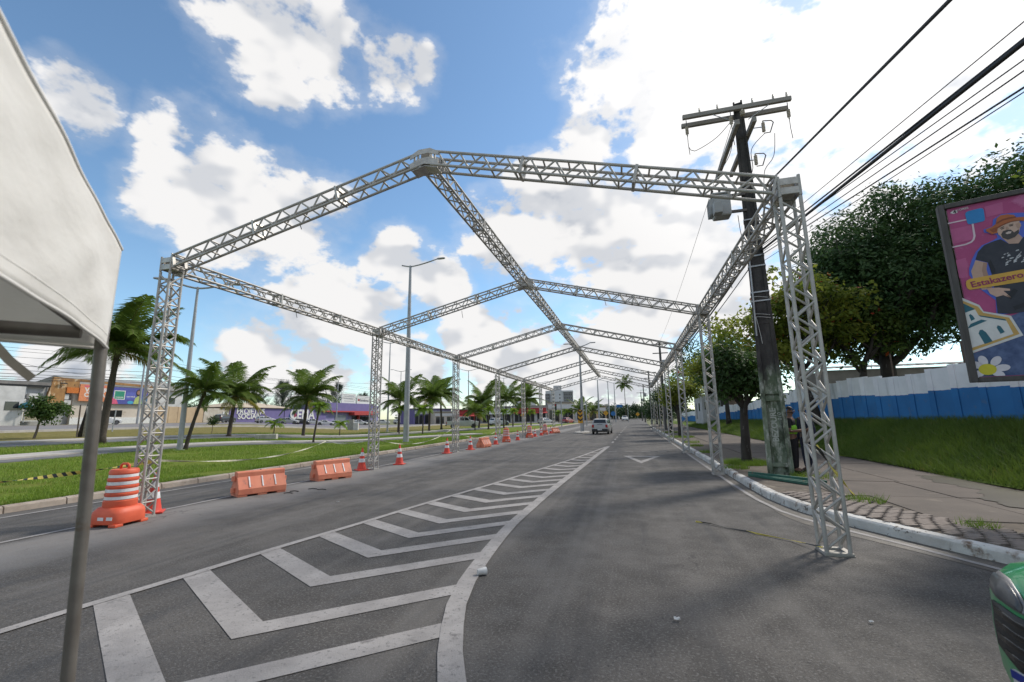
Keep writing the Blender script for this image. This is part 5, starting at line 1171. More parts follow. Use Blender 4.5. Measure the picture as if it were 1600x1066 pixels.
# ---------------------------------------------------------------- street lamps
lamp_grey = mk('lamp_post_paint', (.36, .37, .385), .45, (.29, .30, .31), 2.5, metal=.3, bump=.05)
led = mk('lamp_lens', (.5, .5, .46), .2)
def street_lamp(loc, h, rz, label, arms=2, reach=1.5, r=.085):
    root = empty('street_lamp', loc, rz, label, 'street lamp', 'grey street lamps')
    MB().path([(0, 0, 0), (0, 0, h*.45), (0, 0, h-.05)], [r*1.25, r, r*.55], 12).build('post', lamp_grey, root, smooth=40)
    MB().box((0, 0, .012), (r*4.2, r*4.2, .024)).build('base_plate', lamp_grey, root)
    for s_ in ((1,) if arms == 1 else (1, -1)):
        pts = [(0, 0, h-.12)]+[(s_*reach*t, 0, h-.12+.02*math.sin(t*3)+.42*t*t*(1.5-.5*t)) for t in (.12, .3, .5, .7, .9)]
        if arms == 1: pts = [(-.7, 0, h+.05), (-.3, 0, h-.06)] + pts
        a = MB().path(pts, [.05 if i < len(pts)-1 else .035 for i in range(len(pts))], 8).build('arm', lamp_grey, root, smooth=40)
        e = V(*pts[-1])
        MB().loft([[e+V(s_*x, y, z) for y, z in ((-w, -.03), (w, -.03), (w*.7, .05), (-w*.7, .05))] for x, w in ((-.05, .06), (.1, .13), (.45, .13), (.58, .06))]).build('lamp_head', lamp_grey, root, bevel=.008)
        MB().box(e+V(s_*.28, 0, -.036), (.36, .17, .012)).build('lens', led, root)
    return root
street_lamp((-15.05, 27.6, .12), 12.75, 0, 'tall grey single-arm street lamp on the median lawn', 1, 2.4, .16)
street_lamp(on_lawn(-21.35, 16.75), 8.3, rad(35), 'double-arm street lamp beside the leaning dark palm', 2, 1.5, .10)
street_lamp(on_lawn(-30.2, 50.5), 11.6, rad(20), 'double-arm street lamp just left of the single-arm lamp', 2, 1.7, .10)
street_lamp((-31.5, 83, .12), 11.2, rad(15), 'double-arm street lamp seen beside the third left truss leg', 2, 1.9, .12)
street_lamp((-27.8, 96, .1), 10.6, rad(10), 'double-arm street lamp between the fourth and fifth left truss legs', 2, 1.9, .11)
street_lamp((-22.5, 112, 0), 10.6, rad(10), 'double-arm street lamp beyond the coconut palms by the fifth leg', 2, 1.8, .11)
street_lamp((-5.0, 47.1, .1), 9.2, rad(0), 'grey street lamp on the traffic island behind the ridge truss', 2, 1.3, .13)
street_lamp((-6.4, 93, 0), 9.3, rad(0), 'grey street lamp right under the far ridge block', 2, 1.5, .16)
street_lamp((-5.2, 112, 0), 10.4, rad(0), 'left one of the two slim lamps beyond the hatchback', 2, 1.7, .14)
street_lamp((-4.0, 122, 0), 10.6, rad(0), 'right one of the two slim lamps beyond the hatchback', 2, 1.7, .14)
street_lamp((-44, 78, 1.0), 10.2, rad(20), 'far double-arm lamp behind the palm crowns by the second leg', 2, 1.7, .10)
# traffic island with marker
isl = struct(MB().loft([[(x*s_-5.0, y*s_+46.4, z) for x, y in [(math.cos(a)*.75, math.sin(a)*2.4) for a in np.linspace(0, 2*math.pi, 17)[:-1]]] for s_, z in ((1, -.02), (1, .10), (.94, .13))]).build('traffic_island', concrete))
yel = mk('sign_yellow', (.72, .36, .02), .5); blk = mk('sign_black', (.015, .015, .015), .5); red_s = mk('sign_red', (.45, .02, .02), .4); blue_s = mk('sign_blue', (.02, .16, .42), .5); green_s = mk('sign_green_lens', (.01, .05, .03), .3)
mk_ = empty('chevron_marker', (-5.0, 45.2, .12), 0, 'yellow and black chevron marker on the traffic island', 'sign')
MB().path([(0, 0, 0), (0, 0, 1.3)], .04, 8).build('post', lamp_grey, mk_)
MB().box((0, -.06, 1.55), (.48, .03, 1.35)).build('plate', yel, mk_)
for k in range(3):
    z = 1.05+k*.42; MB().prism([(-.24, z+.20), (0, z), (.24, z+.20), (.24, z+.38), (0, z+.18), (-.24, z+.38)], (0, -.078, 0), (1, 0, 0), (0, 0, 1), (0, -1, 0), .004).build('chevron', blk, mk_)
def traffic_light(loc, h, armx, lit, label):
    root = empty('traffic_light', loc, 0, label, 'traffic light', 'traffic lights at the crossing')
    MB().path([(armx, 0, 0), (armx, 0, h+.9)], .09, 8).build('post', lamp_grey, root); MB().path([(armx, 0, h+.7), (armx*.5, 0, h+.6), (0, 0, h+.55)], .05, 6).build('arm', lamp_grey, root)
    MB().box((0, 0, h), (.42, .28, 1.15)).build('housing', blk, root, bevel=.03)
    for k in range(3): MB().lathe([(.12, 0), (.14, .01), (.13, .04), (.02, .05)], 12).build('lens', (red_s if k == 2 and lit else green_s), root, loc=(0, -.15, h-.35+.35*k)).rotation_euler = (math.pi/2, 0, 0)
    return root
traffic_light((-12.5, 75, 0), 3.3, 1.0, True, 'traffic light with red lens beside the seventh left truss leg')
traffic_light((-8.3, 76.5, 0), 3.3, .9, False, 'dark traffic light beside the island street lamp')
def diamond(loc, s_, label, h=2.4):
    root = empty('warning_sign', loc, 0, label, 'sign', 'yellow warning signs'); MB().path([(0, 0, 0), (0, 0, h+s_)], .035, 6).build('post', lamp_grey, root)
    MB().prism([(0, -s_), (s_, 0), (0, s_), (-s_, 0)], (0, -.05, h), (1, 0, 0), (0, 0, 1), (0, -1, 0), .02).build('plate', yel, root); MB().box((0, -.075, h), (.08, .005, s_*.9)).build('symbol', blk, root)
diamond((-5.6, 104, 0), .62, 'yellow diamond sign beyond the hatchback at the slim lamps', 2.3); diamond((-31.0, 81, .12), .55, 'yellow diamond sign under the lamp by the third left leg', 2.2); diamond((-27.4, 112, 0), .6, 'yellow diamond sign beside the fifth left truss leg', 2.2); diamond((1.8, 128, 0), .55, 'small yellow sign near the far right poles', 2.0)
gs = empty('direction_sign', (-2.6, 114, 0), 0, 'blue overhead direction sign far above the road', 'sign'); MB().path([(1.9, 0, 0), (1.9, 0, 4.6), (0, 0, 4.7)], .07, 6).build('post', lamp_grey, gs); MB().box((-.1, -.1, 4.1), (1.5, .06, .72)).build('plate', blue_s, gs)
rs = empty('round_sign', (-4.1, 108, 0), 0, 'small blue round sign on a post beside the distant trees', 'sign'); MB().path([(0, 0, 0), (0, 0, 2.2)], .04, 6).build('post', lamp_grey, rs); MB().prism([(math.cos(a)*.55, math.sin(a)*.55) for a in np.linspace(0, 6.28, 20)[:-1]], (0, -.06, 2.2), (1, 0, 0), (0, 0, 1), (0, -1, 0), .02).build('plate', blue_s, rs)
# back of a sign on the far verge, painted stump, concrete blocks
sp = empty('sign_back', on_lawn(-41.0, 26.4), rad(60), 'back of a dark rectangular sign on a post near the white car', 'sign'); MB().path([(0, 0, 0), (.05, 0, 1.75)], .045, 8).build('post', galv, sp); MB().box((-.55, .03, 1.45), (2.0, .04, .55)).build('plate', blk, sp)
st = empty('dead_trunk', on_lawn(-35.3, 20.9), 0, 'leaning burnt palm trunk with white paint at its foot', 'dead tree'); MB().path([(0, 0, -.1), (.08, .1, 1.2), (.2, .25, 3.0), (.3, .3, 3.75)], [.17, .13, .11, .09], 9).build('trunk', mk('charred_trunk', (.03, .028, .026), .95, (.07, .062, .055), 5, bump=.5), st, smooth=True)
MB().path([(.24, .05, -.05), (.27, .06, 1.4), (.20, .02, 2.0)], [.09, .075, .05], 8).build('painted_stake', mk('old_white_paint', (.45, .44, .41), .9, (.25, .24, .22), 6), st, smooth=True)
MB().path([(.10, -.25, -.05), (.02, -.25, 2.1)], .04, 6).build('stake', bark_lt, st)
cb = MB().box((0, 0, .18), (1.35, .5, .36), Matrix.Rotation(.5, 3, 'Z')).build('concrete_block', mk('white_block', (.52, .50, .46), .9, (.34, .32, .29), 3, spots=[((.15, .14, .12), 4, .6, .06)]), loc=on_lawn(-25.0, 25.8), bevel=.03); tag(cb, 'broken white concrete block on the lawn by the small palm', 'concrete block')
cab = empty('utility_cabinet', on_lawn(-39.5, 56), .4, 'grey and white utility cabinet in front of the parked cars', 'cabinet'); MB().box((0, 0, .8), (.8, .8, 1.6)).build('housing', mk('cabinet_grey', (.26, .26, .25), .7), cab, bevel=.03); MB().box((.75, -.1, .55), (.7, .6, 1.1)).build('meter_box', plaster_white, cab, bevel=.02); MB().box((0, -.405, .8), (.7, .012, 1.4)).build('door', mk('cabinet_door', (.32, .32, .30), .6), cab)

# ---------------------------------------------------------------- cars
rim_m = mk('wheel_rim', (.42, .42, .43), .35, metal=.7); tail_red = mk('tail_lamp', (.40, .012, .015), .25); head_m = mk('head_lamp', (.60, .62, .64), .12, spec=.7); plate_w = mk('number_plate', (.62, .62, .62), .5); black_pl = mk('black_plastic', (.022, .022, .023), .55)
def paint(name, c): return mk('car_paint_'+name, c, .32, tuple(v*.93 for v in c), 1.5, spec=.5, coat=.5)
white_car, silver_car, dark_car, red_car, green_car = paint('white', (.62, .62, .61)), paint('silver', (.38, .385, .39)), paint('dark', (.035, .037, .042)), paint('red', (.30, .03, .03)), paint('green', (.006, .25, .08))
HATCH = [(1.92, .32, .50, .60, .62, .66, .55), (1.84, .22, .52, .70, .73, .78, .66), (1.25, .2, .58, .84, .90, .83, .70), (.85, .2, .6, .91, .97, .84, .68), (.12, .2, .6, .94, 1.41, .84, .56), (-.85, .2, .6, .96, 1.45, .84, .56), (-1.45, .2, .6, .98, 1.39, .84, .55), (-1.84, .22, .6, .98, 1.04, .82, .66), (-1.92, .28, .55, .80, .84, .76, .62)]
UNO = [(1.82, .34, .52, .66, .68, .66, .58), (1.74, .24, .54, .78, .80, .74, .66), (1.2, .22, .6, .90, .93, .77, .70), (.95, .22, .6, .94, .98, .775, .68), (.42, .22, .6, .95, 1.40, .775, .60), (-.9, .22, .6, .95, 1.445, .775, .60), (-1.52, .22, .6, .95, 1.40, .775, .60), (-1.74, .24, .6, .94, 1.0, .765, .68), (-1.80, .30, .55, .80, .86, .74, .67)]
SUV = [(2.1, .4, .58, .74, .76, .70, .6), (2.0, .28, .6, .86, .90, .84, .72), (1.3, .26, .66, 1.0, 1.06, .89, .76), (.95, .26, .68, 1.06, 1.12, .9, .74), (.25, .26, .68, 1.08, 1.60, .9, .64), (-1.2, .26, .68, 1.10, 1.64, .9, .64), (-1.75, .26, .68, 1.10, 1.56, .9, .62), (-2.0, .28, .68, 1.08, 1.16, .88, .72), (-2.1, .36, .6, .9, .95, .82, .68)]
def ring_of(s): 
    x, zb_, zm, zl_, zt_, w, wt = s
    return [V(x, -w*.93, zb_), V(x, -w, zm), V(x, -w*.975, zl_), V(x, -wt*1.0, zt_-.05*(zt_-zl_)), V(x, -wt*.82, zt_), V(x, wt*.82, zt_), V(x, wt, zt_-.05*(zt_-zl_)), V(x, w*.975, zl_), V(x, w, zm), V(x, w*.93, zb_)]
def slab_patch(pts, n_, t=.004):
    n_ = n_.normalized(); return MB().loft([[p+n_*.002 for p in pts], [p+n_*(.002+t) for p in pts]])
def make_car(name, S, mat, rear_detail=False, wheel_r=.30):
    root = empty(name); R_ = [ring_of(s) for s in S]
    body = MB().loft(R_).build('body', mat, root, smooth=28, bevel=0)
    md = body.modifiers.new('bevel', 'BEVEL'); md.width = .03; md.segments = 2; md.limit_method = 'ANGLE'; md.angle_limit = rad(25)
    for sd in (-1, 1):
        b_, t_ = (2, 3) if sd < 0 else (7, 6)
        def P_(i, u, v):      # u along between station i and i+1, v from belt to top
            return (R_[i][b_].lerp(R_[i][t_], v)).lerp(R_[i+1][b_].lerp(R_[i+1][t_], v), u)
        nn = V(0, sd*1.0, .28)
        slab_patch([P_(3, .42, .12), P_(4, .42, .12), P_(4, .42, .92), P_(3, .97, .92)], nn, .008).build('side_window', glass_dark, root)
        slab_patch([P_(4, .48, .12), P_(5, .55, .12), P_(5, .55, .90), P_(4, .48, .92)], nn, .008).build('side_window', glass_dark, root)
        slab_patch([P_(5, .65, .14), P_(6, .35, .16), P_(6, .12, .80), P_(5, .65, .88)], nn, .008).build('side_window', glass_dark, root)
        MB().box((S[3][0]-.18, sd*(S[3][5]+.07), S[3][3]+.07), (.09, .15, .11)).build('mirror', mat, root, bevel=.02)
        for wx in (S[1][0]-.52, S[7][0]+.55):
            wt = MB().lathe([(wheel_r*.62, -.085), (wheel_r*.97, -.08), (wheel_r, -.03), (wheel_r, .05), (wheel_r*.96, .085), (wheel_r*.62, .088)], 20).build('wheel', black, root, smooth=40, loc=(wx, sd*(S[4][5]-.075), wheel_r)); wt.rotation_euler = (-sd*math.pi/2, 0, 0)
            MB().lathe([(wheel_r*.63, .06), (wheel_r*.6, .092), (wheel_r*.2, .075), (wheel_r*.1, .095)], 16).build('rim', rim_m, wt, smooth=30)
            arc = [(wheel_r*1.17*math.cos(a), wheel_r*1.17*math.sin(a)) for a in np.linspace(-.25, math.pi+.25, 12)]; MB().prism(arc, (wx, sd*(S[4][5]*.992), wheel_r), (1, 0, 0), (0, 0, 1), (0, sd, 0), .006).build('wheel_arch', black_pl, root)
    def top(i, u, yf): return R_[i][4].lerp(R_[i][5], yf).lerp(R_[i+1][4].lerp(R_[i+1][5], yf), u)
    slab_patch([top(3, .12, -.05), top(3, .12, 1.05), top(3, .90, 1.0), top(3, .90, 0)], V(.5, 0, .7), .006).build('windscreen', glass_dark, root)
    slab_patch([top(6, .12, .0), top(6, .12, 1.0), top(6, .88, 1.03), top(6, .88, -.03)], V(-.8, 0, .35), .010).build('rear_window', glass_dark, root)
    f, r_ = S[1], S[-2]
    for sd in (-1, 1):
        MB().box((f[0]+.005, sd*f[5]*.68, f[3]-.07), (.12, .34, .13)).build('headlight', head_m, root, bevel=.02)
        MB().box((r_[0]-.045, sd*r_[5]*.82, r_[3]-.17), (.10, .20, .26)).build('tail_light', tail_red, root, bevel=.015)
    MB().box((f[0]+.04, 0, f[1]+.17), (.14, f[5]*1.7, .20)).build('bumper', black_pl, root, bevel=.04); MB().box((r_[0]-.06, 0, r_[1]+.15), (.16, r_[5]*1.94, .24)).build('bumper', black_pl, root, bevel=.04)
    MB().box((f[0]+.06, 0, f[3]-.10), (.06, .62, .09)).build('grille', black_pl, root, bevel=.01)
    MB().box((r_[0]-.147, 0, r_[1]+.22), (.012, .42, .13)).build('number_plate', plate_w, root); MB().box((f[0]+.117, 0, f[1]+.2), (.012, .42, .13)).build('number_plate', plate_w, root)
    return root
def recolour(root, mat):
    for ch in root.children:
        if ch.name.split('.')[0] in ('body', 'mirror'):
            ch.material_slots[0].link = 'OBJECT'; ch.material_slots[0].material = mat
uno = make_car('hatchback_car', UNO, silver_car, wheel_r=.28); uno.location = (-2.75, 43.6, 0); uno.rotation_euler = (0, 0, rad(86)); tag(uno, 'old boxy silver hatchback driving away down the road', 'car')
MB().path([(-1.775, -.1, .96), (-1.70, .15, 1.03)], .008, 5).build('rear_wiper', black, uno); MB().box((-1.80, 0, .90), (.02, .5, .03)).build('boot_trim', black_pl, uno)
p_h = make_car('parked_car', HATCH, white_car); p_s = make_car('parked_car', SUV, white_car, wheel_r=.34)
far = copy_tree(p_s); far.name = 'distant_car'; far.location = (-1.9, 140, 0); far.rotation_euler = (0, 0, rad(-88)); tag(far, 'small white car far ahead on the road', 'car')
def gz(x, y): return zt(x, y)+LAWN_Z+.05
spots = [(p_h, -60.0, 37.6, 66, white_car, 'white hatchback on the service road behind the tent pole'), (p_s, -61, 54.5, 100, dark_car, 'dark grey car parked left of the social projects wall'), (p_h, -61, 62.5, 70, silver_car, 'silver car parked before the tan roofed building'), (p_h, -61.5, 68.6, 20, silver_car, 'pale car parked under the CEMA lettering'), (p_h, -61.5, 71.8, 15, dark_car, 'dark car parked right of the pale one under the lettering'),
         (p_s, -62, 75.5, 40, white_car, 'white estate car right of the leaning bright palm'), (p_h, -62, 79.4, 30, white_car, 'second white car in the row before the purple shop'), (p_h, -62, 83.4, 25, white_car, 'third white car in the row before the purple shop'), (p_h, -62, 87.0, 20, silver_car, 'silver car near the red shop entrance'), (p_s, -62, 91.5, 25, white_car, 'white car right of the grey cabinet'), (p_h, -62, 95.5, 20, dark_car, 'dark car just left of the second left truss leg'), (p_s, -62, 101.5, 25, white_car, 'white car behind the second left truss leg'),
         (p_s, -60, 106.5, 20, white_car, 'white car between the second truss leg and tall lamp'), (p_h, -58, 110, 20, silver_car, 'silver car left of the tall single-arm lamp'), (p_s, -56, 113, 20, white_car, 'white car right of the tall single-arm lamp'), (p_s, -54, 115, 10, dark_car, 'dark car beyond the bright young palm'), (p_h, -52, 118, 30, white_car, 'white car before the red shop behind palms'), (p_h, -50, 124, 30, silver_car, 'pale car farthest along the left row'), (p_s, -26, 86, 60, white_car, 'white car crossing behind the fourth left truss leg'), (p_h, -19, 100, 60, silver_car, 'silver car seen beyond the fifth left truss leg'), (p_h, -14.5, 104, 70, red_car, 'red car seen between the sixth and seventh left truss legs')]
used = set()
for src, x, y, a, m_, lb in spots:
    if x < -40: x, y = x*1.25, y*1.25
    o = copy_tree(src); o.location = (x, y, gz(x, y) if y < 112 and x < -40 else .01); o.rotation_euler = (0, 0, rad(a)); recolour(o, m_); tag(o, lb, 'car', 'cars parked on the left')
for src in (p_h, p_s):
    for ch in list(src.children):
        for g2 in list(ch.children): bpy.data.objects.remove(g2)
        bpy.data.objects.remove(ch)
    bpy.data.objects.remove(src)
# white pickup
pu = empty('pickup_truck', (-25.2, 64.0, .16), rad(25), 'white pickup truck with dark tail crossing the median path', 'pickup truck')
PC = [(2.45, .5, .62, .85, .88, .72, .64), (2.35, .36, .7, .98, 1.0, .84, .74), (1.5, .34, .75, 1.08, 1.12, .88, .76), (1.15, .34, .75, 1.12, 1.18, .88, .74), (.55, .34, .75, 1.14, 1.72, .88, .66), (-.45, .34, .75, 1.14, 1.74, .88, .66), (-.62, .34, .75, 1.14, 1.66, .88, .66), (-.70, .34, .75, 1.12, 1.16, .88, .80), (-.74, .34, .75, 1.10, 1.12, .87, .80)]
R_ = [ring_of(s) for s in PC]; MB().loft(R_).build('cab', white_car, pu, smooth=28)
MB().box((-1.62, 0, .78), (1.80, 1.72, .62)).build('cargo_bed', white_car, pu, bevel=.03); MB().box((-1.62, 0, 1.095), (1.72, 1.5, .02)).build('bed_cover', black_pl, pu); MB().box((-2.54, 0, .78), (.05, 1.62, .58)).build('tailgate', black_pl, pu, bevel=.02); MB().box((-2.6, 0, .46), (.16, 1.7, .2)).build('bumper', black_pl, pu, bevel=.03)
for sd in (-1, 1):
    slab_patch([V(1.0, sd*.865, 1.18), V(.25, sd*.865, 1.18), V(.22, sd*.70, 1.64), V(.55, sd*.70, 1.64)], V(0, sd, .3), .01).build('side_window', glass_dark, pu); slab_patch([V(.15, sd*.865, 1.18), V(-.5, sd*.865, 1.18), V(-.45, sd*.70, 1.64), V(.12, sd*.70, 1.64)], V(0, sd, .3), .01).build('side_window', glass_dark, pu)
    MB().box((-2.53, sd*.80, .85), (.08, .12, .34)).build('tail_light', tail_red, pu); MB().box((.92, sd*.96, 1.2), (.1, .16, .13)).build('mirror', white_car, pu)
    for wx in (1.62, -1.55):
        w_ = MB().lathe([(.2, -.1), (.34, -.09), (.35, 0), (.34, .1), (.2, .105)], 18).build('wheel', black, pu, smooth=40, loc=(wx, sd*.80, .35)); w_.rotation_euler = (-sd*math.pi/2, 0, 0); MB().lathe([(.21, .07), (.2, .108), (.05, .09)], 14).build('rim', rim_m, w_, smooth=30)
slab_patch([R_[3][4].lerp(R_[4][4], .1), R_[3][5].lerp(R_[4][5], .1), R_[4][5].lerp(R_[3][5], .1), R_[4][4].lerp(R_[3][4], .1)], V(.6, 0, .7), .008).build('windscreen', glass_dark, pu)

# ---------------------------------------------------------------- buildings on the left
grey_pl = mk('grey_plaster', (.36, .365, .37), .9, (.28, .285, .285), .7, bump=.1, spots=[((.18, .175, .165), .8, .62, .1)])
beige_pl = mk('beige_plaster', (.56, .50, .43), .9, (.48, .42, .36), .5, bump=.08, spots=[((.34, .28, .22), .7, .63, .1)])
tan_pl = mk('tan_panel', (.50, .38, .25), .9, (.43, .32, .21), .5, spots=[((.30, .23, .16), .5, .62, .1)])
rust = mk('rusty_cladding', (.36, .20, .075), .9, (.22, .11, .045), 1.2, spots=[((.52, .40, .26), 1.4, .56, .06), ((.08, .05, .03), 2.2, .62, .05)], stretch=(1, 1, .45))
purple = mk('purple_paint', (.16, .135, .31), .85, (.13, .11, .26), .6, spots=[((.20, .17, .40), .6, .6, .1)])
lilac = mk('lilac_paint', (.27, .25, .44), .85, (.21, .19, .36), .6)
red_pl = mk('red_trim_paint', (.42, .045, .045), .7); tan_roof = mk('tan_roof_tiles', (.50, .43, .33), .9, (.40, .33, .25), 1.2, bump=.3)
sign_white = mk('sign_white', (.70, .70, .69), .6); sheet_grey = mk('roof_sheet', (.30, .30, .29), .8, (.22, .22, .21), .8)
def fx(root, name, y0, y1, z0, z1, d0, d1, mat, bev=0, par=None):   # box on the facade: d = distance in front of x=-72
    return MB().box(((d0+d1)/2, (y0+y1)/2, (z0+z1)/2), (d1-d0, y1-y0, z1-z0)).build(name, mat, par or root, bevel=bev)
A = empty('grey_house', (-72, 0, 0), 0, 'low grey house with awnings at the far left behind the small tree', 'building')
fx(A, 'wall', 28, 38.35, 1.4, 6.6, -6, 0, grey_pl); fx(A, 'roof', 27.5, 38.3, 6.55, 6.95, -6.4, .7, tile_roof); fx(A, 'side_wing', 24, 35.2, 1.4, 6.2, 0, 2.2, plaster_white)
fx(A, 'gutter', 28, 38.3, 6.35, 6.58, .3, .62, blk); fx(A, 'window', 33.6, 34.8, 3.4, 4.4, 2.18, 2.24, glass_dark); fx(A, 'window', 37.3, 38.0, 4.9, 5.6, -.02, .06, glass_dark)
fx(A, 'air_conditioner', 36.4, 37.3, 4.9, 5.5, 0, .6, plaster_white, .03); fx(A, 'air_conditioner', 35.4, 36.2, 4.2, 4.8, 0.05, .6, plaster_white, .03); fx(A, 'downpipe', 36.28, 36.36, 2, 6.4, 0.02, .12, galv)
gt = fx(A, 'gate', 35.8, 38.3, 2.2, 3.9, 1.2, 1.26, mk('olive_sheet', (.26, .22, .13), .8, (.34, .31, .24), .9, spots=[((.45, .43, .38), .8, .58, .05)]))
for a, b, c, d in ((35.75, 38.35, 3.88, 3.98), (35.75, 38.35, 2.1, 2.2), (35.7, 35.8, 2.1, 3.98), (38.3, 38.4, 2.1, 3.98)): fx(A, 'gate_rail', a, b, c, d, 1.18, 1.28, sign_white, par=gt)
ph = empty('payphone', (-69.3, 35.2, 1.95), 0, 'teal dome payphone hood by the grey house', 'payphone'); MB().path([(0, 0, 0), (0, 0, 2.0)], .05, 8).build('post', lamp_grey, ph); MB().lathe([(.62, 0), (.60, .25), (.45, .5), (.22, .64), (.03, .68)], 14, (0, 0, 1.7)).build('hood', mk('teal_plastic', (.015, .12, .16), .4), ph, smooth=True); MB().box((0, 0, 1.75), (.22, .3, .45)).build('telephone', blk, ph)
B = empty('billboard_shop', (-72, 0, 0), 0, 'shop with rusty fascia and two wall posters left of the truss leg', 'building')
fx(B, 'wall', 41.2, 51.0, 1.0, 7.0, -8, 0, beige_pl); fx(B, 'plinth', 41.1, 53, 1.2, 2.55, 0, .12, sign_white); fx(B, 'recess_wall', 38.4, 41.2, 1.0, 5.9, -7, -.5, grey_pl)
MB().prism([(38.15, 4.1), (40.1, 4.1), (40.1, 5.8), (41.5, 5.9), (41.5, 7.35), (51.2, 7.05), (51.2, 7.38), (38.7, 7.75)], (-.02, 0, 0), (0, 1, 0), (0, 0, 1), (1, 0, 0), .34).build('rusty_fascia', rust, B)
fx(B, 'orange_sign', 40.15, 41.45, 5.75, 6.5, .33, .42, mk('orange_print', (.55, .15, .012), .6)); fx(B, 'air_conditioner', 39.7, 40.6, 4.9, 5.6, -.5, .2, plaster_white, .03); fx(B, 'air_conditioner', 40.0, 40.9, 4.2, 4.8, -.5, .2, plaster_white, .03)
MB().path([(.1, 39.6, 6.95), (.5, 39.6, 7.0)], .05, 6).build('floodlight_arm', blk, B); MB().box((.6, 39.6, 6.98), (.22, .7, .14)).build('floodlight', blk, B)
P1 = fx(B, 'poster_orange', 41.55, 45.3, 4.75, 7.02, .33, .44, mk('poster_orange_print', (.68, .24, .10), .6)); P2 = fx(B, 'poster_blue', 45.32, 50.25, 4.45, 6.86, .33, .44, mk('poster_blue_print', (.075, .085, .34), .6))
YZ = lambda y, z, d=.446: basis((d, y, z), (0, 1, 0), (0, 0, 1), (1, 0, 0))
prw = mk('poster_white', (.72, .70, .68), .6); prp = mk('poster_pink', (.66, .10, .20), .6)
text_mesh('VAI SER', .80, 'printed_line', prw, P1, YZ(43.45, 6.25), .03); text_mesh('CANJA', .80, 'printed_line', prw, P1, YZ(43.3, 5.60), .03); text_mesh('É muito junho', .27, 'printed_line', mk('poster_purple', (.14, .05, .20), .6), P1, YZ(43.2, 5.1), .008)
fx(B, 'printed_strip', 42.0, 44.4, 6.68, 6.86, .44, .447, prp, par=P1)
fx(B, 'printed_badge', 45.75, 47.0, 5.2, 6.3, .44, .447, mk('poster_green', (.02, .26, .16), .6), par=P2); fx(B, 'printed_badge_border', 45.65, 47.1, 5.1, 6.4, .44, .4445, prw, par=P2); fx(B, 'printed_card', 47.25, 48.5, 5.15, 6.2, .44, .447, mk('poster_blue_card', (.10, .12, .45), .6), par=P2)
text_mesh('CAMAÇARI', .20, 'printed_word', prw, P2, YZ(46.38, 5.42, .449), .006); text_mesh('com VOCÊ', .24, 'printed_word', prw, P2, YZ(47.88, 5.55, .449), .008)
def flat_shape(name, pts, mat, par, d=.447, t=.003): return MB().prism(pts, (d, 0, 0), (0, 1, 0), (0, 0, 1), (1, 0, 0), t).build(name, mat, par)
skin_p = mk('poster_skin', (.36, .19, .12), .6); hair_p = mk('poster_hair', (.03, .022, .02), .6)
def ell2(cy, cz, a, b, n=16): return [(cy+a*math.cos(t), cz+b*math.sin(t)) for t in np.linspace(0, 2*math.pi, n+1)[:-1]]
flat_shape('printed_hair', ell2(48.95, 6.15, .42, .55), hair_p, P2, .4475); flat_shape('printed_face', ell2(48.88, 6.2, .22, .3), skin_p, P2, .451); flat_shape('printed_body', [(48.3, 4.5), (49.5, 4.5), (49.35, 5.4), (48.9, 5.7), (48.5, 5.4)], mk('poster_lime', (.42, .50, .16), .6), P2, .452)
flat_shape('printed_face', ell2(49.85, 6.25, .24, .33), skin_p, P2, .4475); flat_shape('printed_body', [(49.45, 4.5), (50.2, 4.5), (50.2, 5.6), (49.85, 5.85), (49.5, 5.6)], mk('poster_teal', (.05, .18, .28), .6), P2, .4475)
flat_shape('printed_arc', [(45.32, 4.46), (46.3, 4.46), (46.1, 5.0), (45.6, 5.3), (45.32, 5.9)], prp, P2, .4472); flat_shape('printed_circle', ell2(47.9, 4.72, .42, .24), mk('poster_cyan', (.05, .35, .55), .6), P2, .4474)
Cw = empty('panel_wall', (-72, 0, 0), 0, 'beige panelled yard wall between the posters and the tan roof', 'wall')
for i in range(6): fx(Cw, 'wall_panel', 51.05+i*1.5, 52.5+i*1.5, 1.0, 4.35-.05*i, -.3, 0, tan_pl, .02)
fx(Cw, 'pale_wall', 60.1, 65.0, .9, 4.1, -.3, .02, mk('peeling_white', (.52, .49, .44), .9, (.40, .35, .29), .8, spots=[((.26, .20, .15), 1.0, .6, .06)])); fx(Cw, 'doorway', 63.7, 64.9, .9, 3.5, 0.02, .10, sign_white); fx(Cw, 'door_leaf', 63.95, 64.65, 1, 3.0, .1, .14, grey_pl)
bkh = empty('pale_apartment', (-86, 55, 1.0), 0, 'pale low apartment roofs rising behind the panelled wall', 'building'); MB().box((0, 0, 3.2), (10, 16, 6.4)).build('wall', plaster_white, bkh); MB().prism([(-5.6, 6.4), (5.6, 6.4), (5.6, 7.0), (0, 8.2), (-5.6, 7.0)], (0, -8.6, 0), (1, 0, 0), (0, 0, 1), (0, 1, 0), 17.2).build('roof', sheet_grey, bkh)
for i in range(5): MB().box((5.02, -6+i*3, 4.6), (.06, 1.3, 1.1)).build('window', glass_dark, bkh)
Dd = empty('social_projects_office', (-72, 0, 0), 0, 'purple office under a tan hipped roof lettered social projects', 'building')
fx(Dd, 'wall', 65.2, 78.5, .2, 4.25, -7, 0, purple)
MB().loft([[(-7.8, 63.5, 4.32), (.35, 63.5, 4.32), (.35, 80, 4.32), (-7.8, 80, 4.32)], [(-7.8, 63.5, 4.42), (.35, 63.5, 4.42), (.35, 80, 4.42), (-7.8, 80, 4.42)], [(-3.6, 68, 5.4), (-3.2, 68, 5.4), (-3.2, 75, 5.4), (-3.6, 75, 5.5)]]).build('roof', tan_roof, Dd)
tw = mk('raised_white_letters', (.74, .74, .73), .5)
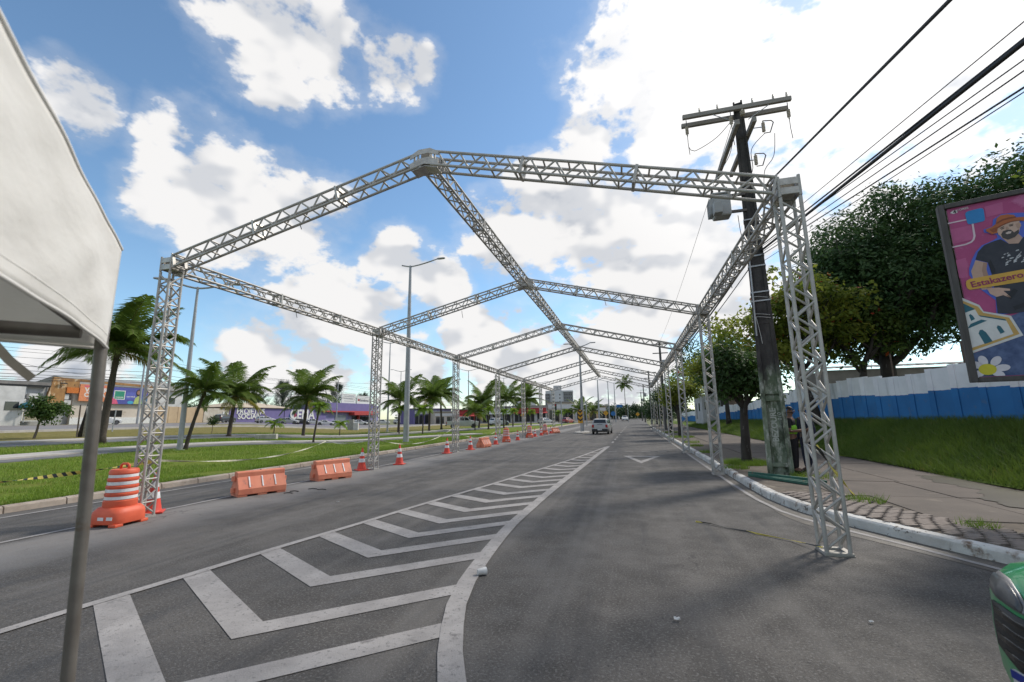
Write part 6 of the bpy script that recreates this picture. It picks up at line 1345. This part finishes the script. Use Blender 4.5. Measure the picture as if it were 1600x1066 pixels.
text_mesh('PROJETOS', 1.45, 'lettering', tw, Dd, basis((.06, 69.9, 3.58), (0, 1, 0), (0, 0, 1), (1, 0, 0)), .035, depth=.03); text_mesh('SOCIAIS', 1.45, 'lettering', tw, Dd, basis((.06, 69.6, 2.62), (0, 1, 0), (0, 0, 1), (1, 0, 0)), .035, depth=.03)
E_ = empty('purple_shop', (-72, 0, 0), 0, 'long purple shop with red canopy, CEMA lettering and white rooftop banners', 'building')
fx(E_, 'fence_wall', 78.7, 92, .0, 4.2, -.3, 0, purple); text_mesh('CEMA', 2.9, 'lettering', tw, E_, basis((.06, 84.0, 2.95), (0, 1, 0), (0, 0, 1), (1, 0, 0)), .07, depth=.04)
flat_shape('printed_emblem', ell2(80.6, 2.6, .7, .75), mk('emblem_blue', (.02, .06, .20), .5), E_, .02, .03); flat_shape('printed_emblem', ell2(81.6, 2.7, .6, .7), mk('emblem_red', (.30, .03, .08), .5), E_, .03, .03); flat_shape('printed_emblem', ell2(81.15, 2.65, .22, .45), prw, E_, .065, .01)
fx(E_, 'wall', 92.2, 116, -.3, 5.6, -10, -.5, lilac); fx(E_, 'upper_wall', 88, 113, 4.0, 6.0, -1.0, .3, purple); fx(E_, 'red_band', 90.5, 115, 3.65, 4.0, -.4, .6, red_pl)
fx(E_, 'red_canopy', 101.5, 111.5, 2.9, 3.65, -.3, 1.4, red_pl); fx(E_, 'shop_door', 103, 105.2, -.2, 2.6, -.48, -.38, glass_dark); fx(E_, 'shop_window', 106.5, 111, .3, 2.5, -.48, -.38, glass_dark); fx(E_, 'door_frame', 105.25, 105.9, -.3, 3.2, -.45, .1, red_pl); fx(E_, 'shop_window', 96, 100.5, .2, 3.0, -.49, -.39, mk('pale_glass', (.22, .24, .27), .2))
b1 = fx(E_, 'banner', 97.6, 103.6, 5.9, 8.5, -.1, .1, sign_white); b2 = fx(E_, 'banner', 104.2, 110.4, 5.75, 8.2, -.1, .1, sign_white); ink = mk('banner_ink', (.12, .11, .16), .6)
for k in range(3): fx(E_, 'printed_line', 98.6, 102.8-.5*(k == 1), 6.45+k*.65, 6.65+k*.65, .1, .108, mk('banner_grey_ink', (.42, .42, .46), .6), par=b1)
text_mesh('Econfarma', 1.0, 'printed_word', ink, b2, basis((.112, 107.5, 6.9), (0, 1, 0), (0, 0, 1), (1, 0, 0)), .02); fx(E_, 'printed_mark', 104.6, 105.3, 6.7, 7.3, .1, .11, red_pl, par=b2)
for y_ in (98, 103.2, 104.6, 110): MB().path([(-.15, y_, 5.5), (-.15, y_, 8.4)], .06, 6).build('banner_post', galv, E_)
# the row of buildings stands a quarter further out than first drawn
for r in (A, ph, B, Cw, bkh, Dd, E_):
    p = V(r.location.x, r.location.y, r.location.z-1.7)*1.25; r.location = (p.x, p.y, p.z+1.7); r.scale = (1.25, 1.25, 1.25)
# more shops to the right along the far side
def shop(loc, w, d, h, mat, label, front=None, roof=sheet_grey, rz=0, awning=None):
    r = empty('shop_building', loc, rz, label, 'building', 'shops beyond the median'); MB().box((0, d/2, h/2), (w, d, h)).build('wall', mat, r); MB().box((0, d/2-.2, h+.12), (w+.5, d+.9, .24)).build('roof', roof, r)
    n_ = max(2, int(w/3.2))
    for k in range(n_):
        x = -w/2+(k+.5)*w/n_; q = MB().box((x, -.03, h*.32), (w/n_*.72, .08, h*.56)).build('shop_front', front or glass_dark, r); MB().box((x, -.08, h*.32), (.08, .05, h*.56)).build('mullion', sign_white, q)
    MB().box((0, -.10, h*.78), (w*.96, .16, h*.22)).build('sign_band', awning or sign_white, r)
    if awning: MB().prism([(0, 0), (-1.4, -.5), (-1.4, -.6), (0, -.12)], (-w/2, 0, h*.66), (0, 1, 0), (0, 0, 1), (1, 0, 0), w).build('awning', awning, r)
    return r
shop((-60, 127, 0), 14, 8, 4.6, purple, 'low purple shed behind the young palms', rz=rad(60)); shop((-49.5, 128, 0), 6, 6, 4.2, red_pl, 'red fronted kiosk behind the third left truss leg', rz=rad(35), awning=red_pl); shop((-54.5, 124, 0), 7, 6, 3.6, beige_pl, 'beige walled shop beside the red kiosk', rz=rad(45))
shop((-43, 134, 0), 13, 8, 5.0, grey_pl, 'grey shop with dark open fronts behind the palms', front=blk, rz=rad(25), awning=sign_white); shop((-31.5, 139, 0), 11, 8, 5.2, plaster_white, 'shop with red awning between the fourth and fifth legs', front=blk, rz=rad(18), awning=red_pl)
shop((-22.5, 146, 0), 9, 8, 6.4, beige_pl, 'beige corner shop beyond the fifth left leg', rz=rad(10)); shop((-14, 170, 0), 10, 8, 5.4, tan_pl, 'tan shop right of the tower block foot', rz=rad(5)); shop((-24, 200, 0), 20, 10, 6, plaster_white, 'long white building at the foot of the tower block', rz=0)
shop((-9.5, 215, 0), 8, 8, 5.5, plaster_white, 'small white house by the distant warning sign'); shop((-35, 148, 0), 7, 8, 8.0, mk('salmon_paint', (.45, .20, .13), .8), 'salmon upper storey above the red awning shop', rz=rad(15))
tb = empty('tower_block', (-55, 350, 0), rad(6), 'white apartment tower with grey balcony stacks in the distance', 'building')
MB().box((0, 8, 11.2), (22, 16, 22.4)).build('wall', mk('tower_white', (.56, .57, .585), .85, (.48, .49, .50), .12), tb); MB().box((-1.5, 8, 24.2), (6.5, 8, 5.0)).build('stair_tower', mk('tower_grey', (.50, .50, .51), .85), tb)
gp = mk('tower_panel', (.22, .225, .235), .8, (.17, .175, .18), .3)
MB().box((-9.2, -.2, 10.5), (4.2, .7, 19)).build('balcony_stack', gp, tb); MB().box((7.2, -.2, 11.0), (7.4, .7, 20)).build('balcony_stack', gp, tb); MB().box((7.2, -.5, 21.4), (8.2, 1.4, .6)).build('cornice', plaster_white, tb)
for k in range(7):
    for x in (-9.9, -8.4, 4.6, 6.3, 8.0, 9.8): MB().box((x, -.58, 2.6+k*2.75), (1.0, .12, 1.2)).build('window', glass_dark, tb)
    for x in (-4.5, 0.5): MB().box((x, -.03, 2.6+k*2.75), (.9, .1, 1.1)).build('window', glass_dark, tb)

# power lines and poles on the far left
lp = [(-66, 18, 0), (-80, 55, 0), (-82.5, 110, 0), (-58, 128, 0), (-47, 142, 0)]
for k, (x, y, z) in enumerate(lp[1:]):
    r = empty('power_pole', (x, y, zt(x, y)+.1), 0, ['far left power pole hidden by the nearest truss leg', 'power pole with crossarm and lamp above the CEMA lettering', 'power pole with wide crossarm beyond the palms', 'second power pole beyond the palms by the shops'][k], 'utility pole', 'power poles along the left buildings')
    h = 13 if k < 2 else 10.2; MB().path([(0, 0, 0), (0, 0, h)], [.17, .12], 8).build('shaft', fp_m if k > 1 else lamp_grey, r, smooth=40); MB().box((0, 0, h-.5), (.12, 2.6, .14)).build('crossarm', fp_m, r)
    if k != 2: MB().path([(0, 0, h-.2), (.5, 0, h+.8), (1.6, -.9, h+1.2)], .05, 6).build('lamp_arm', lamp_grey, r); MB().box((1.7, -1.0, h+1.2), (.5, .4, .14)).build('lamp_head', lamp_grey, r)
k = 0
for z, dx in ((11.4, .9), (11.0, -.9), (10.2, 0), (9.0, .1), (8.4, .1), (7.9, .15), (7.5, .1), (7.2, 0)):
    o = MB().path(sag((-80+dx*.2, -8, z+1.2), (-80+dx*.2, 55, z+1.3), .9, 16)+sag((-80+dx*.2, 55, z+1.3), (-82.5+dx*.2, 110, z+.9), .9, 16)[1:]+sag((-82.5+dx*.2, 110, z+.9), (-62, 160, z*.9), .9, 12)[1:], .022 if z > 9.5 else .032, 4).build('power_line', black_cable, smooth=True); k += 1
    tag(o, ['topmost power line before the left buildings', 'second power line from the top before the left buildings', 'third power line from the top before the left buildings', 'fourth power line from the top before the left buildings', 'fifth power line from the top before the left buildings', 'third power line from the bottom before the left buildings', 'second lowest power line before the left buildings', 'lowest power line before the left buildings'][k-1], 'cable', 'power lines along the left buildings')
for i, (a, b, s_) in enumerate((((-80, 55, 9.6), (-89, 43, 8.2), .4), ((-80, 55, 9.8), (-90, 64, 8.4), .3), ((-80, 55, 9.4), (-62, 26, 9.2), 1.0), ((-80, 55, 11), (-50, 112, 11.5), 1.2))):
    tag(MB().path(sag(a, b, s_, 14), .02, 4).build('service_wire', black_cable), ['drooping wire from the far left pole to the grey house', 'drooping wire from the far left pole to the poster shop', 'wire crossing the service road towards the tent', 'long wire crossing behind the first truss bay'][i], 'cable', 'service wires on the left')
# ---------------------------------------------------------------- people behind the pole
def skin_mesh(name, verts, edges, radii, mat, parent, sub=2, root_i=0):
    me = bpy.data.meshes.new(name); me.from_pydata([tuple(v) for v in verts], edges, []); o = link(name, me, mat, parent)
    o.modifiers.new('skin', 'SKIN'); me = o.data
    for i, r in enumerate(radii): sv = me.skin_vertices[0].data[i]; sv.radius = r if isinstance(r, tuple) else (r, r); sv.use_root = (i == root_i)
    s_ = o.modifiers.new('sub', 'SUBSURF'); s_.levels = sub; s_.render_levels = sub
    return o
def person(loc, rz, H, skin_c, shirt, trousers, shoes, label, pose='stand', vest=None, stripe=None, glasses=False, beard=False):
    root = empty('person', loc, rz, label, 'person', 'two people behind the power pole'); k = H/1.75
    def S_(*p): return V(*p)*k
    # faces -Y ; skeleton in metres for 1.75 m
    hands = {-1: S_(-.26, -.05, .80), 1: S_(.26, -.05, .80)}; elb = {-1: S_(-.27, .03, 1.10), 1: S_(.27, .03, 1.10)}
    if pose == 'phone': hands[1] = S_(.10, -.32, 1.12); elb[1] = S_(.27, -.02, 1.10); hands[-1] = S_(-.08, -.30, 1.14); elb[-1] = S_(-.27, -.02, 1.10)
    v = [S_(0, 0, .95), S_(0, 0, 1.12), S_(0, .01, 1.30), S_(0, .015, 1.43), S_(0, 0, 1.52), S_(0, -.01, 1.60), S_(0, -.02, 1.72)]
    e = [(0, 1), (1, 2), (2, 3), (3, 4), (4, 5), (5, 6)]; r = [(.15, .11), (.145, .10), (.16, .105), (.12, .085), (.055, .055), (.078, .09), (.062, .075)]
    r = [tuple(q*k for q in x) for x in r]
    for s_ in (-1, 1):
        b = len(v); v += [S_(s_*.17, .01, 1.41), elb[s_], hands[s_]]; e += [(3, b), (b, b+1), (b+1, b+2)]; r += [.062*k, .046*k, .034*k]
        b = len(v); v += [S_(s_*.09, 0, .86), S_(s_*.10, -.01, .50), S_(s_*.10, .02, .10), S_(s_*.11, -.14, .045)]; e += [(0, b), (b, b+1), (b+1, b+2), (b+2, b+3)]; r += [.098*k, .068*k, .046*k, .04*k]
    skin_m = mk('skin_'+label[:8], skin_c, .55, tuple(q*.85 for q in skin_c), 9)
    body = skin_mesh('body', v, e, r, skin_m, root)
    # clothes: fuller skins over the same bones
    tv = [v[0], v[1], v[2], v[3]]; te = [(0, 1), (1, 2), (2, 3)]; tr_ = [(.168*k, .128*k), (.165*k, .12*k), (.178*k, .125*k), (.135*k, .10*k)]
    for s_ in (-1, 1):
        b = len(tv); el = elb[s_]; sh_ = S_(s_*.17, .01, 1.41); end = sh_.lerp(el, .85) if vest else hands[s_].lerp(el, .12)
        tv += [sh_, el if not vest else sh_.lerp(el, .5), end]; te += [(3, b), (b, b+1), (b+1, b+2)]; tr_ += [.078*k, .062*k, .055*k]
    skin_mesh('shirt', tv, te, tr_, shirt, root)
    if vest: 
        vv = [S_(0, 0, .98), S_(0, 0, 1.15), S_(0, .01, 1.32)]; skin_mesh('safety_vest', vv, [(0, 1), (1, 2)], [(.195*k, .155*k), (.194*k, .152*k), (.196*k, .150*k)], vest, root)
    tv = [S_(0, 0, .99), S_(0, 0, .90)]; te = [(0, 1)]; tr_ = [(.155*k, .118*k), (.165*k, .125*k)]
    for s_ in (-1, 1):
        b = len(tv); tv += [S_(s_*.09, 0, .80), S_(s_*.10, -.01, .50), S_(s_*.10, .02, .09)]; te += [(1, b), (b, b+1), (b+1, b+2)]; tr_ += [.112*k, .086*k, .072*k]
        sh = [S_(s_*.10, .05, .05), S_(s_*.105, -.05, .045), S_(s_*.11, -.17, .04)]; skin_mesh('shoe', sh, [(0, 1), (1, 2)], [(.045*k, .045*k), (.05*k, .042*k), (.042*k, .032*k)], shoes, root, 1)
        if stripe: MB().path([S_(s_*.205, 0, .86), S_(s_*.19, -.01, .50), S_(s_*.175, .02, .12)], .018, 6).build('trouser_stripe', stripe, root, smooth=True)
    skin_mesh('trousers', tv, te, tr_, trousers, root)
    hair = mk('black_hair', (.012, .010, .009), .6); hc = S_(0, -.01, 1.665)
    def dome(rx, ry, rz_, z0, z1, cy=0, n=18, m=7, front=None):
        rings = []
        for i in range(m+1):
            t = z0+(z1-z0)*i/m; rr = math.sqrt(max(.0005, 1-t*t)); rings.append([hc+V(rx*rr*math.cos(a), cy+ry*rr*math.sin(a), rz_*t)*k for a in np.linspace(0, 2*math.pi, n+1)[:-1]])
        return MB().loft(rings)
    dome(.083, .100, .122, .35, .995, .008).build('hair', hair, root, smooth=True)
    MB().path([hc+V(0, -.098, .005)*k, hc+V(0, -.118, -.025)*k, hc+V(0, -.10, -.04)*k], [.009*k, .015*k, .010*k], 6).build('nose', skin_m, root, smooth=True)
    MB().path([hc+V(-.028, -.090, -.068)*k, hc+V(0, -.098, -.07)*k, hc+V(.028, -.090, -.068)*k], .006*k, 6).build('mouth', mk('lips', (.20, .07, .055), .6), root, smooth=True)
    for s_ in (-1, 1):
        MB().lathe([(.012*k, -.02*k), (.022*k, 0), (.012*k, .025*k)], 8, hc+V(s_*.084, .005, 0)*k).build('ear', skin_m, root, smooth=True)
        if not glasses: MB().lathe([(.004*k, -.006*k), (.010*k, 0), (.004*k, .006*k)], 8, hc+V(s_*.032, -.088, .02)*k).build('eye', mk('eye_dark', (.02, .015, .012), .2), root, smooth=True)
        # hand: palm, four fingers and a thumb
        w = hands[s_]; d = (hands[s_]-elb[s_]).normalized(); sx = d.cross(V(0, -1, 0)).normalized() if abs(d.y) < .9 else V(1, 0, 0); sx = sx*(1 if sx.y < 0 else 1)
        hv = [w, w+d*.05*k, w+d*.085*k]; he = [(0, 1), (1, 2)]; hr = [(.026*k, .018*k), (.036*k, .016*k), (.036*k, .014*k)]
        nrm = d.cross(sx).normalized()
        for q in range(4):
            o_ = sx*((q-1.5)*.019*k); b = len(hv); ln_ = (.068, .078, .074, .058)[q]*k
            hv += [w+d*.095*k+o_, w+d*(.095*k+ln_*.5)+o_+nrm*.012*k, w+d*(.095*k+ln_*.85)+o_+nrm*.034*k]; he += [(2, b), (b, b+1), (b+1, b+2)]; hr += [.009*k, .0085*k, .0075*k]
        b = len(hv); hv += [w+d*.04*k-sx*.045*k+nrm*.012*k, w+d*.075*k-sx*.058*k+nrm*.024*k]; he += [(1, b), (b, b+1)]; hr += [.011*k, .009*k]
        skin_mesh('hand', hv, he, hr, skin_m, root, 1)
    if beard: dome(.080, .098, .115, -.92, -.42, -.006).build('beard', hair, root, smooth=True)
    if glasses:
        g_ = mk('sunglasses', (.01, .01, .012), .15)
        for s_ in (-1, 1): MB().box(hc+V(s_*.036, -.096, .018)*k, (.055*k, .014*k, .034*k)).build('sunglass_lens', g_, root, bevel=.004); MB().path([hc+V(s_*.064, -.09, .02)*k, hc+V(s_*.085, .01, .02)*k], .004*k, 5).build('sunglass_arm', g_, root)
        MB().path([hc+V(-.02, -.10, .022)*k, hc+V(.02, -.10, .022)*k], .004*k, 5).build('sunglass_bridge', g_, root)
    return root
navy = mk('navy_cloth', (.014, .017, .034), .9, (.022, .026, .046), 20); blk_cl = mk('black_cloth', (.012, .012, .013), .9, (.02, .02, .022), 20); shoe_m = mk('black_shoe', (.012, .012, .012), .5)
hi_vis = mk('lime_safety_vest', (.26, .62, .03), .7, (.20, .50, .025), 14); or_st = mk('orange_stripe', (.66, .12, .02), .7)
person((4.13, 13.42, .148), rad(60), 1.70, (.20, .11, .07), blk_cl, blk_cl, shoe_m, 'bearded person in sunglasses and lime vest half hidden by the power pole', 'phone', vest=hi_vis, glasses=True, beard=True)
person((4.52, 13.62, .148), rad(-70), 1.72, (.10, .055, .038), navy, navy, shoe_m, 'person in dark navy overalls with orange leg stripe behind the near truss leg', 'stand', stripe=or_st)

# ---------------------------------------------------------------- green car nosing in at the lower right
gc = empty('green_car', (1.49, 1.98, 0), math.pi, 'green car with black grille nosing in at the lower right corner', 'car')
# local +X is forward (towards -X of the street); the visible corner is local -Y
def gsec(x, w, z0, z1, zt_, rnd, n=9):
    """half-rounded cross section ring at x: lower sill z0, shoulder z1, top zt_"""
    pts = []
    for (fy, z) in ((.90, z0), (.985, z0+(z1-z0)*.30), (1.0, z0+(z1-z0)*.62), (.975, z1), (.90, z1+(zt_-z1)*.6), (.70, zt_-.008), (.35, zt_)): pts.append((fy*w, z))
    return [V(x, -y_, z) for y_, z in pts]+[V(x, y_, z) for y_, z in reversed(pts)]
secs = [(.00, .50, .54, .80, .92), (-.035, .66, .48, .84, .97), (-.10, .775, .455, .87, 1.01), (-.20, .845, .44, .90, 1.04), (-.36, .885, .42, .92, 1.06), (-.62, .895, .40, .94, 1.09), (-1.05, .90, .40, .98, 1.13), (-1.25, .90, .40, 1.0, 1.16), (-1.95, .90, .40, 1.04, 1.60), (-3.1, .90, .4, 1.05, 1.62), (-3.85, .88, .42, 1.05, 1.25), (-4.0, .8, .5, 1.0, 1.1)]
secs = [(a, b, c, d, e) for a, b, c, d, e in secs]
MB().loft([gsec(x, w, a, b, c, 0) for x, w, a, b, c in secs]).build('body', green_car, gc, smooth=38)
def surf(y_, z, off=0.0):
    """front surface x at lateral y and height z"""
    best = -4
    for (x0, w0, a0, b0, c0), (x1, w1, a1, b1, c1) in zip(secs, secs[1:6]):
        for t in np.linspace(0, 1, 9):
            x = x0+(x1-x0)*t; w = w0+(w1-w0)*t; a = a0+(a1-a0)*t; b_ = b0+(b1-b0)*t; c = c0+(c1-c0)*t
            if z < a or z > c: continue
            prof = ((.90, a), (.985, a+(b_-a)*.30), (1.0, a+(b_-a)*.62), (.975, b_), (.90, b_+(c-b_)*.6), (.70, c-.008), (.35, c))
            yy = None
            for (f0, q0), (f1, q1) in zip(prof, prof[1:]):
                if q0 <= z <= q1: yy = (f0+(f1-f0)*(z-q0)/(q1-q0+1e-9))*w; break
            if yy is not None and yy >= abs(y_): best = max(best, x)
    return best+off
def patch(name, poly, mat, off=.006, thick=.02, par=gc, ny=10):
    """skin patch on the car nose covering a (y,z) polygon strip given as columns (y, z_low, z_high)"""
    mb = MB(); rows = []
    for (y_, zl_, zh_) in poly:
        rows.append([V(surf(y_, zl_+(zh_-zl_)*k/4, off), y_, zl_+(zh_-zl_)*k/4) for k in range(5)])
    for a, b in zip(rows, rows[1:]):
        for k in range(4): mb.quad(a[k], b[k], b[k+1], a[k+1])
    o = mb.build(name, mat, par, smooth=True); md = o.modifiers.new('solid', 'SOLIDIFY'); md.thickness = thick; md.offset = 0; return o
lens_m = mk('headlamp_lens', (.025, .028, .035), .28, (.09, .093, .10), 5, spec=.4)
for s_ in (-1, 1):
    patch('headlight_trim', [(s_*y_, zl_, zh_) for y_, zl_, zh_ in ((.785, .905, .925), (.77, .895, .937), (.70, .885, .963), (.58, .880, .967), (.46, .880, .948), (.40, .880, .916))], mk('dull_chrome', (.20, .20, .21), .4, metal=.6), .006, .010)
    patch('headlight', [(s_*y_, zl_, zh_) for y_, zl_, zh_ in ((.76, .905, .93), (.70, .893, .955), (.58, .888, .960), (.46, .888, .94), (.41, .888, .91))], lens_m, .013, .010)
patch('grille_recess', [(y_, .60+.08*abs(y_/.63)**3, .860) for y_ in np.linspace(-.63, .63, 17)], black_pl, .004, .012)
for i in range(4): patch('grille_slat', [(y_, .665+i*.05, .690+i*.05) for y_ in np.linspace(-.61+.04*(i == 0), .61-.04*(i == 0), 17)], mk('gloss_black', (.012, .012, .013), .25), .006, .014)
MB().loft([[V(x, -w, z0), V(x, w, z0), V(x, w*.96, z1), V(x, -w*.96, z1)] for x, w, z0, z1 in ((-.10, .60, .30, .56), (-.22, .76, .24, .50), (-.5, .82, .22, .46), (-3.6, .82, .22, .46))]).build('underbody', black_pl, gc)
px_ = surf(-.30, .585)+.012
pl = MB().box((px_, -.27, .580), (.012, .42, .135), Matrix.Rotation(.10, 3, 'Z')).build('number_plate', plate_w, gc)
MB().box((px_+.0085, -.27, .632), (.004, .42, .03), Matrix.Rotation(.10, 3, 'Z')).build('plate_strip', mk('plate_blue', (.015, .03, .25), .5), pl)
text_mesh('RPF 2A41', .085, 'plate_letters', mk('plate_black', (.015, .015, .015), .5), pl, basis((px_+.0085, -.27, .565), (-math.sin(.10), math.cos(.10), 0), (0, 0, 1), (math.cos(.10), math.sin(.10), 0)), .002)
for s_ in (-1, 1):
    for wx in (-.80, -3.2):
        w_ = MB().lathe([(.2, -.1), (.31, -.09), (.32, 0), (.31, .1), (.2, .105)], 20).build('wheel', black, gc, smooth=40, loc=(wx, s_*.83, .32)); w_.rotation_euler = (-s_*math.pi/2, 0, 0); MB().lathe([(.21, .07), (.2, .108), (.05, .09)], 14).build('rim', rim_m, w_, smooth=30)
slab_patch([V(-1.28, -.62, 1.17), V(-1.28, .62, 1.17), V(-1.92, .58, 1.585), V(-1.92, -.58, 1.585)], V(.5, 0, .8), .008).build('windscreen', glass_dark, gc)

# ---------------------------------------------------------------- litter
cup_m = mk('paper_cup', (.70, .69, .67), .7)
cup = empty('paper_cup', (-1.72, 4.82, .04), .7, 'crushed white paper cup lying beside the thick curved line', 'paper cup'); c_ = MB().lathe([(.028, 0), (.030, .003), (.040, .095), (.042, .10), (.036, .10)], 14).build('cup_wall', cup_m, cup, smooth=40); c_.rotation_euler = (0, math.pi/2, 0)
def crumple(loc, s_, label, seed):
    rng = np.random.default_rng(seed); mb = MB(); n = 6; g = [[V((i-n/2)*s_/n, (j-n/2)*s_/n*.7, rng.random()*s_*.4) for j in range(n+1)] for i in range(n+1)]
    for i in range(n):
        for j in range(n): mb.quad(g[i][j], g[i+1][j], g[i+1][j+1], g[i][j+1])
    tag(mb.build('paper_scrap', cup_m, loc=loc), label, 'paper scrap', 'scraps of paper on the road')
crumple((.27, 4.19, .014), .05, 'white crumpled paper scrap on the dark right lane', 1); crumple((1.79, 4.5, .014), .03, 'tiny white scrap near the green car', 2); crumple((-6.0, 8.2, .014), .05, 'tiny pale scrap on the left lane', 3)
strip_blk = mk('black_strip', (.015, .015, .015), .7)  # thin black strips on the asphalt beside the near barrier
for i, (x, y) in enumerate(((-8.1, 9.2), (-7.9, 9.6), (-8.05, 8.95), (-7.6, 9.55))):
    tag(MB().path([(x, y, .012), (x+.10, y+.05, .02), (x+.22, y+.04, .012)], .010, 5).build('thin_strip', strip_blk), ['thin black strip closest to the near barrier', 'thin black strip farthest from the near barrier', 'short black strip under the near barrier end', 'black strip on the pale dust by the near barrier'][i], 'debris', 'black strips by the near barrier')
